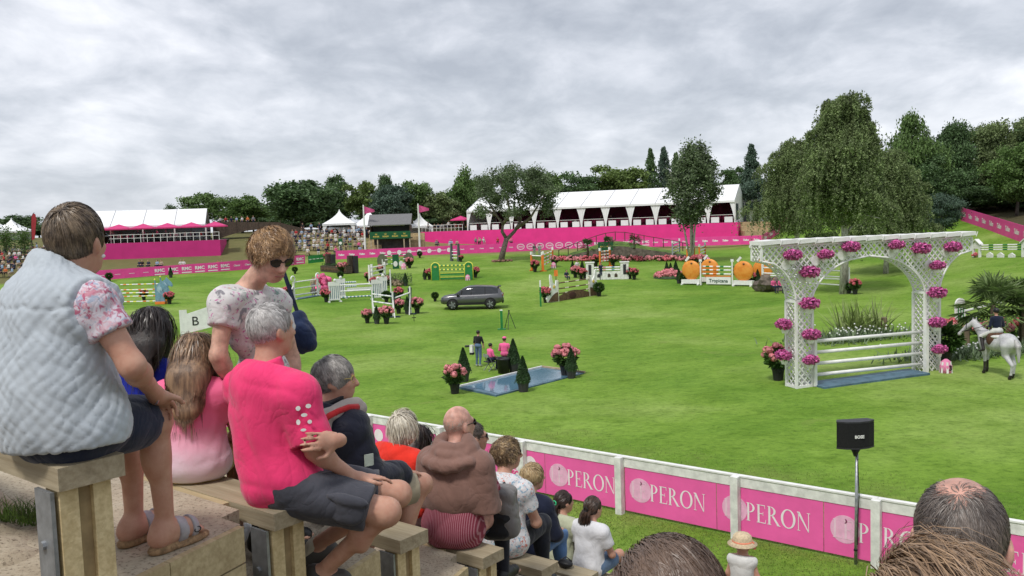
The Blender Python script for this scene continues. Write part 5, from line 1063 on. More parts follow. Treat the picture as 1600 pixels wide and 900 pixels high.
# 18 little white house jump far right
o, L_, dz = jump((1526, 402), (1604, 402), 'house_jump', 'white jump with house shaped wings far behind the arch')
for x, z in ((0, 0), (L_, dz)):
    MB().prism([(x-.45, z), (x-.3, z), (x-.3, z+.75), (x+.3, z+.75), (x+.3, z), (x+.45, z), (x+.45, z+1.15), (x, z+1.5), (x-.45, z+1.15)], -.1, .1).build('wing', WHITE, o); MB().prism([(x-.55, z+1.12), (x, z+1.5), (x+.55, z+1.12), (x+.55, z+1.2), (x, z+1.6), (x-.55, z+1.2)], -.2, .2).build('wing_roof', WHITE, o)
poles(o, L_, (1.05, .85, .66), [WHITE, BGREEN], (0, 0, 1), 0, .06, dz, x0=.4)
for f_ in (.28, .5, .72): MB().prism([(L_*f_-.35, 0), (L_*f_+.35, 0), (L_*f_+.35, .32), (L_*f_, .5), (L_*f_-.35, .32)], -.06, .06).build('low_panel', WHITE, o)
_blob_flowers(12, .3, (0, -.1, .2), .11, 4, .5).build('blooms', PETALR, o, True)
# mound with rail, palms, flowers
MR = mat('retaining_stone', (.15, .125, .105), .9, .3, 2.5, bump=.4, bscale=5, bdist=.05)
ml_, mr_ = G(868, 406), G(1092, 404); rz_, L_ = frame(ml_, mr_); mo = empty('planted_mound', ml_, rz_, 'raised grassy mound with a stone front and dark rails', 'mound')
def mh(u_): return .35+1.75*math.exp(-((u_-.42)/.26)**2)+.9*math.exp(-((u_-.75)/.2)**2)*.5
us = np.linspace(0, 1, 40); vs_ = np.linspace(0, 1, 12); V = []; 
for u_ in us:
    for v_ in vs_:
        h = mh(u_)*(min(1, .75+v_*1.6) if v_ < .4 else max(0, 1-(v_-.4)/.6)**.9)*min(1, u_*9)*min(1, (1-u_)*9); V.append((u_*L_, v_*7.5, h+(mr_.z-ml_.z)*u_))
I = np.arange(480).reshape(40, 12); Fq = np.stack([I[:-1, :-1], I[1:, :-1], I[1:, 1:], I[:-1, 1:]], -1).reshape(-1, 4); link('turf', npmesh('turf', V, Fq, mat('bank_grass', (.10, .17, .03), .9, .25, 1.2, bump=.5, bscale=9, bdist=.05), smooth=True), mo)
fr = MB()
for i in range(39):
    a_, b_ = Vector(V[i*12]), Vector(V[(i+1)*12]); fr.add([(a_.x, -.02, -.2), (b_.x, -.02, -.2), (b_.x, -.02, b_.z), (a_.x, -.02, a_.z)], [(0, 1, 2, 3)])
fr.build('stone_front', MR, mo)
for i in range(15):
    u_ = .02+i*.068; z = mh(u_)*min(1, u_*9)*min(1, (1-u_)*9); MB().box((u_*L_, 2.2, z+.5), (.1, .1, 1.1)).build('rail_post', TIMBER, mo)
    if i < 14: u2 = u_+.068; z2 = mh(u2)*min(1, u2*9)*min(1, (1-u2)*9); MB().bar((u_*L_, 2.2, z+1.0), (u2*L_, 2.2, z2+1.0), .06, .08).build('rail', TIMBER, mo)
for i in range(16):
    px = 878+i*13.5+random.uniform(-3, 3); g = G(px, 408)
    if 930 < px < 945 or px > 1085: continue
    bd = empty('flower_clump', g, 0, 'clump of pink flowers along the foot of the mound', 'flowers', 'pink flower clumps along the mound'); _blob_flowers(26, .60, (0, 0, .22), .15, i, .6).build('blooms', PETAL if i % 3 else PETALR, bd, True)
    _v, _f2 = _leafball(120, .6, (0, .1, .25), .22, i); link('foliage', npmesh('foliage', _v, _f2, LEAFD), bd)
sg = empty('sign_board', G(946, 406)+Vector((0, -.5, 0)), 0, 'green sign board with two gold logos on the mound', 'sign'); MB().box((0, 0, 1.65), (1.8, .06, 1.05)).build('board', DGREEN, sg); [link('lettering', text_mesh('ROLEX', .2, GOLD, .01), sg, (dx, -.04, 1.6)) for dx in (-.36, .36)]; [MB().box((dx, .04, .9), (.08, .06, 1.8)).build('post', TIMBER, sg) for dx in (-.6, .6)]
def palm(loc, h, n, L_, label, seed, m_, group=None, fan=False):
    r = random.Random(seed); o = empty('palm_tree', loc, 0, label, 'palm', group); MB().tube([(0, 0, 0), (.03, 0, h*.5), (0, .02, h)], [.16, .13, .11] if h > .8 else [.09, .09, .07], 8).build('trunk', mat('palm_trunk', (.10, .07, .05), .9, .3, 10, bump=.5, bscale=20), o, True)
    f = MB()
    for i in range(n):
        a_ = r.uniform(0, 2*PI); el_ = r.uniform(-.5, 1.25); d = Vector((math.cos(a_)*math.cos(el_), math.sin(a_)*math.cos(el_), math.sin(el_))); b_ = Vector((0, 0, h)); pl = L_*r.uniform(.45, .65); e_ = b_+d*pl; e_.z -= .12*pl
        f.bar(b_, e_, .025, .025); side = d.cross(Vector((0, 0, 1))).normalized(); upv = side.cross(d)
        for k in range(15):
            w_ = (k-7)/7*1.9; dd = (d*math.cos(w_)+side*math.sin(w_)).normalized(); tip = e_+dd*L_*.48*r.uniform(.85, 1.1); tip.z -= L_*.16*r.random()+.04; mdp = e_.lerp(tip, .55)+upv*.04; wv = dd.cross(upv).normalized()*.032*L_
            f.add([e_, mdp+wv, tip, mdp-wv], [(0, 1, 2, 3)])
    f.build('fronds', m_, o); return o
PALM = mat('palm_leaf', (.055, .105, .032), .5, .2, 2, island=.3, trans=.2)
for (px, py, h) in ((919, 398, 1.6), (952, 385, 1.0), (992, 392, 1.3)): g = gz(*aty(px, py, 97.5)[:2]); palm(Vector((g.x, g.y+.5, g.z+(.9 if px < 930 else 1.5))), h*.7, 20, 1.15, 'palm with feathery crown growing on the mound', px, PALM, 'palms on the mound')
# ------------------------------------------------------------------ letter B board, cones, posts, tripod
lb = empty('letter_board', G(283, 537), .25, 'white pointed board lettered B beside the standing woman', 'sign')
s_ = G(283, 537).y/FPX; MB().prism([(0, 0), (.55, 0), (.55, 1.35), (1.05, 1.2), (1.75, 1.95), (1.75, .9), (1.95, .9), (1.95, 2.1), (.5, 1.72), (.42, 1.95), (0, 1.95)] if False else [(0, 0), (.4, 0), (.4, .6), (1.9, .9), (1.9, 2.15), (.42, 1.72), (.40, 1.95), (0, 1.95)], -.04, .04).build('board', WHITE, lb)
link('lettering', text_mesh('B', .75, BLACK), lb, (.85, -.05, 1.25)); _blob_flowers(14, .3, (.9, -.1, .35), .12, 7).build('blooms', PETALR, lb, True)
def number_cone(px, py, label, num=None, s=1.0):
    o = empty('number_cone', G(px, py), 0, label, 'cone', None, (s, s, s))
    MB().lathe([(.22, 0), (.21, .25), (.15, .42), (.05, .5)], n=14).build('cone', mat('cone_stripes', (.8, .25, .45), .6), o, True)
    for k in range(7): a_ = 2*PI*k/7; MB().bar((.222*math.cos(a_), .222*math.sin(a_), 0), (.17*math.cos(a_), .17*math.sin(a_), .40), .07, .02, up=(math.cos(a_), math.sin(a_), 0)).build('stripe', WHITE, o)
    if num: link('lettering', text_mesh(num, .26, BLACK, .01), o, (.05, -.235, .19), (-.1, 0, .15))
number_cone(1478, 582, 'pink striped marker cone with a black number at the right arch column', '3', 1.0); number_cone(481, 530, 'pink striped marker cone beside the navy bag', None, 1.1); number_cone(731, 438, 'pink striped marker cone at the green and yellow jump', None, 1.1); number_cone(865, 419, 'pink striped marker cone at the four pole jump', None, 1.3); number_cone(631, 421, 'pink striped marker cone at the clock jump', None, 1.4); number_cone(1106, 411, 'pink striped marker cone at the slanting pole jump', None, 1.3)
gp = empty('timing_post', G(784, 515), 0, 'green timing post on a flat foot beside a tripod', 'post'); MB().box((0, 0, .6), (.16, .16, 1.15)).build('post', BGREEN, gp); MB().box((0, 0, 1.2), (.17, .17, .06)).build('top', WHITE, gp); MB().box((0, 0, .03), (.5, .4, .05)).build('foot', BGREEN, gp); MB().box((-.085, 0, .6), (.012, .1, 1.0)).build('strip', YELLOW, gp)
tp = empty('tripod', G(796, 514), 0, 'thin dark camera tripod standing on the lawn', 'tripod'); [MB().bar((0, 0, 1.1), (math.cos(a_)*.4, math.sin(a_)*.4, 0), .03, .03).build('leg', DARK, tp) for a_ in (.3, 2.4, 4.5)]; MB().box((0, 0, 1.13), (.1, .1, .08)).build('head', BLACK, tp)
ck = empty('clock_stand', G(531, 404)+Vector((0, 1.0, 0)), 0, 'green clock stand at the corner of the far hoarding', 'clock'); MB().box((0, 0, 1.3), (.12, .12, 2.6)).build('post', DARK, ck); MB().box((0, -.02, 2.2), (.55, .1, .95)).build('board', DGREEN, ck); MB().prism([(.2*math.cos(k*PI/6), 2.05+.2*math.sin(k*PI/6)) for k in range(12)], -.09, -.075).build('face', WHITE, ck)
# ------------------------------------------------------------------ people on the lawn
def lawn_person(prims, loc, rz, mats, label, res=.025, s=1.0, name='person'):
    V, Fq = surf(prims, res); Cn = V[Fq].mean(1); dd = np.stack([_pd(p, Cn) for p in prims]); mi = np.array([p[6 if p[0] == 'c' else 5] for p in prims])[dd.argmin(0)]
    o = link(name, npmesh(name, V, Fq, mats, mi, True), None, loc, (0, 0, rz), (s, s, s)); return tag(o, label, 'person')
JEANS = cloth('denim', (.10, .16, .26)); 
P = simple_person('stand'); P = [p for p in P]; pm = lawn_person(P, G(748, 573), -.5, [SKIN, CM['black'], JEANS, HAIRS[3], CM['white']], 'photographer in black T shirt and jeans standing by the tray', .022)
cmr = empty('camera_gear', pm.location+Vector((-.28, -.1, .85)), -.5, 'black and white camera with long lens slung at the photographer side', 'camera'); MB().box((0, 0, 0), (.14, .16, .34)).build('body', DWHITE, cmr); MB().tube([(-.05, 0, .12), (-.32, -.05, .1)], .05, 8).build('lens', BLACK, cmr); MB().box((0, 0, -.22), (.16, .17, .1)).build('grip', BLACK, cmr)
HOT = cloth('helper_pink', (.82, .13, .33))
P = simple_person('sit'); ph = lawn_person(P, G(766, 579)+Vector((0, 0, .42)), -1.0, [SKIN, HOT, CM['navy'], HAIRS[3], CM['black']], 'helper in pink top and navy trousers sitting on a folding chair', .022)
fc = empty('folding_chair', G(766, 579), -1.0, 'grey folding chair under the helper in pink', 'chair'); MB().box((0, 0, .40), (.42, .4, .04)).build('seat', DARK, fc); MB().box((0, -.2, .68), (.42, .03, .14)).build('backrest', STEEL, fc); [MB().bar((x, -.2, 0), (x, .18, .40), .025, .025).bar((x, .2, 0), (x, -.2, .72), .025, .025).build('leg_frame', STEEL, fc) for x in (-.21, .21)]
P = simple_person('sit', hat=True, bare=False); ph = lawn_person(P, G(787, 575)+Vector((.05, .5, .45)), -.3, [SKIN, HOT, CM['pink'], HAIRS[0], CM['black']], 'helper in pink cap and pink top sitting behind the black tub', .022, 1.1)
st_ = empty('stool', G(787, 575)+Vector((.05, .5, 0)), 0, 'small dark stool under the helper in the pink cap', 'stool'); MB().lathe([(.18, .40), (.18, .44)], n=12).build('seat', DARK, st_); [MB().bar((math.cos(a_)*.1, math.sin(a_)*.1, .40), (math.cos(a_)*.2, math.sin(a_)*.2, 0), .03, .03).build('leg', DARK, st_) for a_ in (0, 2.1, 4.2)]
for (px, py, tp_, bt, kd, lab) in ((939, 437, 'navy', 'navy', 1, 'person in dark clothes standing before the white wall jump'), (902, 432, 'white', 'navy', 1, 'person in black and white standing behind the white wall jump'), (885, 436, 'navy', 'navy', 0, 'person in navy kneeling on the lawn by the white wall jump'), (835, 401, 'grey', 'white', 1, 'person in grey top standing at the orange posted jump'), (843, 401, 'white', 'white', 1, 'person in white standing at the orange posted jump'), (490, 462, 'beige', 'grey', 1, 'person in beige with white cap behind the scroll topped jump')):
    spectator(G(px, py)+Vector((0, 0, .12 if kd == 0 else 0)), PI+.4, kd, tp_, bt, lab, None, 3)
# ------------------------------------------------------------------ grey SUV
CARP = bpy.data.materials.new('car_paint'); CARP.use_nodes = True; t, b, N = nodes_of(CARP); b.inputs['Base Color'].default_value = (.125, .125, .132, 1); b.inputs['Metallic'].default_value = .7; b.inputs['Roughness'].default_value = .32; b.inputs['Coat Weight'].default_value = .6
bp = N('ShaderNodeBump', Strength=.03, Distance=.002); t.links.new(nse(N, t.links.new, N('ShaderNodeTexCoord').outputs['Object'], 400), bp.inputs['Height']); t.links.new(bp.outputs[0], b.inputs['Normal'])
CGL = mat('car_glass', (.015, .017, .02), .05, .05, 2, spec=.8)
TYRE = mat('tyre', (.012, .012, .012), .8, .1, 20); RIM = mat('alloy', (.09, .09, .095), .35, .1, 10, metal=.8)
ca, cb_ = G(705, 482), G(772, 481.5); rz_ = math.atan2(cb_.y-ca.y, cb_.x-ca.x)+PI; cm_ = (ca+cb_)/2
car = empty('parked_car', cm_, rz_+.12, 'dark grey sport utility car parked on the lawn', 'car', None, (1, 1, 1.07))
# local +x = front of the car. stations: x, zbot, zbelt(side top), half width
stn = [(-2.40, .62, .98, .80), (-2.34, .45, 1.04, .90), (-2.0, .36, 1.09, .955), (-1.3, .33, 1.08, .965), (-.4, .32, 1.06, .965), (.6, .32, 1.05, .965), (1.2, .33, 1.05, .96), (1.75, .36, 1.01, .945), (2.15, .40, .95, .90), (2.32, .46, .86, .82)]
V = []; prof = [(0, 0), (.55, 0), (.93, .06), (1.0, .35), (1.0, .62), (.965, .86), (.90, 1.0), (.5, 1.045), (0, 1.06)]
for (x, zb, zt_, hw) in stn:
    for s_ in (1, -1):
        for (u_, v_) in (prof if s_ == 1 else prof[::-1][1:-1]): V.append((x, s_*u_*hw, zb+(zt_-zb)*v_))
nr = len(V)//len(stn); Fq = []
for i in range(len(stn)-1):
    for k in range(nr): a_, b_ = i*nr+k, i*nr+(k+1) % nr; Fq.append((a_, b_, b_+nr, a_+nr))
me = MB().add(V, Fq).add([], []); me.f.append(list(range(nr))[::-1]); me.m.append(0); me.f.append([len(V)-nr+k for k in range(nr)]); me.m.append(0)
body = me.build('body', CARP, car, True)
cab = [(-2.25, 1.02, .80, 1.18), (-2.02, 1.05, .80, 1.50), (-1.5, 1.04, .84, 1.60), (-.4, 1.05, .86, 1.655), (.25, 1.04, .85, 1.635), (.62, 1.04, .82, 1.52), (1.36, 1.04, .78, 1.07)]
g_ = MB(); V = []
for (x, zb, hw, zt_) in cab: V += [(x, hw, zb), (x-.02, hw*.93, zb+(zt_-zb)*.55), (x-.03, hw*.80, zb+(zt_-zb)*.93), (x-.03, hw*.55, zt_), (x-.03, -hw*.55, zt_), (x-.03, -hw*.80, zb+(zt_-zb)*.93), (x-.02, -hw*.93, zb+(zt_-zb)*.55), (x, -hw, zb)]
for i in range(len(cab)-1):
    for k in range(7):
        a_ = i*8+k; mi = 1 if k in (0, 1, 5, 6) and i >= 1 else 0
        if i == 5: mi = 1
        if i == 0 and k in (2, 3, 4): mi = 1
        g_.add([], []); g_.f.append((a_, a_+1, a_+9, a_+8)); g_.m.append(mi)
g_.v = V; g_.build('cabin', [CARP, CGL], car, True)
for s_ in (1, -1):
    for x in (-1.05, .02, .78): MB().bar((x, s_*.86, 1.02), (x-.05*(x > 0), s_*.74, 1.52 if x < .5 else 1.40), .07, .02, up=(0, s_, 0)).build('pillar', BLACK, car)
    for x in (-1.42, 1.44):
        w_ = empty('wheel', (0, 0, 0)); w_.parent = car; w_.location = (x, s_*.86, .37)
        MB().tube([(0, -.12, 0), (0, .12, 0)], .37, 22).build('tyre', TYRE, w_, True); MB().tube([(0, -.13, 0), (0, .13, 0)], .26, 18).build('rim', RIM, w_)
        sp_ = MB()
        for k in range(5): a_ = 2*PI*k/5; sp_.bar((0, s_*.135, 0), (math.cos(a_)*.25, s_*.135, math.sin(a_)*.25), .06, .02, up=(0, 1, 0))
        sp_.build('spokes', STEEL, w_)
        MB().tube([(x+.43*math.cos(a_), s_*.955, .38+.43*math.sin(a_)) for a_ in np.linspace(-.2, PI+.2, 12)], .035, 6).build('wheel_arch', BLACK, car, True)
        MB().prism([(x+.41*math.cos(a_), .38+.41*math.sin(a_)) for a_ in np.linspace(-.3, PI+.3, 14)], s_*.90, s_*.966).build('wheel_well', BLACK, car)
    MB().box((0, s_*.955, .40), (2.0, .05, .14)).build('sill', BLACK, car); MB().box((1.0, s_*.98, 1.05), (.2, .22, .14)).build('mirror', BLACK, car)
    MB().box((2.12, s_*.70, .84), (.3, .35, .09), M=Matrix.Rotation(-.25, 3, 'Z') if s_ < 0 else Matrix.Rotation(.25, 3, 'Z')).build('headlight', GLASS, car); MB().box((-2.38, s_*.62, .96), (.08, .42, .08)).build('tail_light', mat('tail_red', (.25, .01, .01), .3), car)
    for x in (-.35, .6): MB().box((x, s_*.968, .86), (.2, .02, .035)).build('door_handle', STEEL, car)
MB().box((-2.41, 0, .80), (.03, .5, .12)).build('number_plate', WHITE, car); MB().box((-2.36, 0, .5), (.12, 1.5, .22)).build('rear_bumper', BLACK, car); MB().box((-2.42, 0, .55), (.03, 1.2, .07)).build('bumper_trim', STEEL, car); MB().box((-2.12, 0, 1.55), (.25, 1.2, .035)).build('spoiler', BLACK, car); MB().box((2.37, 0, .62), (.04, .9, .16)).build('grille', BLACK, car)
# parked car under the pagoda
pc = copy_tree(car); g = gz(*aty(532, 368, 130.5)[:2]); pc.location = (g.x+.3, g.y, g.z+.02); pc.rotation_euler = (0, 0, .5); tag(pc, 'silver car parked inside the first pagoda tent', 'car')
for c_ in pc.children:
    if c_.name.startswith(('body', 'cabin')): c_.material_slots[0].link = 'OBJECT'; c_.material_slots[0].material = mat('silver_paint', (.5, .52, .55), .35, .05, 3, metal=.5)
# ------------------------------------------------------------------ white lattice arch
AL = gz(10.05, 29.75); AR = gz(15.35, 31.45); rz_, AW = frame(AL, AR); zb0 = min(AL.z, AR.z)-.02
arch = empty('lattice_arch', (AL.x, AL.y, zb0), rz_, 'big white lattice arch jump hung with magenta flower baskets', 'arch')
CW, DP, ZC, ZBm, ZT = .66, .56, 3.06, 4.52, 5.02      # column width, depth, column height, beam underside, top
XL, XR = -1.70, AW+1.82
def inside(x, z):
    """front silhouette of the arch"""
    if z < 0 or z > ZT: return False
    for c_ in (0, AW):
        if abs(x-c_) <= CW/2 and z <= ZT: return True
    if z >= ZBm: return XL <= x <= XR
    if z < ZC: return False
    v_ = (z-ZC)/(ZBm-ZC)
    for c_, s_, span in ((0, -1, -XL-CW/2), (0, 1, AW/2-CW/2), (AW, -1, AW/2-CW/2), (AW, 1, XR-AW-CW/2)):
        d = (x-c_)*s_-CW/2
        if 0 <= d <= span*(1-math.sqrt(max(0, 1-v_**1.7))): return True
    return False
def lattice(test, x0, x1, z0, z1, sp, to3, w_=.036, th=.012):
    """clipped diagonal slats: list of quads-as-boxes"""
    out = []
    for sg_ in (1, -1):
        c0 = z0-max(sg_*x0, sg_*x1); c1 = z1-min(sg_*x0, sg_*x1); k = c0
        while k < c1:
            run = None
            for x in np.arange(x0, x1+.001, .02):
                z = k+sg_*x; ok = test(x, z)
                if ok and run is None: run = x
                if (not ok or x > x1-.02) and run is not None:
                    if x-run > .08: out.append((run, k+sg_*run, x-.01, k+sg_*(x-.01), sg_))
                    run = None
            k += sp*math.sqrt(2)
    return out
front = empty('front_panel', (0, 0, 0)); front.parent = arch
fm_ = MB()
sl = lattice(inside, XL, XR, 0, ZT, .175, None)
sl.sort(key=lambda s_: -(s_[2]-s_[0])); cnt = 0; rest = MB()
for (xa, za, xb, zb_, sg_) in sl:
    y = -DP/2+(.006 if sg_ > 0 else -.008)
    if cnt < 300: MB().bar((0, 0, 0), (xb-xa, 0, zb_-za), .012, .046, up=(-sg_, 0, 1)).build('slat', WHITE, front, loc=(xa, y, za)); cnt += 1
    else: rest.bar((xa, y, za), (xb, y, zb_), .012, .046, up=(-sg_, 0, 1))
for (xa, za, xb, zb_, sg_) in sl:
    y = DP/2+(.006 if sg_ > 0 else -.008); rest.bar((xa, y, za), (xb, y, zb_), .012, .046, up=(-sg_, 0, 1))
for c_ in (-CW/2, CW/2, AW-CW/2, AW+CW/2):           # column sides
    for (ya, za, yb, zb_, sg_) in lattice(lambda y, z: abs(y) <= DP/2 and 0 <= z <= ZC, -DP/2, DP/2, 0, ZC, .165, None):
        x = c_+(.006 if sg_ > 0 else -.008); rest.bar((x, ya, za), (x, yb, zb_), .038, .012, up=(0, -sg_, 1))
for xx in (XL, XR):
    for (ya, za, yb, zb_, sg_) in lattice(lambda y, z: abs(y) <= DP/2 and ZBm <= z <= ZT, -DP/2, DP/2, ZBm, ZT, .135, None): x = xx+(.006 if sg_ > 0 else -.008); rest.bar((x, ya, za), (x, yb, zb_), .038, .012, up=(0, -sg_, 1))
def curve(c_, s_, span, n_=14): return [(c_+s_*(CW/2+span*(1-math.sqrt(max(0, 1-(k/n_)**1.7)))), ZC+(ZBm-ZC)*k/n_) for k in range(n_+1)]
CV = [curve(0, -1, -XL-CW/2), curve(0, 1, AW/2-CW/2), curve(AW, -1, AW/2-CW/2), curve(AW, 1, XR-AW-CW/2)]
for cv in CV:                                        # soffit slats
    for i in range(len(cv)-1):
        (xa, za), (xb, zb_) = cv[i], cv[i+1]; n2 = max(1, int(math.hypot(xb-xa, zb_-za)/.14))
        for k in range(n2):
            f0, f1 = k/n2, (k+1)/n2; p0 = (xa+(xb-xa)*f0, -DP/2, za+(zb_-za)*f0); p1 = (xa+(xb-xa)*f1, DP/2, za+(zb_-za)*f1)
            rest.bar(p0, (p1[0], p1[1], p1[2]), .038, .012); rest.bar((p0[0], DP/2, p0[2]), (p1[0], -DP/2, p1[2]), .038, .012)
tag(rest.build('lattice', WHITE, arch), kind='stuff')
for y in (-DP/2, DP/2):
    for cv in CV: MB().tube([(x, y, z) for x, z in cv], .035, 6).build('arch_trim', WHITE, arch, True)
    for x in (XL, XR): MB().box((x, y, (ZBm+ZT)/2), (.07, .07, ZT-ZBm)).build('end_trim', WHITE, arch)
    MB().box((AW/2, y, ZT), (XR-XL+.06, .06, .08)).build('top_trim', WHITE, arch)
    for c_ in (0, AW):
        for s_ in (-1, 1): MB().box((c_+s_*CW/2, y, ZC/2), (.085, .085, ZC)).build('corner_post', WHITE, arch)
        for z in (.06, ZC): MB().box((c_, y, z), (CW, .08, .09)).build('cross_trim', WHITE, arch)
for c_ in (0, AW):
    for s_ in (-1, 1):
        for z in (.06, ZC): MB().box((c_+s_*CW/2, 0, z), (.08, DP, .09)).build('cross_trim', WHITE, arch)
nbd = 13
for i in range(nbd):
    x0, x1 = XL-.05+(XR-XL+.1)*i/nbd, XL-.05+(XR-XL+.1)*(i+1)/nbd
    MB().box(((x0+x1)/2, -.05, ZT+.13), (x1-x0-.015, DP+.25, .14), M=Matrix.Rotation(-.05, 3, 'Y')).build('roof_board', WHITE, arch)
    MB().bar((x1-.03, -DP/2-.19, ZT+.02), (x1+.05, -DP/2-.19, ZT+.2), .02, .02).build('roof_cleat', DWHITE, arch)
AWI = AW-CW
for h in (.38, .78, 1.18, 1.58): MB().tube([(CW/2-.04, -.05, h), (AW-CW/2+.08, -.05, h)], .062, 10).build('pole', WHITE, arch, True)
MB().box((AW-CW/2-.03, -DP/2-.12, 1.05), (.12, .1, 2.0)).build('cup_rail', WHITE, arch); MB().box((CW/2+.03, -DP/2-.12, 1.0), (.1, .08, 1.9)).build('cup_rail', WHITE, arch)
MB().add([(CW/2+.05+(AWI-.35)*a_, -.85+1.05*b_, (AL.z-zb0)+(AR.z-AL.z)*a_+c_) for c_ in (-.1, .075) for a_, b_ in ((0, 0), (1, 0), (1, 1), (0, 1))], [(3, 2, 1, 0), (4, 5, 6, 7), (0, 1, 5, 4), (1, 2, 6, 5), (2, 3, 7, 6), (3, 0, 4, 7)]).build('water_tray', WBLUE, arch)
PLQ = MB()
for (x, z) in ((-.75, 4.35), (.45, 4.45), (-.1, 3.9), (1.55, 4.6), (3.7, 4.6), (AW+.6, 4.5), (AW-.2, 4.1), (AW-.75, 4.45)): MB().lathe([(.18, 0), (.18, .02)], n=10).build('round_plaque', WHITE, arch, loc=(x, -DP/2-.03, z), rot=(PI/2, 0, 0))
# hanging baskets (each a thing)
_v, _f2 = _leafball(160, .26, (0, -.02, .22), .12, 5); BK = (MB().lathe([(.11, -.12), (.17, .1), (.19, .12), (.15, .12)], n=12).mesh('pot', WHITE), npmesh('foliage', _v, _f2, LEAF), [])
for s_ in range(3):
    r = np.random.default_rng(s_+20); n_ = 420; d = r.normal(size=(n_, 3)); d /= np.linalg.norm(d, axis=1)[:, None]; C = d*[.38, .26, .20]*(.7+.42*r.random((n_, 1)))+[0, -.05, .26]; V, F_ = leaf_cards(C, .12, seed=s_, asp=.9); BK[2].append(npmesh('blooms', V, F_, PETUNIA))
bl = [(-.52, 4.42, 0, 1), (.68, 4.42, 1, 1), (.02, 3.82, 0, .95), (1.85, 4.66, 2, 1), (4.15, 4.66, 2, 1), (5.25-.15, 4.5, 1, 1), (7.05-.35, 4.42, 2, .95), (AW+.55, 3.92, 0, .9), (.2, 2.72, 1, 1.05), (.28, 1.58, 0, 1), (.28, .62, 1, 1), (AW+.22, 2.82, 2, .95), (AW+.22, 1.75, 0, 1), (AW+.3, .78, 1, 1.1)]
BPX = [(1238, 401, 'outermost on the left flare of the arch top'), (1289, 400, 'inner one on the left flare of the arch'), (1264, 428, 'lowest on the left flare of the arch top'), (1329, 388, 'on the beam just left of the arch crown'), (1400, 385, 'on the beam just right of the arch crown'), (1438, 391, 'above the right arch column top'), (1488, 388, 'outermost on the right flare of the arch top'), (1464, 417, 'lowest on the right flare of the arch top'), (1264, 477, 'uppermost on the left arch column front'), (1267, 525, 'in the middle of the left arch column front'), (1266, 565, 'lowest on the left arch column front'), (1463, 460, 'uppermost on the right arch column front'), (1463, 506, 'in the middle of the right arch column front'), (1467, 548, 'lowest on the right arch column front')]
for i, (bx_, by_, lab) in enumerate(BPX):
    k, s_ = i % 3, (.84, .74, .92)[(i*7) % 3]; nv = np.array([math.sin(rz_), -math.cos(rz_), 0]); pl0 = np.array([AL.x, AL.y, 0])+nv*(DP/2+.22); v = ray(bx_, by_); hit = CP+v*(((pl0-CP)@nv)/(v@nv))
    p = Vector(hit)-Vector((0, 0, .18*s_)); o = empty('flower_basket', p, rz_, 'white basket of magenta petunias, '+lab, 'flower basket', 'petunia baskets on the arch front', (s_, s_, s_)); link('pot', BK[0], o); link('foliage', BK[1], o); link('blooms', BK[2][k], o); MB().bar((0, .05, 0), (0, .27, .0), .03, .03).build('hook', WHITE, o)
for i, (y, z, c_) in enumerate(((.0, 2.05, -CW/2-.26), (.05, .95, -CW/2-.26))):
    p = arch.matrix_basis @ Vector((c_, y, z)); o = empty('flower_basket', p, rz_-PI/2, 'white basket of magenta petunias, '+['upper','lower'][i]+' one on the side of the left arch column', 'flower basket', 'petunia baskets on the left column side', (.85, .85, .85)); link('pot', BK[0], o); link('foliage', BK[1], o); link('blooms', BK[2][i], o); MB().bar((0, .05, 0), (0, .27, .0), .03, .03).build('hook', WHITE, o)
hydrangea(G(1216, 594), 1.3, 'pink hydrangea in a black pot at the left arch column', None, None, 2)
# ------------------------------------------------------------------ yucca bed behind the arch, palm bed and flower borders
def blades(n, seed, spread, hmin, hmax, w_, m_, name, arc=.6):
    r = np.random.default_rng(seed); V = []; F_ = []
    for i in range(n):
        a_ = r.uniform(0, 2*PI); b0 = np.array([r.normal()*spread[0], r.normal()*spread[1], 0]); h = r.uniform(hmin, hmax); el_ = r.uniform(.35, 1.45); d = np.array([math.cos(a_)*math.cos(el_), math.sin(a_)*math.cos(el_), math.sin(el_)]); s_ = np.array([-math.sin(a_), math.cos(a_), 0])*w_
        for k in range(5):
            u_ = k/4; p = b0+d*h*u_; p = p-np.array([0, 0, arc*h*.35*u_*u_]); ww = s_*(1-u_**1.6)+s_*.05; V += [p-ww, p+ww]
        q = len(V)-10
        for k in range(4): F_.append((q+2*k, q+2*k+1, q+2*k+3, q+2*k+2))
    return npmesh(name, V, F_, m_)
YUC = mat('yucca_leaf', (.24, .31, .10), .5, .2, 2, island=.35, trans=.15); REED = mat('bed_grass', (.14, .20, .10), .6, .2, 2, island=.35, trans=.15)
g = G(1345, 522); yb = empty('yucca_plant', g, 0, 'spiky yellow green yucca in the bed behind the arch', 'plant'); link('leaves', blades(230, 1, (.5, .35), 1.2, 2.6, .045, YUC, 'leaves'), yb)
g2 = G(1340, 530); gb = empty('grass_bed', g2, .2, 'bed of soft grasses and white flowers round the yucca', 'flower bed'); link('grasses', blades(1100, 2, (1.5, .6), .4, 1.0, .03, REED, 'grasses', 1.0), gb); _b = MB()
for i in range(60): _b.ball((random.gauss(0, 1.6), random.gauss(-.3, .6), random.uniform(.3, .7)), .04, 5, 4)
tag(_b.build('blooms', WHITE, gb), kind='stuff')
def stump(px, py, h, label, r=.16): g = G(px, py); o = empty('timber_post', g, 0, label, 'post'); MB().lathe([(r, 0), (r*.97, h*.6), (r*.98, h), (r*.8, h+.02)], n=10).build('post', mat('post_wood', (.20, .15, .10), .85, .25, 6, bump=.5, bscale=12, stretch=(1, 1, .2)), o)
stump(1381, 520, .75, 'short timber post in the yucca bed'); stump(1509, 543, .85, 'timber post left of the grey horse'); stump(1604, 540, 1.9, 'tall dark timber post right of the grey horse', .2)
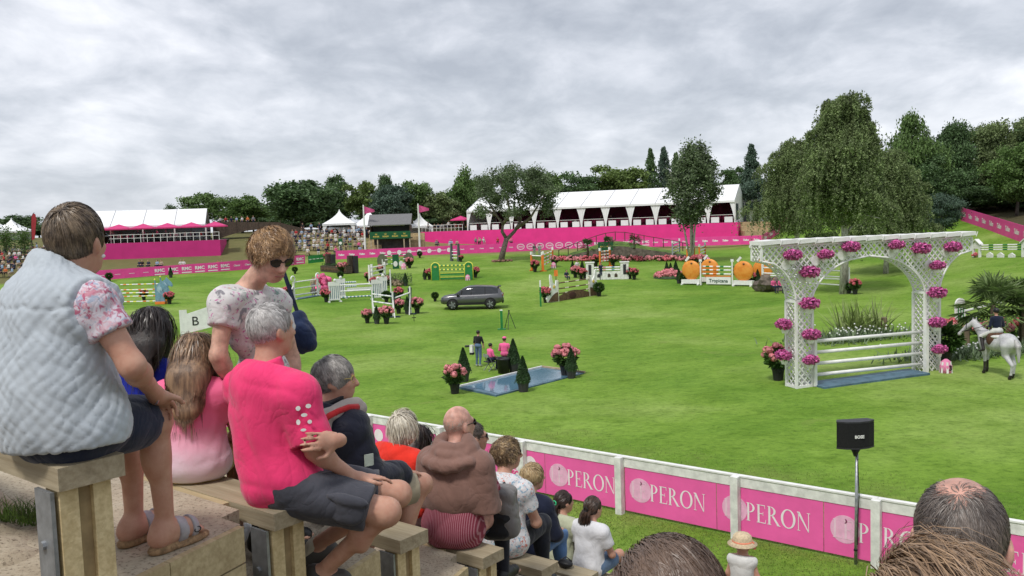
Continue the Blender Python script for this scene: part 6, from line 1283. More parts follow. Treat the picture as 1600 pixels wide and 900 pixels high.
pb = gz(*aty(1552, 500, 36)[:2]); palm(pb, 1.75, 40, 1.7, 'spreading fan palm behind the horse rider', 77, mat('palm_leaf_green', (.13, .195, .06), .5, .2, 2, island=.35, trans=.2)); palm(gz(pb.x+1.7, pb.y+.8), 1.6, 26, 1.6, 'fan palm beyond the rider and partly out of frame', 78, MATS['palm_leaf_green'])
for i in range(12):
    px = 1472+i*13; g = G(px, 532-(i % 3)*5)+Vector((0, .8, 0)); bd = empty('flower_clump', g, 0, 'clump of pink border flowers behind the grey horse', 'flowers', 'pink border flowers behind the horse'); _blob_flowers(16, .34, (0, 0, .42), .10, i, .7).build('blooms', [PETAL, mat('coral_petal', (.75, .18, .17), .6, .2, 6, island=.25), PETALR][i % 3], bd, True); _v, _f2 = _leafball(130, .36, (0, 0, .28), .14, i); link('foliage', npmesh('foliage', _v, _f2, LEAF), bd)
g = G(1545, 562); gb = empty('grass_bed', (g.x, g.y+1.2, g.z), .2, 'bed of soft grasses behind the grey horse', 'flower bed'); link('grasses', blades(1500, 3, (1.6, .45), .35, .85, .03, REED, 'grasses', 1.0), gb); _b = MB()
for i in range(60): _b.ball((random.gauss(0, 1.6), random.gauss(-.2, .5), random.uniform(.3, .6)), .04, 5, 4)
tag(_b.build('blooms', WHITE, gb), kind='stuff')
ball_bush(G(1486, 575)+Vector((.1, .7, 0)), 1.7, 'tall leafy pot behind the right arch column')
hb_ = empty('rounded_jump_wing', gz(*aty(1500, 498, 41)[:2]), .3, 'white round topped jump wing behind the fan palm', 'jump'); MB().prism([(-.3, 0), (.3, 0)]+[(.3*math.cos(k*PI/8), 1.25+.3*math.sin(k*PI/8)) for k in range(9)], -.04, .04).build('wing', WHITE, hb_); [MB().box((x, -.05, .6), (.05, .02, 1.0)).build('slot', BGREEN, hb_) for x in (-.15, 0, .15)]; MB().bar((.3, 0, .9), (2.2, -.3, 1.25), .1, .1).build('pole', WHITE, hb_)
# ------------------------------------------------------------------ grey horse and rider
hg = G(1556, 586); fw = Vector((-.12, 1.0, 0)).normalized(); hrz = math.atan2(fw.y, fw.x)       # local +x forward
HG = mat('grey_horse_coat', (.56, .56, .57), .6, .12, 5, col2=(.38, .38, .40)); HGD = mat('dark_hoof_boot', (.03, .025, .025), .5, .2, 8)
S_ = 1.0; P = []
P += [ell((-.62, 0, 1.22), (.40, .28, .31), k=.10), ell((-.1, 0, 1.16), (.55, .28, .30), k=.10), ell((.48, 0, 1.20), (.34, .25, .33), k=.10), ell((-.55, 0, 1.38), (.32, .2, .16), k=.1), ell((.42, 0, 1.42), (.22, .11, .14), k=.1)]
P += [cap((.58, 0, 1.32), (.98, .14, 1.76), .20, .115, k=.08), cap((.98, .15, 1.78), (1.20, .30, 1.58), .105, .085, k=.05), cap((1.16, .27, 1.63), (1.36, .46, 1.34), .075, .055, k=.04), ell((1.36, .46, 1.32), (.065, .06, .06), k=.03)]
P += [cap((.97, .14+s_*.06, 1.86), (.96, .14+s_*.075, 2.0), .03, .008, k=.015) for s_ in (-1, 1)]
LG = []
for s_, dx in ((1, -.14), (-1, .1)):
    P += [cap((-.72, s_*.16, 1.15), (-.60+dx*.5, s_*.15, .82), .20, .12, k=.07), cap((-.60+dx*.5, s_*.15, .82), (-.86+dx, s_*.14, .50), .105, .06, k=.04), cap((-.86+dx, s_*.14, .50), (-.80+dx, s_*.14, .14), .048, .042, k=.02), cap((-.80+dx, s_*.14, .14), (-.74+dx, s_*.14, .04), .048, .062, k=.02, m=1)]
    P += [cap((.52+dx*.3, s_*.15, 1.10), (.55+dx, s_*.14, .72), .14, .078, k=.06), cap((.55+dx, s_*.14, .72), (.54+dx, s_*.14, .48), .062, .055, k=.03), cap((.54+dx, s_*.14, .46), (.54+dx, s_*.14, .14), .045, .042, k=.02, m=1), cap((.54+dx, s_*.14, .14), (.59+dx, s_*.14, .04), .045, .060, k=.02, m=1)]
horse = empty('horse', hg, hrz, 'light grey horse standing with dark leg boots beside the arch', 'horse')
surf_obj('body', P, .026, [HG, HGD], horse, multi=True)
P = [cap((-.98, 0, 1.34), (-1.10, 0, 1.15), .07, .09, k=.04), cap((-1.10, 0, 1.15), (-1.14, 0, .62), .09, .03, k=.04)]; surf_obj('tail', P, .025, mat('horse_tail', (.40, .39, .39), .7, .2, 14, stretch=(1, 1, .15)), horse)
surf_obj('mane', [cap((.62, 0, 1.52), (.96, .13, 1.88), .055, .04, k=.02)], .025, MATS['horse_tail'], horse)
surf_obj('saddle', [ell((-.02, 0, 1.46), (.30, .27, .09), k=.04), ell((.0, .22, 1.28), (.2, .09, .22), k=.04), ell((.0, -.22, 1.28), (.2, .09, .22), k=.04)], .025, mat('saddle_brown', (.09, .04, .02), .5, .2, 8), horse)
surf_obj('saddle_pad', [ell((-.08, 0, 1.40), (.36, .285, .10), k=.03)], .025, CM['white'], horse)
MB().bar((1.28, .44, 1.42), (.28, .15, 1.75), .02, .02).bar((1.28, .32, 1.42), (.28, -.15, 1.75), .02, .02).tube([(1.17-.05*math.cos(a_), .28+.09*math.cos(a_), 1.62+.1*math.sin(a_)) for a_ in np.linspace(0, 2*PI, 10)], .015, 5).build('bridle', HGD, horse)
P = [ell((-.05, 0, 1.60), (.15, .18, .13), k=.05, m=2), ell((-.04, 0, 1.80), (.12, .17, .17), k=.06, m=1), ell((-.03, 0, 1.97), (.12, .19, .15), k=.06, m=1), cap((-.02, -.16, 2.03), (-.02, .16, 2.03), .075, k=.05, m=1), cap((-.01, 0, 2.08), (.01, 0, 2.17), .05, k=.03, m=0), ell((.03, 0, 2.25), (.09, .075, .11), k=.02, m=0), ell((.01, 0, 2.30), (.115, .095, .095), k=.01, m=3)]
for s_ in (-1, 1):
    P += [cap((-.02, s_*.19, 2.01), (-.02, s_*.26, 1.76), .06, .05, k=.03, m=1), cap((-.02, s_*.26, 1.76), (.25, s_*.15, 1.72), .047, .036, k=.02, m=1), ell((.29, s_*.14, 1.73), (.05, .035, .04), k=.02, m=0)]
    P += [cap((-.03, s_*.12, 1.58), (.36, s_*.31, 1.36), .10, .075, k=.04, m=2), cap((.36, s_*.31, 1.36), (.18, s_*.35, .92), .068, .05, k=.03, m=4), cap((.18, s_*.35, .90), (.36, s_*.37, .84), .045, .035, k=.02, m=4)]
rd = lawn_person(P, hg, hrz, [SKIN, cloth('riding_coat', (.010, .014, .035)), CM['white'], BLACK, HGD], 'rider in navy coat, white breeches and black helmet on the grey horse', .022)
# ------------------------------------------------------------------ near fence with banners
UU = np.array([-.785, .62, 0]); NN = np.array([.62, .785, 0]); F0 = np.array([6.42, 14.92, 0.])
frz = math.atan2(-.62, .785)                      # fence frame: +x runs right and towards the camera side
def fence_hit(px, py):
    v = ray(px, py); t_ = ((F0-CP)@NN)/(v@NN); p = CP+v*t_; return float((p-F0)@(-UU)), float(p[2])
fe = empty('white_fence', F0, frz, 'white painted post and rail fence along the near side of the lawn', 'fence')
SPC = 2.66
for i in range(-9, 4):
    x = i*SPC
    MB().box((x, -.08, .63), (.155, .15, 1.30)).build('post', DWHITE, fe)
    MB().box((x+SPC/2, .035, 1.155), (SPC-.01, .07, .20)).build('rail', DWHITE, fe)
    MB().box((x+SPC/2, .04, 1.272), (SPC-.006, .11, .03)).build('rail_cap', WHITE, fe)
BPINK = mat('banner_pink', (.88, .13, .42), .5, .05, 1.5, bump=.18, bscale=2.2, bdist=.05); HALO = mat('banner_disc', (.86, .46, .66), .5, .08, 6); PALE = mat('banner_letter', (.88, .80, .84), .5, .04, 5)
GL = {}
def _ring(cx, cz, rx, rz_, ix, iz, a0, a1, n=16, ofs=0.0):
    return [[(cx+rx*math.cos(a0+(a1-a0)*k/n), cz+rz_*math.sin(a0+(a1-a0)*k/n)), (cx+rx*math.cos(a0+(a1-a0)*(k+1)/n), cz+rz_*math.sin(a0+(a1-a0)*(k+1)/n)), (cx+ofs+ix*math.cos(a0+(a1-a0)*(k+1)/n), cz+iz*math.sin(a0+(a1-a0)*(k+1)/n)), (cx+ofs+ix*math.cos(a0+(a1-a0)*k/n), cz+iz*math.sin(a0+(a1-a0)*k/n))] for k in range(n)]
def _rc(x0, x1, z0, z1): return [(x0, z0), (x1, z0), (x1, z1), (x0, z1)]
def _stem(x, w=.13): return [_rc(x, x+w, 0, 1), _rc(x-.06, x, 0, .035), _rc(x+w, x+w+.06, 0, .035), _rc(x-.06, x, .965, 1), _rc(x+w, x+w+.06, .965, 1)]
GL['P'] = (_stem(.08)+_ring(.21, .735, .36, .265, .22, .225, -PI/2, PI/2), .68)
GL['R'] = (_stem(.08)+_ring(.21, .745, .34, .255, .20, .215, -PI/2, PI/2)+[[(.28, .5), (.43, .5), (.80, .03), (.64, .03)], _rc(.62, .86, 0, .03)], .84)
GL['E'] = (_stem(.08)+[_rc(.21, .56, .955, .999), [(.52, .955), (.56, .955), (.575, .80), (.55, .80)], _rc(.21, .45, .49, .535), _rc(.42, .45, .41, .62), _rc(.21, .60, .001, .045), [(.56, .045), (.60, .045), (.625, .22), (.60, .22)]], .70)
GL['L'] = (_stem(.08)+[_rc(.21, .58, .001, .045), [(.54, .045), (.58, .045), (.61, .24), (.585, .24)]], .64)
GL['O'] = (_ring(.50, .5, .46, .52, .31, .465, 0, 2*PI, 28), 1.0)
GL['N'] = ([_rc(.12, .165, .03, .97), _rc(.04, .25, 0, .03), _rc(.74, .785, .03, .97), _rc(.66, .87, .97, 1), [(.04, 1.0), (.22, 1.0), (.785, .0), (.74, -.02)]], .90)
GL["'"] = (_ring(.12, .86, .12, .14, .03, .09, -PI*.6, PI*.5, 8), .22)
def word(s_, h, mt, y=0.0):
    mb = MB(); x = 0
    for c_ in s_:
        ps, adv = GL[c_]
        for p in ps: mb.add([((x+u_)*h, y, v_*h*1.18-.02) for u_, v_ in p], [list(range(len(p)))])
        x += adv
    return mb, x*h
def half(cx, cz, r, n=26): return [(cx+r*math.cos(2*PI*k/n), cz+r*math.sin(2*PI*k/n)) for k in range(n)]
marks = [(873, 745), (999, 766), (1147, 793), (1318, 826)]
ss = [fence_hit(*q) for q in marks]; per = (ss[3][0]-ss[1][0])/2; zc = sum(q[1] for q in ss)/4
x_first = ss[0][0]-.38
def banner(x0, x1, label, kind, grp):
    o = empty('advertising_banner', Vector(F0)+Vector((-UU*x0))+Vector(NN*.012), frz, label, 'banner', grp)
    n_ = 10; mb = MB(); rr = random.Random(int(x0*10))
    for i in range(n_):
        a_, b_ = (x1-x0)*i/n_, (x1-x0)*(i+1)/n_; ya, yb = .0, .0
        mb.add([(a_, ya, .09), (b_, yb, .09), (b_, yb, 1.055), (a_, ya, 1.055)], [(0, 1, 2, 3)])
    mb.add([(0, .012, .09), (x1-x0, .012, .09), (x1-x0, .012, 1.055), (0, .012, 1.055)], [(3, 2, 1, 0)])
    mb.build('sheet', BPINK, o)
    if kind == 'eperon':
        MB().add([(u_, -.004, v_) for u_, v_ in half(.38, zc, .265)], [list(range(26))]).build('disc', HALO, o)
        w_, _ = word("LE", .30, PALE); w_.build('lettering', mat('ghost_letter', (.88, .60, .74), .5), o, loc=(.16, -.008, zc-.16)); MB().add([(u_*.30, -.008, v_*.30) for q in GL["'"][0] for u_, v_ in q], [list(range(4*k, 4*k+4)) for k in range(8)]).build('apostrophe', mat('plum_ink', (.20, .03, .10), .5), o, loc=(.35, -.004, zc-.1))
        w_, _ = word("PERON", .31, PALE); w_.build('lettering', PALE, o, loc=(.62, -.006, zc-.17))
    elif kind == 'box':
        for x in (.3, .55, 1.2, 1.45): MB().add([(x, -.005, .12), (x+.02, -.005, .12), (x+.02, -.005, 1.04), (x, -.005, 1.04)], [(0, 1, 2, 3)]).build('stripe', HALO, o)
        link('lettering', text_mesh('M', .62, PALE, .03), o, (x1-x0-.95, -.006, .72)); MB().box((x1-x0-.62, -.006, .42), (1.1, .004, .2)).build('logo_bar', PALE, o); link('lettering', text_mesh('FORMAT', .19, PINKD, .008), o, (x1-x0-.62, -.012, .42)); MB().add([(u_, -.006, v_) for u_, v_ in half(x1-x0-.42, .75, .17)], [list(range(26))]).build('logo_disc', PALE, o)
xq = x_first
for i in range(6):
    banner(xq, xq+per-.012, "pink L'EPERON fence banner, %s from the boxed logo banners" % ['first', 'second', 'third', 'fourth', 'fifth', 'sixth'][i], 'eperon', "L'EPERON fence banners"); xq += per
xq = x_first-.012
for i in range(5): banner(xq-2.6+.012, xq, "striped pink fence banner with white boxed logo, %s from the L'EPERON banners" % ['first', 'second', 'third', 'fourth', 'fifth'][i], 'box', 'boxed logo fence banners'); xq -= 2.6
# loudspeaker on its pole
sb = atz(1337, 884, 0); sp = empty('loudspeaker', (sb[0], sb[1], 0), .1, 'black loudspeaker box on a grey pole before the white fence', 'loudspeaker'); zt = aty(1340, 699, sb[1])[2]; zt2 = aty(1340, 657, sb[1])[2]
MB().tube([(0, 0, 0), (.03, 0, zt-.12)], [.03, .026], 10).build('pole', STEEL, sp, True); MB().lathe([(.03, zt-.16), (.05, zt-.1), (.09, zt-.02)], n=10).build('socket', BLACK, sp, True)
hb = zt2-zt; pf = [(-.35, .0), (-.33, -.02), (-.2, -.10), (0, -.14), (.2, -.10), (.33, -.02), (.35, 0), (.28, .13), (-.28, .13)]
MB().add([(x, y, zt) for x, y in pf]+[(x, y, zt+hb) for x, y in pf], [list(range(9))[::-1], list(range(9, 18))]+[[i, (i+1) % 9, (i+1) % 9+9, i+9] for i in range(9)]).build('cabinet', BLACK, sp)
MB().add([(x*1.01, y*1.02-.004, zt+.03) for x, y in pf[:7]]+[(x*1.01, y*1.02-.004, zt+hb-.03) for x, y in pf[:7]], [[i, i+1, i+8, i+7] for i in range(6)]).build('grille', mat('grille_cloth', (.008, .008, .009), .8, .3, 60, bump=.4, bscale=300), sp)
for z in (zt+.01, zt+hb-.01): MB().add([(x*1.02, y*1.02-.002, z-.014) for x, y in pf]+[(x*1.02, y*1.02-.002, z+.014) for x, y in pf], [list(range(9))[::-1], list(range(9, 18))]+[[i, (i+1) % 9, (i+1) % 9+9, i+9] for i in range(9)]).build('edge_band', DARK, sp)
link('lettering', text_mesh('BOSE', .075, WHITE, .003), sp, (0.0, -.152, zt+hb*.46)); MB().tube([(.028, -.03, zt-.2), (.05, -.035, zt*.6), (.03, -.03, .9), (.02, -.035, .4)], .008, 5).build('cable', BLACK, sp); MB().tube([(.0, 0, .28), (.0, 0, .31)], .036, 8).build('clamp', BLACK, sp)
# ------------------------------------------------------------------ grandstand
WOOD = bpy.data.materials.new('weathered_plank'); WOOD.use_nodes = True; t, b, N = nodes_of(WOOD); L = t.links.new; co = N('ShaderNodeTexCoord').outputs['Object']
def woodmat(m, ca_, cb_, cc_):
    t, b, N = nodes_of(m); L = t.links.new; co = N('ShaderNodeTexCoord').outputs['Object']
    g1 = nse(N, L, co, 9, 6, .6, st=(.12, 1.6, 1.6), di=.4); g2 = nse(N, L, co, 55, 4, .6, st=(.05, 1, 1)); st_ = nse(N, L, co, 3.2, 5, .65)
    c_ = cramp(N, L, g1, [(.3, ca_), (.55, cb_), (.75, tuple(x*1.12 for x in cb_))]); c_ = mixc(N, L, 1.0, c_, cramp(N, L, g2, [(.35, (.82, .80, .76)), (.6, (1, 1, 1))]), 'MULTIPLY'); c_ = mixc(N, L, cramp(N, L, st_, [(.52, (0, 0, 0)), (.75, (.7, .7, .7))]), c_, cc_)
    L(c_, b.inputs['Base Color']); b.inputs['Roughness'].default_value = .8; b.inputs['Specular IOR Level'].default_value = .2
    bp = N('ShaderNodeBump', Strength=.5, Distance=.004); L(g2, bp.inputs['Height']); bp2 = N('ShaderNodeBump', Strength=.4, Distance=.008); L(g1, bp2.inputs['Height']); L(bp.outputs[0], bp2.inputs['Normal']); L(bp2.outputs[0], b.inputs['Normal'])
woodmat(WOOD, (.27, .22, .145), (.40, .34, .235), (.22, .18, .115))
PWOOD = bpy.data.materials.new('pale_pine'); PWOOD.use_nodes = True; woodmat(PWOOD, (.58, .46, .25), (.70, .58, .34), (.50, .37, .18))
BWOOD = bpy.data.materials.new('board_pine'); BWOOD.use_nodes = True; woodmat(BWOOD, (.38, .30, .17), (.52, .43, .26), (.33, .25, .14))
GRAV = bpy.data.materials.new('gravel_tread'); GRAV.use_nodes = True; t, b, N = nodes_of(GRAV); L = t.links.new; co = N('ShaderNodeTexCoord').outputs['Object']
c_ = cramp(N, L, nse(N, L, co, 3, 6, .7), [(.3, (.29, .235, .165)), (.55, (.41, .35, .26)), (.75, (.49, .44, .34))]); c_ = mixc(N, L, 1.0, c_, cramp(N, L, nse(N, L, co, 60, 4, .7), [(.34, (.35, .32, .28)), (.46, (1, 1, 1)), (.7, (1.1, 1.1, 1.08))]), 'MULTIPLY'); L(c_, b.inputs['Base Color']); b.inputs['Roughness'].default_value = .95
bp = N('ShaderNodeBump', Strength=.6, Distance=.008); L(nse(N, L, co, 70, 5, .7), bp.inputs['Height']); L(bp.outputs[0], b.inputs['Normal'])
EK = lambda k: np.array([-1.218+.372*k, 2.6+.854*k, 5.73-.446*k])
urz = math.atan2(UU[1], UU[0])                   # row frame: +x runs along the row away from the aisle, -y points downhill
def rowpt(k, a_, n_, z): return Vector(EK(k)*[1, 1, 0]+UU*a_+NN*n_+np.array([0, 0, z]))
ordn = ['top', 'second', 'third', 'fourth', 'fifth', 'sixth', 'seventh', 'eighth', 'ninth', 'tenth']
for k in range(10):
    zs = EK(k)[2]; o = empty('bench', rowpt(k, 0, 0, zs-.45), urz, 'weathered plank bench of the %s row of the grandstand' % ordn[k], 'bench', 'grandstand benches')
    # local y+ = downhill is -NN? in the row frame +y is uphill x cross; compute signed offsets
    sg_ = 1 if (Matrix.Rotation(urz, 3, 'Z') @ Vector((0, 1, 0))).dot(Vector(NN)) > 0 else -1
    for j in range(3):
        MB().box((.001+2.0+j*4.0, -sg_*.10, .415), (3.994, .20, .07)).build('seat_plank', WOOD, o)
        for x in (.045+j*4, 2.0+j*4):
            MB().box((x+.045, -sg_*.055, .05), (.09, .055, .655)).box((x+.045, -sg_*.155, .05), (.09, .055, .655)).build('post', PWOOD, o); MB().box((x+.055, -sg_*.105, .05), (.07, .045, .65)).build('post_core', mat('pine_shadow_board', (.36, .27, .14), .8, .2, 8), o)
            MB().box((x+.06, -sg_*.20, .20), (.105, .012, .34)).build('steel_plate', STEEL, o)
            MB().tube([(x+.07, -sg_*.205, .20), (x+.07, -sg_*.216, .20)], .014, 8).build('bolt', STEEL, o)
    # terrace in front of the row
    tr = empty('terrace', rowpt(k, .12, 0, zs-.45), urz, 'gravel terrace with board edging in front of the %s bench' % ordn[k], 'terrace', 'grandstand terraces')
    W_ = (np.array([.372, .854, 0])@UU); NW = .901                    # skewed end line
    sk = float(W_)
    a0_, a1_ = -.30, NW-.235
    def T(a_, n_): return (a_+sk*n_/NW, sg_*n_)
    P4 = [T(0, a0_), T(0, a1_-.10), T(.13, a1_-.10), T(.13, a1_), (13, sg_*a1_), (13, sg_*a0_)]
    tp_ = MB().add([(x, y, -.6) for x, y in P4]+[(x, y, 0) for x, y in P4], [tuple(range(6)), tuple(range(11, 5, -1))]+[(i_, i_+6, (i_+1) % 6+6, (i_+1) % 6) for i_ in range(6)]); tp_.build('fill', GRAV, tr)
    for j in range(3):
        z = -.07-j*.145; x0, y0 = T(-.012, a0_+.0); x1, y1 = T(-.012, a1_-.11)
        f0 = .58 if j == 0 else .35
        MB().bar((x0, y0, z), (x0+(x1-x0)*f0, y0+(y1-y0)*f0, z), .035, .138).build('side_board', BWOOD, tr); MB().bar((x0+(x1-x0)*(f0+.004), y0+(y1-y0)*(f0+.004), z), (x1, y1, z), .035, .138).build('side_board', BWOOD, tr)
        MB().box((6.55+sk*a1_/NW, sg_*(a1_+.018), z), (12.6, .035, .138)).build('riser_board', BWOOD, tr)
# earth bank below and beside the stand
us_ = np.linspace(-14, 16, 61); ns_ = np.linspace(-6, 15, 60); V = []
for u_ in us_:
    for n_ in ns_:
        p = UU*u_+NN*n_; z = max(-.3, 5.28-.4956*(n_-1.29)-.72) if n_ > -2 else 5.28-.4956*(-2-1.29)-.72
        V.append((p[0], p[1], z))
I = np.arange(61*60).reshape(61, 60); Fq = np.stack([I[:-1, :-1], I[1:, :-1], I[1:, 1:], I[:-1, 1:]], -1).reshape(-1, 4)
EARTH = mat('bank_earth', (.20, .16, .10), .95, .3, 2.5, bump=.6, bscale=25, bdist=.02)
tag(link('earth_bank', npmesh('earth_bank', V, Fq, EARTH, smooth=True)), 'earth slope under the grandstand', None, None, 'structure')
# gravelly earth shoulder with grass at the left corner
c0 = atz(-40, 870, 5.25); P = [ell((0, 0, 0), (.62, .40, .42), yaw_axes(urz), k=.1), ell((-.45, .35, .16), (.6, .4, .40), yaw_axes(urz), k=.1)]
rr_ = np.random.default_rng(1); kv = rr_.normal(size=(7, 3))*22; ph_ = rr_.random(7)*6
sh = empty('earth_shoulder', c0+np.array([0, 0, -.36]), 0, 'gravelly earth shoulder with grass behind the top bench post', 'earth mound'); surf_obj('earth', P, .025, GRAV, sh, fold=lambda Q: .012*np.sin(Q@kv.T+ph_).sum(1)*.6)
def grass_blades(n, seed, f, m_, h0, h1, w_):
    r = np.random.default_rng(seed); B = f(r, n); a_ = r.random(n)*2*PI; h = r.uniform(h0, h1, n); ln = r.normal(size=(n, 2))*.45; s_ = np.stack([np.cos(a_), np.sin(a_), 0*a_], 1)*(w_*r.uniform(.7, 1.2, n))[:, None]
    md = B+np.stack([ln[:, 0]*h*.4, ln[:, 1]*h*.4, h*.6], 1); tp_ = B+np.stack([ln[:, 0]*h*1.1, ln[:, 1]*h*1.1, h*.95], 1)
    V = np.stack([B-s_, B+s_, md+s_*.7, md-s_*.7, tp_, tp_], 1)[:, :5].reshape(-1, 3); i = np.arange(n)*5
    return V, np.concatenate([np.stack([i, i+1, i+2], 1), np.stack([i, i+2, i+3], 1), np.stack([i+3, i+2, i+4], 1)])
BLADE = mat('grass_blade', (.085, .15, .028), .6, .3, 6, island=.5, trans=.25)
def _b1(r, n):
    px = r.uniform(-60, 78, n); py = r.uniform(845, 960, n); out = []
    for x, y in zip(px, py): q = atz(x, y, 5.0+.28*max(0, (900-y)/60)); out.append(q)
    return np.array(out)-np.array(c0)+[0, 0, .1]
V, F_ = grass_blades(3800, 5, _b1, BLADE, .03, .10, .0022); tag(link('grass_tuft', npmesh('grass_tuft', V, F_, BLADE), None, c0), 'tuft of green grass beside the top bench post', 'grass', None, 'stuff')
# short lawn blades either side of the near fence
def _b2(r, n):
    a_ = r.uniform(-14, 13, n); q = r.normal(size=n)*2.6; q = np.where(np.abs(q) < 5.5, q, r.uniform(-3, 3, n)); P = F0[None]+np.outer(a_, -UU)+np.outer(q, NN); P[:, 2] = tz(P[:, 0], P[:, 1])-.005; return P
LBL = mat('lawn_blade', (.17, .31, .045), .6, .3, 1.2, island=.3, trans=.5, col2=(.25, .30, .09))
V, F_ = grass_blades(120000, 6, _b2, LBL, .02, .055, .007); tag(link('lawn_grass', npmesh('lawn_grass', V, F_, LBL)), 'short grass blades of the lawn near the fence', 'grass', None, 'stuff')
# ------------------------------------------------------------------ near spectators
def Q(px, py, y): return aty(px, py, y)
def nrm(v): v = np.asarray(v, float); return v/np.linalg.norm(v)
def folds(seed, amp, f0, f1, n=6, flat=.6):
    r = np.random.default_rng(seed); K = r.normal(size=(n, 3)); K[:, 2] *= 1.5; K /= np.linalg.norm(K, axis=1)[:, None]; K *= r.uniform(f0, f1, n)[:, None]; ph = r.random(n)*6.3; K2 = r.normal(size=(n, 3))*9
    def f(P):
        s = 0
        for i in range(n): s = s+(1-np.abs(np.sin((P@K[i]+ph[i]+1.3*np.sin(P@K2[i]+i))*.5)))**3*2.2-.55
        return s*amp/n*2.4
    return f
def head_prims(c, ax, h):
    r, f, u = ax; c = np.asarray(c)
    E_ = lambda a, b_, d, R, k=.02: ell(c+(r*a+f*b_+u*d)*h, np.array(R)*h, ax, k)
    P = [E_(0, -.012, .022, (.076, .096, .100), .03), E_(0, .028, -.035, (.063, .073, .086), .03), E_(0, .050, -.088, (.040, .040, .032), .03), E_(0, .083, .026, (.050, .02, .014), .02), E_(.032, .075, -.025, (.024, .02, .02), .02), E_(-.032, .075, -.025, (.024, .02, .02), .02), E_(0, .096, -.060, (.024, .011, .006), .008), E_(0, .094, -.071, (.021, .011, .007), .008)]
    P += [cap(c+(f*.094+u*.014)*h, c+(f*.120-u*.030)*h, .009*h, .014*h, k=.012), E_(.012, .105, -.036, (.010, .012, .008), .008), E_(-.012, .105, -.036, (.010, .012, .008), .008)]
    for s_ in (-1, 1): P += [ell(c+(r*s_*.080-f*.012-u*.012)*h, np.array([.010, .024, .034])*h, np.array([nrm(r+f*.35*s_), nrm(f-r*.35*s_), u]), k=.012), E_(s_*.074, 0, -.03, (.012, .016, .018), .01)]
    return P
def hand_prims(w, d, pn, s=1.0, curl=.35, spread=.10, side=1):
    """wrist, direction to the fingertips, palm normal (side the fingers curl to); side = +1 thumb along cross(d,pn)"""
    d = nrm(d); pn = nrm(np.asarray(pn)-d*(np.asarray(pn)@d)); t_ = np.cross(d, pn)*side; P = []; w = np.asarray(w)
    ax = np.array([t_, d, pn]); P.append(ell(w+d*.05*s, np.array([.040, .050, .016])*s, ax, k=.015)); P.append(cap(w-d*.02*s, w+d*.02*s, .026*s, .028*s, k=.02))
    for i, (o, L_) in enumerate(((.030, .070), (.010, .078), (-.010, .072), (-.029, .056))):
        b = w+d*.088*s+t_*o*s; dd = nrm(d+t_*o*spread*12); a = 0; rr_ = (.0092-.0006*i)*s
        for j, l in enumerate((.45, .32, .23)):
            a += curl*(1.0 if j else .5); v = dd*math.cos(a)+pn*math.sin(a); e_ = b+v*L_*l*s; P.append(cap(b, e_, rr_*(1-.08*j), rr_*(.92-.08*j), k=.004)); b = e_
    b = w+d*.025*s+t_*.032*s; v = nrm(d*.7+t_*.7+pn*.15); e_ = b+v*.042*s; P.append(cap(b, e_, .013*s, .0105*s, k=.012)); v = nrm(d*.95+t_*.2+pn*.25); P.append(cap(e_, e_+v*.032*s, .0105*s, .009*s, k=.005))
    return P
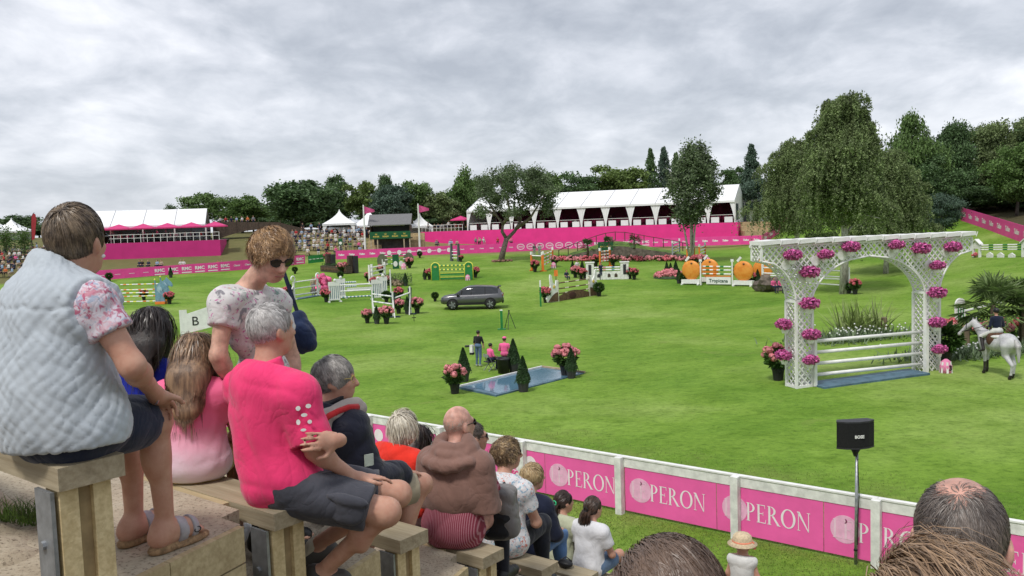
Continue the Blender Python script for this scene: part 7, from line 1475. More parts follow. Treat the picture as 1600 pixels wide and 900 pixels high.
def hair_obj(name, parent, mt, c, ax, h, n_guides=240, kids=14, L0=.09, L1=None, grav=.6, lift=.06, curl=0.0, hairline=(.080, .058, -.085, -.085), width=.0035, seed=1, comb='crown', cover=None, capx=1.0, part=0.0, nseg=6, puff=1.0, capmat=None, back_len=1.0, origin=(0, 0, 0), tuck=0.0, front_len=1.0, clump=.22, mass=0.0, coll=()):
    """strand ribbons over a scalp cap; all coordinates relative to origin"""
    r, f, u = ax; c = np.asarray(c, float); rg = np.random.default_rng(seed); L1 = L1 or L0
    R = np.array([.081, .101, .099])*h*capx; cc = c+(u*.026-f*.014)*h
    o1 = c+(f*hairline[0]+u*hairline[1])*h; o2 = c+(f*hairline[2]+u*hairline[3])*h; lv = nrm(o1-o2); pn = nrm(np.cross(r, lv)); pn = pn if pn@u < 0 else -pn
    hp_ = [ell(cc, R, ax, clip=[(o1, pn)])]
    if mass:
        for q_ in (-.05, 0, .05):
            m0 = c+(-f*.045-u*.02+r*q_*.8)*h; m1 = c+(-f*.14-u*.11+r*q_)*h; m2 = c+(-f*.235+r*q_)*h-np.array([0, 0, mass*(1-2.0*abs(q_))]); hp_ += [cap(m0, m1, .066*h, .054*h, k=.06), cap(m1, m2, .054*h, .034*h, k=.06)]
    V, Fq = surf(hp_, .007*max(h, 1)) ; MV = [V]; MF = [Fq]; base = len(V)
    # guides
    D = rg.normal(size=(n_guides*6, 3)); D /= np.linalg.norm(D, axis=1)[:, None]; Pw = cc+(D*R)@ax; ok = ((Pw-o1)@pn) < -.002
    if cover is not None: ok &= cover(D)
    D = D[ok][:n_guides]; M = len(D)
    def sim(D, Lf, jit):
        P = cc+(D*R)@ax; out = [P.copy()]; n_ = len(D); Nn = (D/R); Nn = (Nn@ax); Nn /= np.linalg.norm(Nn, axis=1)[:, None]
        cr = {'crown': np.array([0, -.55, .83]), 'side': np.array([.45, .25, .86]), 'back': np.array([0, .75, .66]), 'front': np.array([0, -.75, .66]), 'mid': np.array([0, .05, 1.0]), 'left': np.array([-.85, .1, .5])}[comb]; crw = cc+(cr*R)@ax
        sw = jit
        for i in range(nseg):
            t_ = (i+1)/nseg; q = ((P-cc)@ax.T)/R; k0 = np.linalg.norm(q, axis=1); Nn = (q/R)@ax; Nn /= np.linalg.norm(Nn, axis=1)[:, None]
            away = P-crw; away -= Nn*(away*Nn).sum(1)[:, None]; away /= np.linalg.norm(away, axis=1)[:, None]+1e-6
            v = away*(1-grav*t_)+np.array([0, 0, -1.])*grav*t_*1.2+sw+Nn*(.5*puff if i == 0 else .05*puff); v /= np.linalg.norm(v, axis=1)[:, None]
            P = P+v*(Lf/nseg)[:, None]
            q = ((P-cc)@ax.T)/R; k0 = np.linalg.norm(q, axis=1); lim = 1+lift*(.35+.65*math.sin(min(1, t_*1.4)*PI/2)); bad = k0 < lim
            q[bad] *= (lim/k0[bad])[:, None]
            if L0 < .16 and not curl: mx = 1+lift+.045; far = k0 > mx; q[far] *= (mx/k0[far])[:, None]
            P = cc+(q*R)@ax
            if tuck: w_ = np.clip((cc[2]-.02-P[:, 2])/.15, 0, 1)*tuck/nseg*2; hx = cc[:2]-f[:2]*(.23 if mass else .03)*h; P[:, :2] = hx+(P[:, :2]-hx)*(1-w_)[:, None]
            for (ec, er, ea) in coll:
                e_ = ((P-ec)@ea.T)/er; ek = np.linalg.norm(e_, axis=1); ib = ek < 1; e_[ib] /= ek[ib][:, None]; P[ib] = ec+(e_[ib]*er)@ea
            out.append(P.copy())
        return np.stack(out, 1)
    hz_ = D[:, 2]; Lg = (L1+(L0-L1)*np.clip((hz_+.5)/1.2, 0, 1))*rg.uniform(.75, 1.15, M); Lg = Lg*np.where((D[:, 1] < 0) & (D[:, 2] < .2), back_len, 1.0)*np.where(D[:, 1] > .35, front_len, 1.0)
    coh = np.stack([np.sin(D@rg.normal(size=3)*5+k)+.6*np.sin(D@rg.normal(size=3)*11+k) for k in range(3)], 1)*.16
    Gd = sim(D, Lg, coh+rg.normal(size=(M, 3))*.10)
    S = []
    for k in range(kids):
        Dk = D+rg.normal(size=(M, 3))*.13; Dk /= np.linalg.norm(Dk, axis=1)[:, None]; C_ = sim(Dk, Lg*rg.uniform(.8, 1.12, M), coh+rg.normal(size=(M, 3))*.13); w_ = np.linspace(0, 1, nseg+1)[None, :, None]**1.3*clump
        S.append(C_*(1-w_)+(Gd+rg.normal(size=(M, 1, 3))*.004)*w_)
    S = np.concatenate(S); okr = (((S[:, 0]-o1)@pn) < .006); S = S[okr]
    if mass:
        k_ = 1500; A = rg.uniform(-.35, PI+.35, k_); rad = rg.uniform(.9, 1.12, k_); of = (np.cos(A)[:, None]*r*.112-np.sin(A)[:, None]*f*.060)*h*rad[:, None]; p0 = c+(-f*.03+u*.0)*h; p1 = c+(-f*.14-u*.11)*h; ln = mass*rg.uniform(.85, 1.3, k_)*(1-.25*np.abs(np.cos(A)))
        tt = np.linspace(0, 1, nseg+1); rows = []
        for t_ in tt:
            if t_ < .35: q = t_/.35; ctr_ = (p0*(1-q)+p1*q)[None]+of*(.92+.08*q); 
            else: q = (t_-.35)/.65; ctr_ = p1[None]+(-f*.09*h)[None]*q+np.array([0, 0, -1.])[None]*(ln-.11*h)[:, None]*q+of*(1-.25*q)
            rows.append(ctr_+rg.normal(size=(k_, 3))*.0025+np.sin(A*9+t_*5)[:, None]*r*.003)
        S = np.concatenate([S, np.stack(rows, 1)])
    if curl:
        ph = rg.random(len(S))*6.3; fr = rg.uniform(1.6, 2.6, len(S)); tt = np.linspace(0, 1, nseg+1)[None]; a_ = ph[:, None]+fr[:, None]*tt*2*PI; q = curl*tt[..., None]
        S = S+(np.cos(a_)[..., None]*r+np.sin(a_)[..., None]*u)*q
    n_ = len(S); T = np.gradient(S, axis=1); T /= np.linalg.norm(T, axis=2)[..., None]+1e-9; No = S-cc; sd_ = np.cross(T, No); sd_ /= np.linalg.norm(sd_, axis=2)[..., None]+1e-9
    tilt = rg.normal(size=(n_, 1, 1))*.35; No = No/(np.linalg.norm(No, axis=2)[..., None]+1e-9); sd_ = sd_+No*tilt
    wd = (width*rg.uniform(.6, 1.2, n_))[:, None, None]*np.array([.8]+[1.0]*(nseg-2)+[.7, .12])[None, :, None]
    VV = np.stack([S-sd_*wd*.5, S+sd_*wd*.5], 2).reshape(n_, -1, 3); k = 2*(nseg+1); bi = np.arange(n_)[:, None]*k; fs = np.concatenate([np.stack([bi[:, 0]+2*i, bi[:, 0]+2*i+1, bi[:, 0]+2*i+3, bi[:, 0]+2*i+2], 1) for i in range(nseg)])
    MV.append(VV.reshape(-1, 3)); MF.append(fs+base); mi = np.r_[np.zeros(len(Fq), int), np.ones(len(fs), int)]
    return link(name, npmesh(name, np.concatenate(MV)-np.asarray(origin), np.concatenate(MF), [capmat or mt, mt], mi, True), parent)
def hairmat(name, c1, c2, isl=.4, rough=.42): return mat(name, c1, rough, .2, 26, island=isl, col2=c2, spec=.5)
def pattern(name, base, cols, scale=14, thr=.60, seed=0, bump=.3):
    """cloth with scattered printed motifs"""
    if name in MATS: return MATS[name]
    m = bpy.data.materials.new(name); m.use_nodes = True; MATS[name] = m; t, b, N = nodes_of(m); L = t.links.new; co = N('ShaderNodeTexCoord').outputs['Object']
    c_ = None; prev = base
    for i, col in enumerate(cols):
        mp = N('ShaderNodeMapping'); L(co, mp.inputs[0]); mp.inputs['Location'].default_value = (i*3.7+seed, i*1.9, i*2.3)
        sc = scale*(1+.35*(i % 3)); nz = nse(N, L, mp.outputs[0], sc, 3, .55, di=1.2); f_ = cramp(N, L, nz, [(thr-.035, (0, 0, 0)), (thr+.04, (1, 1, 1))]); prev = mixc(N, L, f_, prev, col)
    L(prev, b.inputs['Base Color']); b.inputs['Roughness'].default_value = .85; b.inputs['Specular IOR Level'].default_value = .2; nz = nse(N, L, co, 6, 2.5, .5, di=1.3); a = N('ShaderNodeMath', operation='SUBTRACT'); L(nz, a.inputs[0]); a.inputs[1].default_value = .5; a2 = N('ShaderNodeMath', operation='ABSOLUTE'); L(a.outputs[0], a2.inputs[0]); a3 = N('ShaderNodeMath', operation='MULTIPLY', use_clamp=True); L(a2.outputs[0], a3.inputs[0]); a3.inputs[1].default_value = 6.0; bp = N('ShaderNodeBump', Strength=.25, Distance=.015); L(a3.outputs[0], bp.inputs['Height']); L(bp.outputs[0], b.inputs['Normal']); return m
def seated_joints(hip, yaw, s, lean=.12, turn=0.0):
    """hip = point on the seat; returns joints in world space"""
    ax = yaw_axes(yaw); ax2 = yaw_axes(yaw+turn); hip = np.asarray(hip, float); J = {}
    def w(x, y, z, up=True):
        if up: cl, sl_2 = math.cos(lean), math.sin(lean); y2 = y*cl+(z-.1)*sl_2; z2 = .1+(z-.1)*cl-y*sl_2; return hip+(ax2[0]*x+ax2[1]*y2+ax2[2]*z2)*s
        return hip+(ax[0]*x+ax[1]*y+ax[2]*z)*s
    J['pelvis'] = w(0, 0, .11, False); J['waist'] = w(0, .0, .26); J['chest'] = w(0, .01, .42); J['neck'] = w(0, -.01, .565); J['head'] = w(0, .045, .705)
    for n_, d in (('R', 1), ('L', -1)):
        J['sh'+n_] = w(d*.165, -.01, .50); J['el'+n_] = w(d*.235, .10, .25); J['wr'+n_] = w(d*.12, .30, .19); J['hd'+n_] = J['wr'+n_]+(ax[1]*.8-ax[0]*d*.4-ax[2]*.2)*.09*s
        J['hip'+n_] = w(d*.09, .02, .10, False); J['kn'+n_] = w(d*.12, .46, .10, False); J['an'+n_] = w(d*.12, .45, -.34, False); J['to'+n_] = w(d*.13, .62, -.42, False)
    return J
class Person:
    def __init__(s, label, loc, J, yaw, sc=1.0, head=(0, 0), hs=1.0, tyaw=None, woman=False, girth=1.0, tlean=.12):
        s.loc = np.asarray(loc, float); s.J = {k: np.asarray(v, float)-s.loc for k, v in J.items()}; s.yaw = yaw; s.sc = sc; s.hs = hs; s.g = girth; s.w = woman; s.tl = tlean
        s.ax = yaw_axes(yaw); s.tax = yaw_axes(yaw if tyaw is None else tyaw, tlean); s.hax = yaw_axes(head[0], head[1]); s.root = empty('person', loc, 0, label, 'person')
    def torso(s, d=0.0, k=.06, top=True):
        J, c, g = s.J, s.sc, s.g; a = s.tax; pa = s.ax; wd = .94 if s.w else 1.0; hp = 1.08 if s.w else 1.0
        P = [ell(J['pelvis'], np.array([.175*hp, .135, .125])*c*g+d, pa, k), ell(J['waist'], np.array([.152, .118, .15])*c*g+d, a, k), ell(J['chest'], np.array([.165*wd, .120, .155])*c*g+d, a, k)]
        if top:
            P += [cap(J['shL'], J['shR'], .064*c+d, k=k), ell(J['chest']*.35+J['neck']*.65-a[1]*.02*c, np.array([.13, .085, .07])*c+d, a, k)]
        return P
    def arm(s, n, d=0.0, k=.03, to=1.0, fore=True):
        J, c = s.J, s.sc; P = [cap(J['sh'+n], J['el'+n], .050*c+d, .038*c+d, k=k), ell(J['sh'+n], np.array([.056, .056, .056])*c+d, None, k)]
        if fore: P += [cap(J['el'+n], J['wr'+n], .037*c+d, .025*c+d, k=k), ell(J['el'+n]*.76+J['wr'+n]*.24, np.array([.040]*3)*c+d, None, k)]
        return P
    def leg(s, n, d=0.0, k=.03, shin=True):
        J, c, g = s.J, s.sc, s.g; P = [cap(J['hip'+n], J['kn'+n], .084*c*min(g, 1.1)+d, .056*c+d, k=k), ell(J['kn'+n], np.array([.056]*3)*c+d, None, k)]
        if shin: cf = J['kn'+n]*.68+J['an'+n]*.32-nrm(J['to'+n]-J['an'+n])*.018*c; P += [cap(J['kn'+n], J['an'+n], .049*c+d, .032*c+d, k=k), ell(cf, np.array([.050, .050, .10])*c+d, None, k)]
        return P
    def foot(s, n, d=0.0):
        J, c = s.J, s.sc; an, to = J['an'+n], J['to'+n]; fd = nrm((to-an)*[1, 1, 0]); sd_ = np.cross(fd, [0, 0, 1]); hz = to[2]
        P = [cap(np.r_[(an-fd*.035*c)[:2], hz+.035*c], np.r_[(an-fd*.03*c)[:2], an[2]], .034*c+d, .034*c+d, k=.03), cap(np.r_[(an-fd*.03*c)[:2], hz+.03*c], np.r_[to[:2], hz+.022*c], .034*c+d, .030*c+d, k=.03), cap(np.r_[an[:2], an[2]-.01], np.r_[(an+fd*.09*c)[:2], hz+.045*c], .036*c+d, .03*c+d, k=.03)]
        for i in range(5): o = np.r_[to[:2], hz+.016*c]+sd_*(i-2)*.016*c; P.append(cap(o, o+fd*(.034-.004*abs(i-1))*c, .010*c, .009*c, k=.006))
        return P
    def body(s, res, hands=(), mats=None, parts=('head', 'arms', 'legs', 'torso', 'feet'), bald=False):
        P = []
        if 'torso' in parts: P += s.torso(-.006)
        P += [cap(s.J['neck']-s.tax[2]*.03*s.sc, s.J['head']-s.hax[2]*.05*s.hs-s.hax[1]*.012*s.hs, .058*s.sc, .053*s.sc, k=.035)]+head_prims(s.J['head'], s.hax, s.hs)
        if 'arms' in parts: P += s.arm('R')+s.arm('L')
        if 'legs' in parts: P += s.leg('R', k=.025)+s.leg('L', k=.025)
        if 'feet' in parts: P += s.foot('R')+s.foot('L')
        for hp in hands: P += hp
        return surf_obj('body', P, res, mats or SKIN, s.root)
    def simple_hands(s):
        out = []
        for n_, sd_ in (('R', -1), ('L', 1)):
            d = s.J['hd'+n_]-s.J['wr'+n_]; out.append(hand_prims(s.J['wr'+n_], d, np.array([0, 0, -1.]), s.sc, .35, side=sd_))
        return out
    def cut(s, n, f_, a='sh', b='el'):
        A, B = s.J[a+n], s.J[b+n]; d = nrm(B-A); return (A+(B-A)*f_, d)
    def top(s, mt, res, d=.016, sleeve=.5, hem=None, fold=None, name='shirt', k=.06, neck=True, long=False):
        P = s.torso(d, k)
        for n_ in 'RL':
            if long: P += [cap(s.J['sh'+n_], s.J['el'+n_], .054*s.sc+d, .044*s.sc+d, k=.022), cap(s.J['el'+n_], s.J['el'+n_]*.08+s.J['wr'+n_]*.92, .044*s.sc+d, .034*s.sc+d, k=.02)]
            elif sleeve:
                o, dd = s.cut(n_, sleeve); P.append(cap(s.J['sh'+n_], s.J['el'+n_], .053*s.sc+d, .050*s.sc+d, k=.022, clip=[(o, dd)]))
        nb = s.J['neck']+s.tax[2]*(.012 if neck else .03)*s.sc; gc = [(nb, nrm(s.tax[2]*.95+s.tax[1]*.3))]
        if hem is not None: gc.append((s.J['pelvis']+np.array([0, 0, hem]), np.array([0, 0, -1.])))
        return surf_obj(name, P, res, mt, s.root, fold=fold, gclip=gc)
    def bottoms(s, mt, res, d=.02, to=.8, long=False, fold=None, name='shorts', top=.13):
        P = [ell(s.J['pelvis'], np.array([.172, .132, .125])*s.sc*s.g+d*.6, s.ax, .05)]
        for n_ in 'RL':
            o, dd = s.cut(n_, to, 'hip', 'kn')
            if long: P += s.leg(n_, d, .03)
            else: P += [cap(s.J['hip'+n_], s.J['kn'+n_], .094*s.sc+d, .074*s.sc+d, k=.03, clip=[(o, dd)])]
        return surf_obj(name, P, res, mt, s.root, fold=fold, gclip=[(s.J['pelvis']+s.tax[2]*top*s.sc, s.tax[2])])
    def shoes(s, mt, res=.012):
        for n_ in 'RL': surf_obj('shoe', s.foot(n_, .008)[:3], res, mt, s.root)
    def glasses(s, dark=True):
        c, (r, f, u), h = s.J['head'], s.hax, s.hs; mb = MB(); lens = MB()
        for sg_ in (-1, 1):
            o = c+(r*sg_*.033+f*.104+u*.006)*h; ring = []
            for k in range(16): a_ = 2*PI*k/16; ring.append(o+(r*.027*math.cos(a_)+u*.021*math.sin(a_)*(1 if math.sin(a_) < 0 else .85)-f*.010*abs(math.cos(a_))*(sg_*math.cos(a_) > 0))*h)
            mb.tube([tuple(q) for q in ring+ring[:1]], .0028*h if dark else .0014*h, 5, cap=False); lens.add([tuple(q+f*.001) for q in ring], [list(range(16))])
            mb.tube([tuple(c+(r*sg_*.060+f*.094+u*.012)*h), tuple(c+(r*sg_*.079+f*.04+u*.012)*h), tuple(c+(r*sg_*.083-f*.012+u*.008)*h)], .0028*h if dark else .0014*h, 5)
        mb.tube([tuple(c+(r*-.008+f*.108+u*.01)*h), tuple(c+(r*.008+f*.108+u*.01)*h)], .0025*h, 5)
        g_ = mb.build('glasses', BLACK if dark else GOLD, s.root, True)
        if dark: lens.build('lens', mat('sunglass_lens', (.012, .008, .008), .08, .05, 3, spec=.8), g_)
    def coll(s, d=.035): return [(p[1], p[2], p[3]) for p in s.torso(d) if p[0] == 'e']
    def hair(s, mt, **k): return hair_obj('hair', s.root, mt, s.J['head'], s.hax, s.hs, **k)
def seat_at(k, px, back=.1):
    e_ = EK(k)-NN*back; a_ = 0; best = None
    for q in np.arange(-.6, 7, .01):
        p = e_+UU*q
        if proj(p)[0] <= px: return p
YN = math.atan2(-.62, .785)
def yaw_of(x, y): return math.atan2(-x, y)
# ---- woman in the quilted vest
hipw = seat_at(0, 104); S1 = .95
J = seated_joints(hipw, yaw_of(.45, .89), S1)
J.update(pelvis=Q(100, 664, 2.63), waist=Q(90, 596, 2.63), chest=Q(84, 520, 2.64), neck=Q(102, 440, 2.66), head=Q(120, 376, 2.69), shR=Q(146, 476, 2.57), shL=Q(46, 472, 2.80), elR=Q(207, 572, 2.56), wrR=Q(244, 617, 2.81), elL=Q(70, 600, 3.0), wrL=Q(190, 640, 3.02),
         hipR=Q(122, 668, 2.58), hipL=Q(84, 658, 2.72), knR=Q(242, 658, 2.93), knL=Q(203, 662, 3.06), anR=Q(259, 824, 2.97), anL=Q(210, 818, 3.05), toR=Q(302, 852, 3.07), toL=Q(250, 846, 3.15))
J['toR'][2] = J['toL'][2] = 5.28+.022; J['hdR'] = Q(268, 648, 2.95); J['hdL'] = J['wrL']+np.array([.05, .06, -.02])
p1 = Person('woman in pale blue quilted vest and navy shorts sitting on the top bench', (hipw[0], hipw[1], 5.73), J, yaw_of(.45, .89), S1, (yaw_of(.12, .99), .0), .90, tyaw=yaw_of(.62, .78), woman=True, girth=1.08, tlean=.05)
p1.body(.0085, [hand_prims(p1.J['wrR'], Q(270, 648, 2.98)-Q(244, 617, 2.81), np.array([.1, .1, -1.]), .95, .45, side=-1)])
FLO = pattern('floral_rose', (.60, .55, .60), [(.50, .22, .28), (.60, .40, .45), (.36, .40, .50), (.60, .56, .62), (.42, .12, .19)], 24, .57)
p1.top(FLO, .010, .014, .46, hem=.02, fold=folds(2, .006, 20, 40), name='blouse')
QV = mat('vest_fabric', (.43, .475, .515), .75, .07, 8, bump=.25, bscale=90, bdist=.003, sheen=.2, spec=.25)
P = p1.torso(.024, .07)
ta = p1.tax; oR, dR = p1.cut('R', .08); oL, dL = p1.cut('L', .10)
P += [cap(p1.J['neck']-ta[2]*.10, p1.J['neck']+ta[2]*.055-ta[1]*.025, .105, .070, k=.05), ell(p1.J['pelvis']+np.array([0, 0, .03]), (.192, .155, .14), p1.ax, .06), ell(p1.J['waist']-ta[1]*.02, (.178, .15, .17), ta, .06)]
P = [q for q in P]
tc_ = p1.J['waist']
def quilt(V_, n_):
    q = (V_-tc_)@ta.T; a_ = np.arctan2(q[:, 0], -q[:, 1])*.19; h = q[:, 2]; s_ = .046
    a_ = a_+.006*np.sin(h*31+a_*9)+.004*np.sin(h*67+2); h = h+.005*np.sin(a_*43)+.003*np.sin(a_*91+1); w_ = np.abs(np.sin(PI*(a_*1.15+h)/s_)*np.sin(PI*(a_*1.15-h)/s_))**.3*(.8+.3*np.sin(a_*57+h*23)*np.sin(h*41-a_*17)); return .0070*w_-.004*np.exp(-((h-.235)/.006)**2)
surf_obj('quilted_vest', P, .0065, QV, p1.root, fold=folds(5, .006, 12, 26), gclip=[(p1.J['neck']+ta[2]*.050, nrm(ta[2]+ta[1]*.65)), (p1.J['pelvis']+np.array([0, 0, -.055]), np.array([.05, -.05, -1.])), (p1.J['shR']+ta[0]*.028, nrm(ta[0]*.97+ta[2]*.1)), (p1.J['shL']-ta[0]*.03, nrm(-ta[0]))], disp=quilt)
VP = list(P)
def sight_hit(px, py, prims, loc, off=.004):
    v = nrm(ray(px, py)); t_ = 1.0
    for k in range(400):
        d = min(float(_pd(p, (CP+v*t_-loc)[None])[0]) for p in prims)
        if d < off: break
        t_ += max(.003, d*.6)
    return CP+v*t_-loc
MB().tube([tuple(sight_hit(a_, b_, VP, p1.loc, .006)) for a_, b_ in ((151, 566), (154, 586), (154, 610), (151, 634))], .0035, 5).build('vest_pocket_slit', mat('slit_blue', (.12, .19, .28), .8), p1.root)
MB().tube([tuple(sight_hit(a_, b_, VP, p1.loc, .005)) for a_, b_ in ((70, 520), (73, 560), (72, 600), (68, 640), (66, 676))], .003, 5).build('vest_seam', mat('seam_blue', (.30, .36, .41), .8), p1.root)
surf_obj('vest_lining', [cap(p1.J['neck']-ta[2]*.02, p1.J['neck']+ta[2]*.06, .068, .060, k=.01)], .008, mat('vest_lining_fabric', (.30, .40, .46), .8), p1.root, gclip=[(p1.J['neck']+ta[2]*.044, nrm(ta[2]+ta[1]*.65))])
p1.bottoms(cloth('navy_shorts', (.016, .022, .045), bscale=30), .010, .016, .82, fold=folds(7, .004, 15, 35))
LEA = mat('sandal_leather', (.36, .34, .36), .6, .12, 14, bump=.15, bscale=60); CORK = mat('cork_sole', (.30, .19, .10), .9, .25, 60, bump=.3, bscale=120)
for n_ in 'RL':
    an, to = p1.J['an'+n_], p1.J['to'+n_]; fd = nrm((to-an)*[1, 1, 0]); sd_ = np.cross(fd, [0, 0, 1.]); zf = to[2]-.022
    sandal = surf_obj('sandal', [ell(np.r_[(an*.35+to*.65)[:2], zf+.008]+fd*.015, (.049, .095, .020), np.array([sd_, fd, [0, 0, 1.]]), .03), ell(np.r_[(an-fd*.02)[:2], zf+.012], (.038, .055, .026), np.array([sd_, fd, [0, 0, 1.]]), .03)], .007, CORK, p1.root, gclip=[(np.array([0, 0, zf+.0]), np.array([0, 0, -1.]))])
    for a0_, a1_ in ((.25, .62), (.80, 1.08)):
        p0, p1_ = np.r_[(an+(to-an)*a0_)[:2], zf], np.r_[(an+(to-an)*a1_)[:2], zf]
        surf_obj('strap', p1.foot(n_, .007)[:3], .007, LEA, sandal, gclip=[(p0, -fd), (p1_, fd), (p0, np.array([0, 0, -1.]))])
        bk = (p0+p1_)/2+sd_*.036+np.array([0, 0, .062 if a0_ < .5 else .045]); MB().tube([tuple(bk+fd*.014*math.cos(k*PI/4)+np.array([0, 0, .010])*math.sin(k*PI/4)+sd_*.002) for k in range(9)], .0022, 5, cap=False).build('buckle', DARK, sandal)
p1.hair(hairmat('hair_p1', (.20, .145, .092), (.060, .042, .030), .45), n_guides=480, kids=20, L0=.105, L1=.045, grav=.25, lift=.075, comb='crown', width=.0022, seed=11, hairline=(.085, .055, -.098, -.125), puff=.7, nseg=6, capmat=mat('hair_root_p1', (.035, .024, .018), .7))
MB().ball(tuple(p1.J['head']+(p1.hax[0]*.088-p1.hax[2]*.052)*.98), .006, 8, 6).build('earring', mat('pearl', (.75, .74, .72), .2), p1.root); p1.glasses()
MB().tube([tuple(p1.J['wrR']+.030*(math.cos(a_)*np.array([.62, -.78, 0])+math.sin(a_)*np.array([0, .3, .95]))) for a_ in np.linspace(0, 2*PI, 14)], .0035, 5, cap=False).build('bracelet', mat('silver_chain', (.6, .6, .6), .3, metal=.8), p1.root)
# ---- generic rows
def sitter(k, px, top_py, label, yaw=YN, hyaw=None, hp=0.0, hs=None, lean=.12, s=None, turn=0.0, woman=False, girth=1.0, back=.1):
    h = seat_at(k, px, back); tz_ = Q(px, top_py, h[1])[2]; sit = tz_-h[2]; s = s or sit/.825; J = seated_joints(h, yaw, s, lean, turn); hs = hs or min(1.0, .55+.45*s); dz_ = (tz_-.122*hs)-J['head'][2]
    J['head'] = J['head']+np.array([0, 0, dz_]); J['neck'] = J['neck']+np.array([0, 0, dz_*.8])
    for n_ in 'RL':
        fl_ = EK(k)[2]-.45; J['an'+n_][2] = fl_+.085*s; J['to'+n_][2] = fl_+.025
    return Person(label, h, J, yaw, s, (yaw if hyaw is None else hyaw, hp), hs, tyaw=yaw+turn, woman=woman, girth=girth, tlean=lean)
# girl with dark hair, blue top
p2 = sitter(1, 240, 481, 'girl with long dark hair and bright blue top on the second bench', yaw=yaw_of(-.05, 1.0), hs=.78, s=.80, woman=True)
p2.body(.014, p2.simple_hands()); p2.top(cloth('royal_blue', (.012, .025, .30)), .014, .014, .5, fold=folds(3, .005, 15, 35)); p2.bottoms(cloth('royal_blue', None or (.012, .025, .30)), .016, .015, .9, long=True, name='trousers'); p2.shoes(BLACK)
p2.hair(hairmat('hair_p2', (.030, .018, .014), (.012, .008, .007), .4, .35), n_guides=340, kids=17, L0=.37, L1=.28, grav=.95, lift=.04, tuck=.40, puff=.12, mass=.21, capmat=mat('hair_mass_p2', (.026, .016, .012), .4, .3, 60, bump=.5, bscale=160, stretch=(1, 1, .08), col2=(.010, .007, .006), bdist=.006), comb='mid', width=.0036, seed=4, hairline=(.085, .05, -.10, -.12), nseg=8)
# girl with light brown hair, pink dip dyed top
p3 = sitter(1, 308, 524, 'girl with long light brown hair and pink to white top on the second bench', yaw=yaw_of(-.08, 1.0), hs=.80, s=.76, woman=True)
DIP = bpy.data.materials.new('dip_dyed_pink'); DIP.use_nodes = True; t, b, N = nodes_of(DIP); L = t.links.new; co = N('ShaderNodeTexCoord').outputs['Object']; sx = N('ShaderNodeSeparateXYZ'); L(co, sx.inputs[0]); nz = nse(N, L, co, 6, 4); ad = N('ShaderNodeMath', operation='MULTIPLY_ADD'); L(nz, ad.inputs[0]); ad.inputs[1].default_value = .12; L(sx.outputs[2], ad.inputs[2]); L(cramp(N, L, ad.outputs[0], [(.06, (.66, .62, .64)), (.17, (.72, .50, .58)), (.32, (.80, .20, .34)), (.45, (.78, .13, .27))]), b.inputs['Base Color']); b.inputs['Roughness'].default_value = .85; bp = N('ShaderNodeBump', Strength=.4, Distance=.01); L(nse(N, L, co, 16, 4), bp.inputs['Height']); L(bp.outputs[0], b.inputs['Normal'])
p3.body(.012, p3.simple_hands()); p3.top(DIP, .010, .022, .55, hem=-.075, fold=folds(9, .004, 14, 34)); p3.bottoms(cloth('pale_yellow', (.62, .47, .17)), .012, .018, .75, fold=folds(8, .004, 15, 30)); p3.shoes(CM['white'])
p3.hair(hairmat('hair_p3', (.30, .19, .11), (.12, .072, .045), .4, .38), n_guides=380, kids=18, L0=.40, L1=.31, grav=.95, lift=.05, tuck=.40, puff=.12, mass=.25, capmat=mat('hair_mass_p3', (.28, .175, .10), .4, .3, 60, bump=.5, bscale=160, stretch=(1, 1, .08), col2=(.10, .060, .038), bdist=.006), comb='mid', width=.0032, seed=6, hairline=(.085, .05, -.10, -.12), nseg=8)
# ---- man in the pink polo shirt
hip5 = Q(446, 786, 3.50); hip5[2] = 5.284; y5 = yaw_of(.86, .50)
J = seated_joints(hip5, y5, 1.0); J.update(pelvis=Q(440, 748, 3.52), waist=Q(426, 700, 3.54), chest=Q(420, 640, 3.55), neck=Q(416, 572, 3.56), head=Q(424, 515, 3.60), shR=Q(462, 618, 3.43), shL=Q(384, 606, 3.72), elR=Q(492, 704, 3.42), wrR=Q(556, 748, 3.50), elL=Q(440, 690, 3.85), wrL=Q(526, 688, 3.40),
         hipR=Q(462, 768, 3.44), hipL=Q(440, 752, 3.62), knR=Q(604, 800, 3.45), knL=Q(622, 772, 3.72), anR=Q(500, 906, 3.56), anL=Q(486, 872, 3.86), toR=Q(540, 945, 3.56), toL=Q(520, 905, 3.9))
J['hdR'] = Q(590, 752, 3.55); J['hdL'] = Q(488, 690, 3.40); J['anR'][2] = max(J['anR'][2], 4.93); J['toR'][2] = J['toL'][2] = 4.862; J['anL'][2] = 4.93
p5 = Person('grey haired man in hot pink polo shirt and dark shorts with crossed arms', hip5, J, y5, 1.0, (yaw_of(.62, .78), -.02), .92, tyaw=yaw_of(.66, .75), girth=.97, tlean=.10)
p5.body(.0085, [hand_prims(p5.J['wrL'], Q(474, 690, 3.27)-Q(526, 688, 3.40), np.array([-.15, .9, -.25]), 1.02, .28, side=1), hand_prims(p5.J['wrR'], np.array([.75, .5, -.1]), np.array([0, 0, -1.]), 1.0, .3, side=-1)])
POLO = cloth('hot_pink_pique', (.77, .045, .165), .06, .3, 26)
p5.top(POLO, .009, .030, .80, hem=-.10, fold=folds(12, .008, 9, 22), name='polo_shirt')
ta5 = p5.tax; surf_obj('collar', [cap(p5.J['neck']-ta5[2]*.035, p5.J['neck']+ta5[2]*.035-ta5[1]*.01, .088, .070, k=.02)], .008, POLO, p5.root, gclip=[(p5.J['neck']+ta5[2]*.034, nrm(ta5[2]-ta5[1]*.35)), (p5.J['neck']-ta5[2]*.02, -nrm(ta5[2]-ta5[1]*.45))])
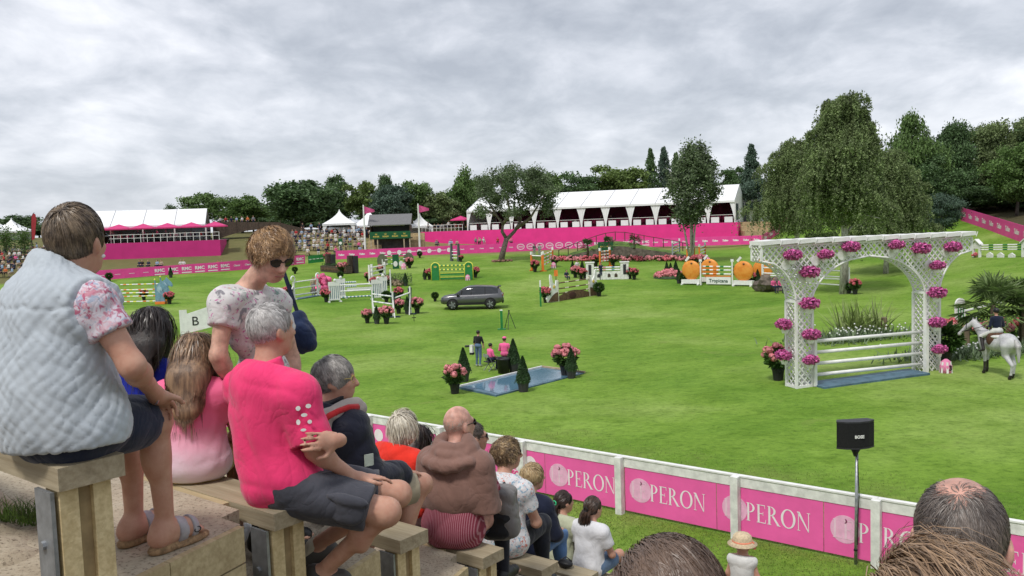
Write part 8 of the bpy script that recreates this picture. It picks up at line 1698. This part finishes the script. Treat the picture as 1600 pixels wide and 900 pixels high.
lg = MB(); lo = p5.J['shR']*.62+p5.J['elR']*.38; out = nrm(Q(462, 640, 0.01+3.3)-Q(462, 640, 3.43)); sr = nrm(np.cross(out, [0, 0, 1.])); su = np.cross(sr, out)
for (a_, b_, w_, h_) in ((-.022, .040, .030, .024), (.018, .034, .026, .026), (-.004, .006, .034, .020), (-.024, -.022, .024, .022), (.020, -.020, .022, .030), (.002, -.052, .030, .016)):
    o_ = lo+out*.106+sr*a_+su*b_; lg.add([tuple(o_+sr*w_*.38*math.cos(q)+su*h_*.38*math.sin(q)-out*.006*abs(a_)/.02) for q in np.linspace(0, 2*PI, 9)[:-1]], [list(range(8))])
lg.build('sleeve_logo', CM['white'], p5.root)
p5.bottoms(cloth('charcoal_shorts', (.058, .060, .074), bscale=24), .009, .014, .80, fold=folds(14, .008, 14, 34), top=.05)
pk = p5.J['hipR']*.42+p5.J['knR']*.58; td = nrm(p5.J['knR']-p5.J['hipR']); outp = nrm(np.cross(td, [0, 0, 1.])); outp = outp if outp[1] < 0 else -outp; upv = np.cross(outp, td)
surf_obj('cargo_pocket', [ell(pk+outp*.082+upv*.0, (.085, .022, .062), np.array([td, outp, upv]), .01), ell(pk+outp*.094+upv*.045, (.088, .020, .022), np.array([td, outp, upv]), .004)], .009, MATS['charcoal_shorts'], p5.root, fold=folds(3, .004, 20, 40))
p5.shoes(mat('sandal_dark', (.05, .045, .04), .6))
p5.hair(hairmat('hair_p5', (.62, .60, .58), (.34, .32, .31), .28), n_guides=480, kids=18, L0=.070, L1=.030, grav=.35, lift=.035, puff=.6, comb='crown', width=.0020, seed=15, hairline=(.070, .062, -.096, -.088), nseg=6, capmat=mat('hair_root_p5', (.36, .34, .33), .7))
MB().tube([tuple(p5.J['wrL']+.031*(math.cos(a_)*np.array([.3, .55, .5])+math.sin(a_)*np.array([0, -.5, .85]))) for a_ in np.linspace(0, 2*PI, 14)], .004, 5, cap=False).build('watch_strap', BLACK, p5.root)
# ---- standing woman with curly fair hair
ft = Q(405, 800, 4.12); ft[2] = 4.838; y4 = yaw_of(.93, -.10)
J = dict(pelvis=Q(412, 668, 4.10), waist=Q(408, 590, 4.08), chest=Q(396, 512, 4.05), neck=Q(384, 446, 4.02), head=Q(424, 398, 3.98), shR=Q(353, 470, 3.88), shL=Q(434, 474, 4.22), elR=Q(341, 556, 3.82), wrR=Q(372, 618, 3.92), elL=Q(456, 560, 4.28), wrL=Q(462, 620, 4.2))
for n_, px_, d in (('R', 402, 4.03), ('L', 424, 4.19)): J['hip'+n_] = Q(px_, 690, d); J['kn'+n_] = np.array([J['hip'+n_][0]+.03, J['hip'+n_][1], 5.30]); J['an'+n_] = np.array([J['hip'+n_][0], J['hip'+n_][1], 4.93]); J['to'+n_] = np.array([J['hip'+n_][0]+.15, J['hip'+n_][1]-.02, 4.862])
J['hdR'] = Q(392, 632, 3.95); J['hdL'] = Q(470, 650, 4.15)
p4 = Person('woman with curly fair hair, sunglasses and floral white top standing and looking down', ft, J, y4, .95, (yaw_of(.74, -.67), .44), .96, tyaw=yaw_of(.90, -.35), woman=True, girth=.92, tlean=.12)
p4.body(.0105, p4.simple_hands(), mats=mat('skin_light', (.56, .33, .245), .5, .16, 22, bump=.22, bscale=70, spec=.3, sss=.12, bdist=.004))
p4.top(pattern('floral_white', (.62, .60, .59), [(.20, .30, .26), (.62, .60, .59), (.50, .07, .30), (.25, .24, .26), (.63, .61, .60)] , 20, .625), .010, .012, .45, hem=-.12, fold=folds(21, .010, 12, 30), name='floral_top')
p4.bottoms(cloth('dark_jeans', (.018, .022, .035)), .014, .018, .9, long=True, name='trousers', fold=folds(4, .005, 15, 35)); p4.shoes(BLACK); p4.glasses()
c4, (r4, f4, u4) = p4.J['head'], p4.hax
MB().tube([tuple(c4+r4*x_+f4*(.100-.9*x_*x_*4)+u4*(-.066+5*x_*x_)) for x_ in np.linspace(-.024, .024, 7)], .0032, 5).build('lips', mat('lip_rose', (.40, .13, .12), .5), p4.root, True)
p4.hair(hairmat('hair_p4', (.44, .265, .125), (.19, .105, .050), .4), n_guides=420, kids=16, L0=.105, L1=.070, grav=.15, lift=.20, comb='crown', width=.0024, seed=21, curl=.008, clump=.6, hairline=(.072, .070, -.098, -.075), puff=1.4, nseg=7, front_len=.5)
bg = empty('shoulder_bag', Q(466, 512, 4.45), .3, 'navy cloth bag hanging behind the grey haired man in pink', 'bag'); surf_obj('bag', [ell((0, 0, 0), (.062, .06, .085), None, .05), ell((.02, .0, -.07), (.07, .062, .066), None, .05)], .010, cloth('navy_bag', (.016, .028, .07)), bg, fold=folds(31, .012, 18, 40)); MB().tube([(0, 0, .08), (-.06, -.02, .30), (-.10, -.05, .42)], .012, 6).build('strap', CM['navy'], bg)
# ---- man in the navy jacket
p6 = sitter(2, 538, 556, 'grey haired man with glasses in navy jacket with a red strap', yaw=yaw_of(.75, .66), hyaw=yaw_of(.985, .10), lean=-.02, girth=1.12, hs=1.0, s=1.02)
for n_ in 'RL': p6.J['kn'+n_] = p6.J['kn'+n_]-p6.ax[1]*.03; p6.J['an'+n_] = p6.J['an'+n_]-p6.ax[1]*.30; p6.J['to'+n_] = p6.J['to'+n_]-p6.ax[1]*.30
d_ = Q(522, 594, p6.loc[1])-p6.loc-p6.J['head']; d_[1] = 0
p6.J['head'] = p6.J['head']+d_; p6.J['neck'] = p6.J['neck']+d_*.8; p6.J['shR'] += d_*.5; p6.J['shL'] += d_*.5; p6.J['chest'] += d_*.35
p6.body(.011, p6.simple_hands()); JK = cloth('navy_jacket', (.014, .016, .030), .12, .35, 20, .55); ta6 = p6.tax
for n_, d in (('R', 1), ('L', -1)): p6.J['el'+n_] = p6.J['sh'+n_]+p6.ax[1]*.09+p6.ax[0]*d*.06-np.array([0, 0, .26]); p6.J['wr'+n_] = p6.J['el'+n_]+p6.ax[1]*.22-p6.ax[0]*d*.07-np.array([0, 0, .05])
p6.top(JK, .011, .040, long=True, hem=-.10, fold=folds(41, .009, 10, 26), name='jacket', neck=False)
surf_obj('collar', [cap(p6.J['neck']-ta6[2]*.04, p6.J['neck']+ta6[2]*.055+ta6[1]*.0, .096, .082, k=.02)], .010, cloth('black_fleece', (.010, .010, .014)), p6.root, gclip=[(p6.J['neck']+ta6[2]*.055, nrm(ta6[2]-ta6[1]*.3))], fold=folds(2, .006, 14, 30))
hd = p6.J['neck']-ta6[2]*.055; surf_obj('hood', [cap(hd-ta6[1]*.15-ta6[0]*.12, hd-ta6[1]*.15+ta6[0]*.12, .060, k=.04), cap(hd-ta6[0]*.16-ta6[1]*.12+ta6[2]*.03, hd-ta6[0]*.13+ta6[1]*.08+ta6[2]*.06, .052, k=.04), cap(hd+ta6[0]*.16-ta6[1]*.12+ta6[2]*.03, hd+ta6[0]*.13+ta6[1]*.08+ta6[2]*.06, .052, k=.04)], .011, cloth('grey_hood', (.38, .33, .30)), p6.root, fold=folds(6, .012, 18, 40))
def sight_hit(px, py, prims, loc, off=.004):
    v = nrm(ray(px, py)); t_ = 1.0
    for k in range(400):
        d = min(float(_pd(p, (CP+v*t_-loc)[None])[0]) for p in prims)
        if d < off: break
        t_ += max(.003, d*.6)
    return CP+v*t_-loc
JP = p6.torso(.042, .06)+[cap(hd-ta6[1]*.15-ta6[0]*.12, hd-ta6[1]*.15+ta6[0]*.12, .064), cap(hd+ta6[0]*.16-ta6[1]*.12+ta6[2]*.03, hd+ta6[0]*.13+ta6[1]*.08+ta6[2]*.06, .056)]
sm = MB(); pa_ = [sight_hit(a_, b_, JP, p6.loc) for a_, b_ in ((494, 672), (503, 660), (514, 650), (528, 643), (544, 637), (560, 636))]
sm.tube([tuple(q) for q in pa_], .018, 6); sm.build('red_strap', cloth('strap_red', (.50, .03, .035)), p6.root, True)
ap = p6.J['shR']*.45+p6.J['elR']*.55; ao = nrm(np.array([.55, -.83, 0.])); MB().box(tuple(ap+ao*.095), (.05, .006, .062), rz=math.atan2(.83-.28, .55+.28)).build('arm_badge', cloth('badge_green', (.42, .48, .42)), p6.root)
p6.bottoms(cloth('khaki', (.36, .31, .22)), .012, .018, .85, name='shorts'); p6.shoes(BLACK); p6.glasses(False)
p6.hair(hairmat('hair_p6', (.44, .42, .39), (.17, .16, .15), .4), n_guides=420, kids=18, L0=.11, L1=.070, grav=.45, lift=.12, puff=.9, comb='crown', width=.0028, seed=33, hairline=(.060, .070, -.10, -.10), nseg=7, capmat=mat('hair_root_p6', (.13, .12, .11), .7))
# ---- white bob, red shawl
p7 = sitter(3, 620, 647, 'white haired woman in a bright red shawl on the fourth bench', hs=.95, s=.88, woman=True, lean=.12)
p7.body(.013, p7.simple_hands()); SH = cloth('red_shawl', (.72, .035, .02), .08, .5, 45)
p7.top(SH, .012, .045, long=True, hem=.0, fold=folds(51, .010, 12, 28), name='shawl', neck=False); p7.bottoms(cloth('print_skirt', (.30, .22, .30), .5), .014, .025, .95, name='skirt'); p7.shoes(BLACK)
p7.hair(hairmat('hair_p7', (.66, .61, .50), (.42, .37, .28), .22), n_guides=240, kids=14, L0=.17, L1=.10, grav=.75, lift=.12, comb='crown', width=.0044, seed=37, hairline=(.075, .06, -.10, -.10), nseg=8)
p7b = sitter(4, 648, 668, 'dark haired child half hidden beside the red shawl', hs=.86, s=.74); p7b.body(.016, p7b.simple_hands()); p7b.top(CM['red'], .016, .014, .5); p7b.bottoms(CM['navy'], .018, .015, .9, long=True, name='trousers'); p7b.shoes(BLACK); p7b.hair(hairmat('hair_p7b', (.035, .020, .016), (.014, .009, .008), .4), n_guides=120, kids=12, L0=.30, L1=.2, grav=.9, lift=.05, tuck=.4, mass=.15, comb='mid', width=.006, seed=3, hairline=(.085, .05, -.10, -.12), nseg=7)
# ---- bald man with sweater over his shoulders
p8 = sitter(3, 712, 640, 'bald man in red striped shirt with a brown sweater over his shoulders', yaw=yaw_of(.40, .92), hyaw=yaw_of(.72, .69), girth=1.08, s=1.0, hs=1.0)
p8.body(.011, p8.simple_hands(), mats=mat('skin_pink', (.58, .32, .25), .42, .16, 22, bump=.22, bscale=70, spec=.35, sss=.12, bdist=.004))
STR = bpy.data.materials.new('red_striped_cotton'); STR.use_nodes = True; MATS['red_striped_cotton'] = STR; t, b, N = nodes_of(STR); L = t.links.new; co = N('ShaderNodeTexCoord').outputs['Object']; mp = N('ShaderNodeMapping'); L(co, mp.inputs[0]); mp.inputs['Rotation'].default_value = (0, 0, -yaw_of(.40, .92)); wv_ = N('ShaderNodeTexWave', Scale=27.0, Distortion=.6); wv_.bands_direction = 'X'; wv_.inputs['Detail Scale'].default_value = .6; L(mp.outputs[0], wv_.inputs['Vector']); L(cramp(N, L, wv_.outputs[0], [(.40, (.20, .022, .045)), (.55, (.22, .03, .055)), (.86, (.36, .16, .19))]), b.inputs['Base Color']); b.inputs['Roughness'].default_value = .85; bp = N('ShaderNodeBump', Strength=.4, Distance=.01); L(nse(N, L, co, 14, 4), bp.inputs['Height']); L(bp.outputs[0], b.inputs['Normal'])
p8.top(STR, .011, .022, .72, hem=-.11, fold=folds(61, .010, 12, 30)); SW = cloth('brown_sweater', (.22, .125, .10), .08, .3, 40); ta8 = p8.tax
P = [ell(p8.J['chest']*.35+p8.J['neck']*.65-ta8[1]*.03, (.18, .13, .09), ta8, .06), ell(p8.J['chest']-ta8[1]*.02+ta8[2]*.0, (.20, .160, .22), ta8, .06), ell(p8.J['waist']-ta8[1]*.025+ta8[2]*.05, (.205, .155, .16), ta8, .06)]
for n_, d in (('R', 1), ('L', -1)): so = p8.J['sh'+n_]; P += [cap(so, so-ta8[2]*.30+ta8[0]*d*.035+ta8[1]*.03, .102, .092, k=.04), cap(so+ta8[1]*.04, so-ta8[2]*.26+ta8[0]*d*.04+ta8[1]*.10, .075, .070, k=.04)]
surf_obj('draped_sweater', P, .011, SW, p8.root, fold=folds(63, .003, 18, 40), gclip=[(p8.J['neck']+ta8[2]*.03, nrm(ta8[2]+ta8[1]*.2)), (p8.J['waist']-ta8[2]*.05, -ta8[2])])
nk = p8.J['neck']; rg_ = []
for j, (dz_, rr_) in enumerate(((.040, .094), (.000, .128), (-.048, .168))):
    ring = [nk+ta8[2]*(dz_+.030*math.sin(a_)+.006*math.sin(3*a_+j))+(ta8[0]*math.cos(a_)+ta8[1]*math.sin(a_)*.9-ta8[1]*.22)*rr_ for a_ in np.linspace(0, 2*PI, 15)[:-1]]
    for i in range(14): rg_.append(cap(ring[i], ring[(i+1) % 14], .033, k=.024))
surf_obj('sweater_cowl', rg_, .010, SW, p8.root, fold=folds(64, .006, 20, 40))
p8.bottoms(cloth('black_trousers', (.016, .018, .026)), .014, .012, .9, long=True, name='trousers', top=-.05); p8.shoes(BLACK); p8.glasses()
p8.hair(hairmat('hair_p8', (.50, .44, .38), (.36, .26, .21), .2), n_guides=90, kids=6, L0=.012, L1=.010, grav=.3, lift=.01, comb='crown', width=.0025, seed=5, hairline=(-.02, .0, -.096, -.088), capx=.955, cover=lambda D: D[:, 2] < .1, nseg=3, capmat=MATS['skin_pink'])
p8b = sitter(4, 732, 664, 'man with sunglasses half hidden behind the bald man', hyaw=yaw_of(.9, .4), s=.96, hs=.98); p8b.body(.014, p8b.simple_hands()); p8b.top(STR, .015, .02, .6); p8b.bottoms(CM['navy'], .016, .016, .9, long=True, name='trousers'); p8b.shoes(BLACK); p8b.glasses(); p8b.hair(hairmat('hair_p8b', (.10, .08, .065), (.05, .04, .03), .3), n_guides=90, kids=10, L0=.03, L1=.025, grav=.4, lift=.05, width=.004, seed=9, nseg=4)
# ---- woman with wavy hair and printed top, grey bag
p9 = sitter(4, 788, 690, 'woman with wavy blond brown hair, sunglasses and printed white top', yaw=yaw_of(.45, .9), hyaw=yaw_of(.93, .35), hs=.97, s=.97, woman=True)
p9.body(.012, p9.simple_hands()); p9.top(pattern('geo_print', (.62, .62, .63), [(.22, .36, .48), (.55, .18, .14), (.60, .60, .62), (.30, .42, .46)], 24, .61), .011, .022, .55, hem=-.10, fold=folds(71, .005, 12, 30)); p9.bottoms(cloth('black_trousers', (.016, .018, .026)), .014, .016, .9, long=True, name='trousers'); p9.shoes(BLACK); p9.glasses()
p9.hair(hairmat('hair_p9', (.36, .25, .13), (.10, .065, .04), .45), n_guides=260, kids=14, L0=.11, L1=.08, grav=.35, lift=.15, comb='crown', width=.0034, seed=45, curl=.010, nseg=8, puff=1.2, front_len=.6, hairline=(.08, .055, -.10, -.09))
bb = empty('backpack', Q(780, 800, 5.50), .2, 'grey and black backpack behind the woman in the printed top', 'bag'); ap_ = yaw_axes(yaw_of(.45, .9)); surf_obj('pack', [cap(ap_[0]*x+ap_[1]*y+np.array([0, 0, -.13]), ap_[0]*x*.8+ap_[1]*y+np.array([0, 0, .13]), .045, .04, k=.05) for x in (-.085, -.03, .03, .085) for y in (-.03, .04)], .011, cloth('grey_nylon', (.17, .16, .155), .1, .3, 16, .5), bb, fold=folds(4, .008, 20, 44)); surf_obj('pocket', [cap(-ap_[0]*.05-ap_[1]*.06+np.array([0, 0, -.11]), ap_[0]*.05-ap_[1]*.06+np.array([0, 0, -.11]), .045, k=.03), cap(-ap_[0]*.05-ap_[1]*.06+np.array([0, 0, -.02]), ap_[0]*.05-ap_[1]*.06+np.array([0, 0, -.02]), .040, k=.03)], .012, CM['black'], bb, fold=folds(5, .01, 18, 36)); MB().tube([(.0, .0, .14), (.06, .10, .16), (.10, .14, .02)], .010, 5).build('strap', CM['black'], bb)
# ---- blonde woman in the navy cardigan
p10 = sitter(5, 824, 732, 'blonde woman in navy cardigan and jeans on the sixth bench', yaw=yaw_of(.5, .87), hyaw=yaw_of(.85, .5), hs=.95, s=.92, woman=True, lean=.2)
p10.body(.014, p10.simple_hands()); p10.top(cloth('navy_knit', (.012, .016, .036)), .013, .026, long=True, hem=-.10, fold=folds(81, .008, 12, 28), name='cardigan'); p10.bottoms(cloth('blue_jeans', (.08, .16, .32)), .014, .016, .9, long=True, name='jeans'); p10.shoes(BLACK)
p10.hair(hairmat('hair_p10', (.58, .44, .24), (.30, .20, .10), .35), n_guides=200, kids=13, L0=.13, L1=.09, grav=.6, lift=.16, comb='crown', width=.0048, seed=47, nseg=7, hairline=(.075, .06, -.10, -.09))
# ---- two girls with ponytails
def pony(p, mt, seed, L_=.26, sway=(0, 0)):
    r = np.random.default_rng(seed); c, (rr, f, u), h = p.J['head'], p.hax, p.hs; o = c+(-f*.105+u*.012)*h; V = []; F_ = []
    for i in range(420):
        a_ = r.random()*2*PI; q = r.random()**.5; ln = L_*r.uniform(.75, 1.1); ph_ = r.random()*6; st_ = o+(rr*math.cos(a_)*.016+u*math.sin(a_)*.014)*q; w_ = .0045
        for k in range(8):
            t_ = k/7; sp_ = (.020+.030*math.sin(PI*min(1, t_*1.1)))*q; pt = st_-f*(.05*math.sin(min(1, t_*2)*PI/2))*h+np.array([0, 0, -1.])*ln*t_**1.15+(rr*math.cos(a_)+f*math.sin(a_)*.6)*sp_+rr*(.008*math.sin(6*t_+ph_)+sway[0]*t_); sd_ = rr*w_*(1-.7*t_**3)*.5+f*w_*.3*math.sin(a_); V += [pt-sd_, pt+sd_]
        b_ = len(V)-16; F_ += [(b_+2*k, b_+2*k+1, b_+2*k+3, b_+2*k+2) for k in range(7)]
    link('ponytail', npmesh('ponytail', V, F_, mt), p.root); MB().tube([tuple(o-f*.012+(rr*math.cos(a_)+u*math.sin(a_))*.021) for a_ in np.linspace(0, 2*PI, 10)], .009, 6, cap=False).build('hair_tie', mat('tie_green', (.05, .55, .25), .6) if seed == 1 else BLACK, p.root)
p11 = sitter(6, 876, 771, 'girl with dark ponytail, green hair tie and pale green shirt', hyaw=yaw_of(.85, .53), hs=.90, s=.84); p11.body(.014, p11.simple_hands()); p11.top(cloth('pale_green', (.45, .47, .33)), .013, .018, .6, fold=folds(91, .008, 12, 30)); p11.bottoms(cloth('pink_shorts', (.62, .06, .26)), .014, .016, .7); p11.shoes(CM['white'])
HD = hairmat('hair_p11', (.055, .032, .024), (.022, .013, .010), .4); p11.hair(HD, n_guides=170, kids=12, L0=.10, L1=.09, grav=.05, lift=.05, comb='back', width=.0048, seed=51, nseg=5, hairline=(.085, .05, -.10, -.06), puff=.3); pony(p11, HD, 1, .30)
p12 = sitter(6, 922, 780, 'girl with wavy brown ponytail and white T shirt on the seventh bench', hyaw=yaw_of(.7, .7), hs=.90, s=.84); p12.body(.014, p12.simple_hands()); p12.top(cloth('white_tee', (.66, .66, .68)), .012, .020, .62, hem=-.1, fold=folds(93, .004, 12, 30)); p12.bottoms(cloth('denim', (.10, .16, .26)), .014, .016, .7); p12.shoes(CM['white'])
HD2 = hairmat('hair_p12', (.085, .048, .032), (.03, .018, .013), .45); p12.hair(HD2, n_guides=170, kids=12, L0=.10, L1=.09, grav=.05, lift=.05, comb='back', width=.0048, seed=53, nseg=5, hairline=(.085, .05, -.10, -.06), puff=.3); pony(p12, HD2, 2, .30)
# raised snack hand of the pale green girl stays hidden; small black case on the bench
cs = empty('camera_case', Vector(seat_at(5, 884, .08)), YN, 'small black camera case lying on the sixth bench', 'case'); surf_obj('case', [ell((0, 0, .035), (.07, .05, .034), None, .01)], .009, BLACK, cs); MB().tube([(-.06, 0, .05), (-.02, .04, .075), (.05, .02, .06)], .005, 5).build('strap', BLACK, cs)
um = empty('folded_umbrella', Q(470, 868, 3.80), 0, 'cream folded umbrella with dark handle leaning under the pink shirted man', 'umbrella'); ue = Q(533, 812, 3.95)-Q(470, 868, 3.80); MB().tube([(0, 0, 0), tuple(ue*.25), tuple(ue*.7), tuple(ue*1.15)], [.020, .030, .032, .026], 10).build('canopy', cloth('cream_cloth', (.48, .43, .33)), um, True); MB().tube([tuple(-ue*.3), tuple(ue*.02)], .024, 8).build('handle', mat('dark_handle', (.05, .04, .035), .4), um, True); MB().tube([tuple(-ue*.05), tuple(-ue*.0)], .030, 8).build('handle_band', STEEL, um, True)
# ---- child in straw hat
cf_ = Q(1160, 900, 8.6); cz0 = Q(1160, 836, 8.6)[2]-1.10; cp_ = empty('step_block', (cf_[0], cf_[1], cz0-.5), YN, 'timber step the child in the straw hat stands on', 'step'); MB().box((0, 0, .25), (.8, .6, .5)).build('block', BWOOD, cp_)
s_ = 1.10/1.60; yc = yaw_of(.5, .86); loc = np.array([cf_[0], cf_[1], cz0]); ax = yaw_axes(yc); wj = lambda x, y, z: loc+(ax[0]*x+ax[1]*y)*s_+np.array([0, 0, z*s_])
J = dict(pelvis=wj(0, 0, .85), waist=wj(0, 0, 1.0), chest=wj(0, 0, 1.14), neck=wj(0, -.01, 1.28), head=wj(0, .02, 1.43)); 
for n_, d in (('R', 1), ('L', -1)): J.update({'sh'+n_: wj(d*.15, 0, 1.22), 'el'+n_: wj(d*.22, .02, .98), 'wr'+n_: wj(d*.22, .10, .78), 'hd'+n_: wj(d*.21, .16, .70), 'hip'+n_: wj(d*.08, 0, .82), 'kn'+n_: wj(d*.08, .02, .45), 'an'+n_: wj(d*.08, 0, .09), 'to'+n_: wj(d*.08, .15, .025)})
p13 = Person('small child in straw hat with coral ribbon near the white fence', loc, J, yc, s_, (yc, 0), .86, tlean=0); p13.body(.014, p13.simple_hands()); p13.top(CM['white'], .014, .012, 0, hem=-.05, name='camisole'); p13.bottoms(CM['white'], .014, .02, .6); p13.shoes(CM['white'])
hc = p13.J['head']+np.array([0, 0, .03]); hat = empty('straw_hat', tuple(loc+hc), 0, 'straw hat with coral ribbon on the small child', 'hat'); STRAW = mat('straw', (.58, .46, .30), .8, .15, 40, bump=.4, bscale=90)
MB().lathe([(.150, -.012), (.152, -.006), (.108, .012), (.101, .04), (.094, .075), (.07, .098), (.02, .106)], n=28).build('crown', STRAW, hat, True); MB().lathe([(.107, .010), (.105, .034), (.104, .034), (.106, .010)], n=28).build('ribbon', mat('coral_ribbon', (.72, .22, .13), .6), hat, True)
rb = MB(); 
for a_ in (-.5, 0, .5): rb.bar((.10, -.05, .02), (.115+.02*a_, -.06+.02*a_, -.05), .018, .006)
rb.build('ribbon_tail', MATS['coral_ribbon'], hat)
# ---- heads of the people just in front of the camera
def near_head(px, top_py, y, label, hyaw, hmat, skin=SKIN, hs=1.0, shirt='navy', **hk):
    tp_ = Q(px, top_py, y); yaw = YN; seat = np.array([tp_[0], tp_[1], tp_[2]-.83]); J = seated_joints(seat, yaw, 1.0, .1); d = np.array([tp_[0], tp_[1], tp_[2]-.123*hs])-J['head']
    for k_ in J: J[k_] = J[k_]+np.array([d[0], d[1], 0 if k_ not in ('head', 'neck') else d[2]])
    p = Person(label, (seat[0]+d[0], seat[1]+d[1], seat[2]), J, yaw, 1.0, (hyaw, .05), hs); bn_ = empty('bench', p.loc+np.array([0, 0, -.45]), urz, 'plank bench under the %s' % label.replace('spectator with ', 'person with ').replace(' just below the camera', ''), 'bench'); MB().box((0, 0, .41), (.9, .22, .07)).build('seat_plank', WOOD, bn_); [MB().box((x, 0, .18), (.08, .18, .38)).build('leg', PWOOD, bn_) for x in (-.35, .35)]
    p.body(.010, p.simple_hands(), mats=skin); p.top(CM[shirt], .014, .02, .6, fold=folds(7, .006, 12, 30)); p.bottoms(CM['navy'], .018, .016, .9, long=True, name='trousers'); p.shoes(BLACK); p.hair(hmat, **hk); return p
near_head(1046, 851, 1.26, 'spectator with thick brown hair seen from above', YN, hairmat('hair_p14', (.15, .098, .070), (.085, .055, .040), .22), n_guides=700, kids=22, L0=.13, L1=.09, grav=.25, lift=.10, comb='left', width=.0016, seed=61, nseg=5, puff=.8)
near_head(1502, 747, 1.66, 'man with thinning dark grey hair and a bald patch', YN+.15, hairmat('hair_p15', (.17, .14, .12), (.07, .055, .047), .35), skin=MATS['skin_pink'], shirt='grey', n_guides=700, kids=16, L0=.030, L1=.038, grav=.3, lift=.03, puff=.4, comb='crown', width=.0012, seed=63, nseg=6, hairline=(.05, .075, -.098, -.10), cover=lambda D: ~((D[:, 2] > .36) & (np.abs(D[:, 0]) < .60) & (D[:, 1] > -.55) & (D[:, 1] < .92)) | (np.random.default_rng(1).random(len(D)) < .03), capmat=MATS['skin_pink'], capx=.975)
near_head(1462, 866, 1.10, 'spectator with fair hair just below the camera', YN+.2, hairmat('hair_p16', (.34, .22, .125), (.20, .125, .075), .2), n_guides=650, kids=24, L0=.17, L1=.14, grav=.5, lift=.07, comb='left', puff=.6, width=.0015, seed=65, nseg=5)
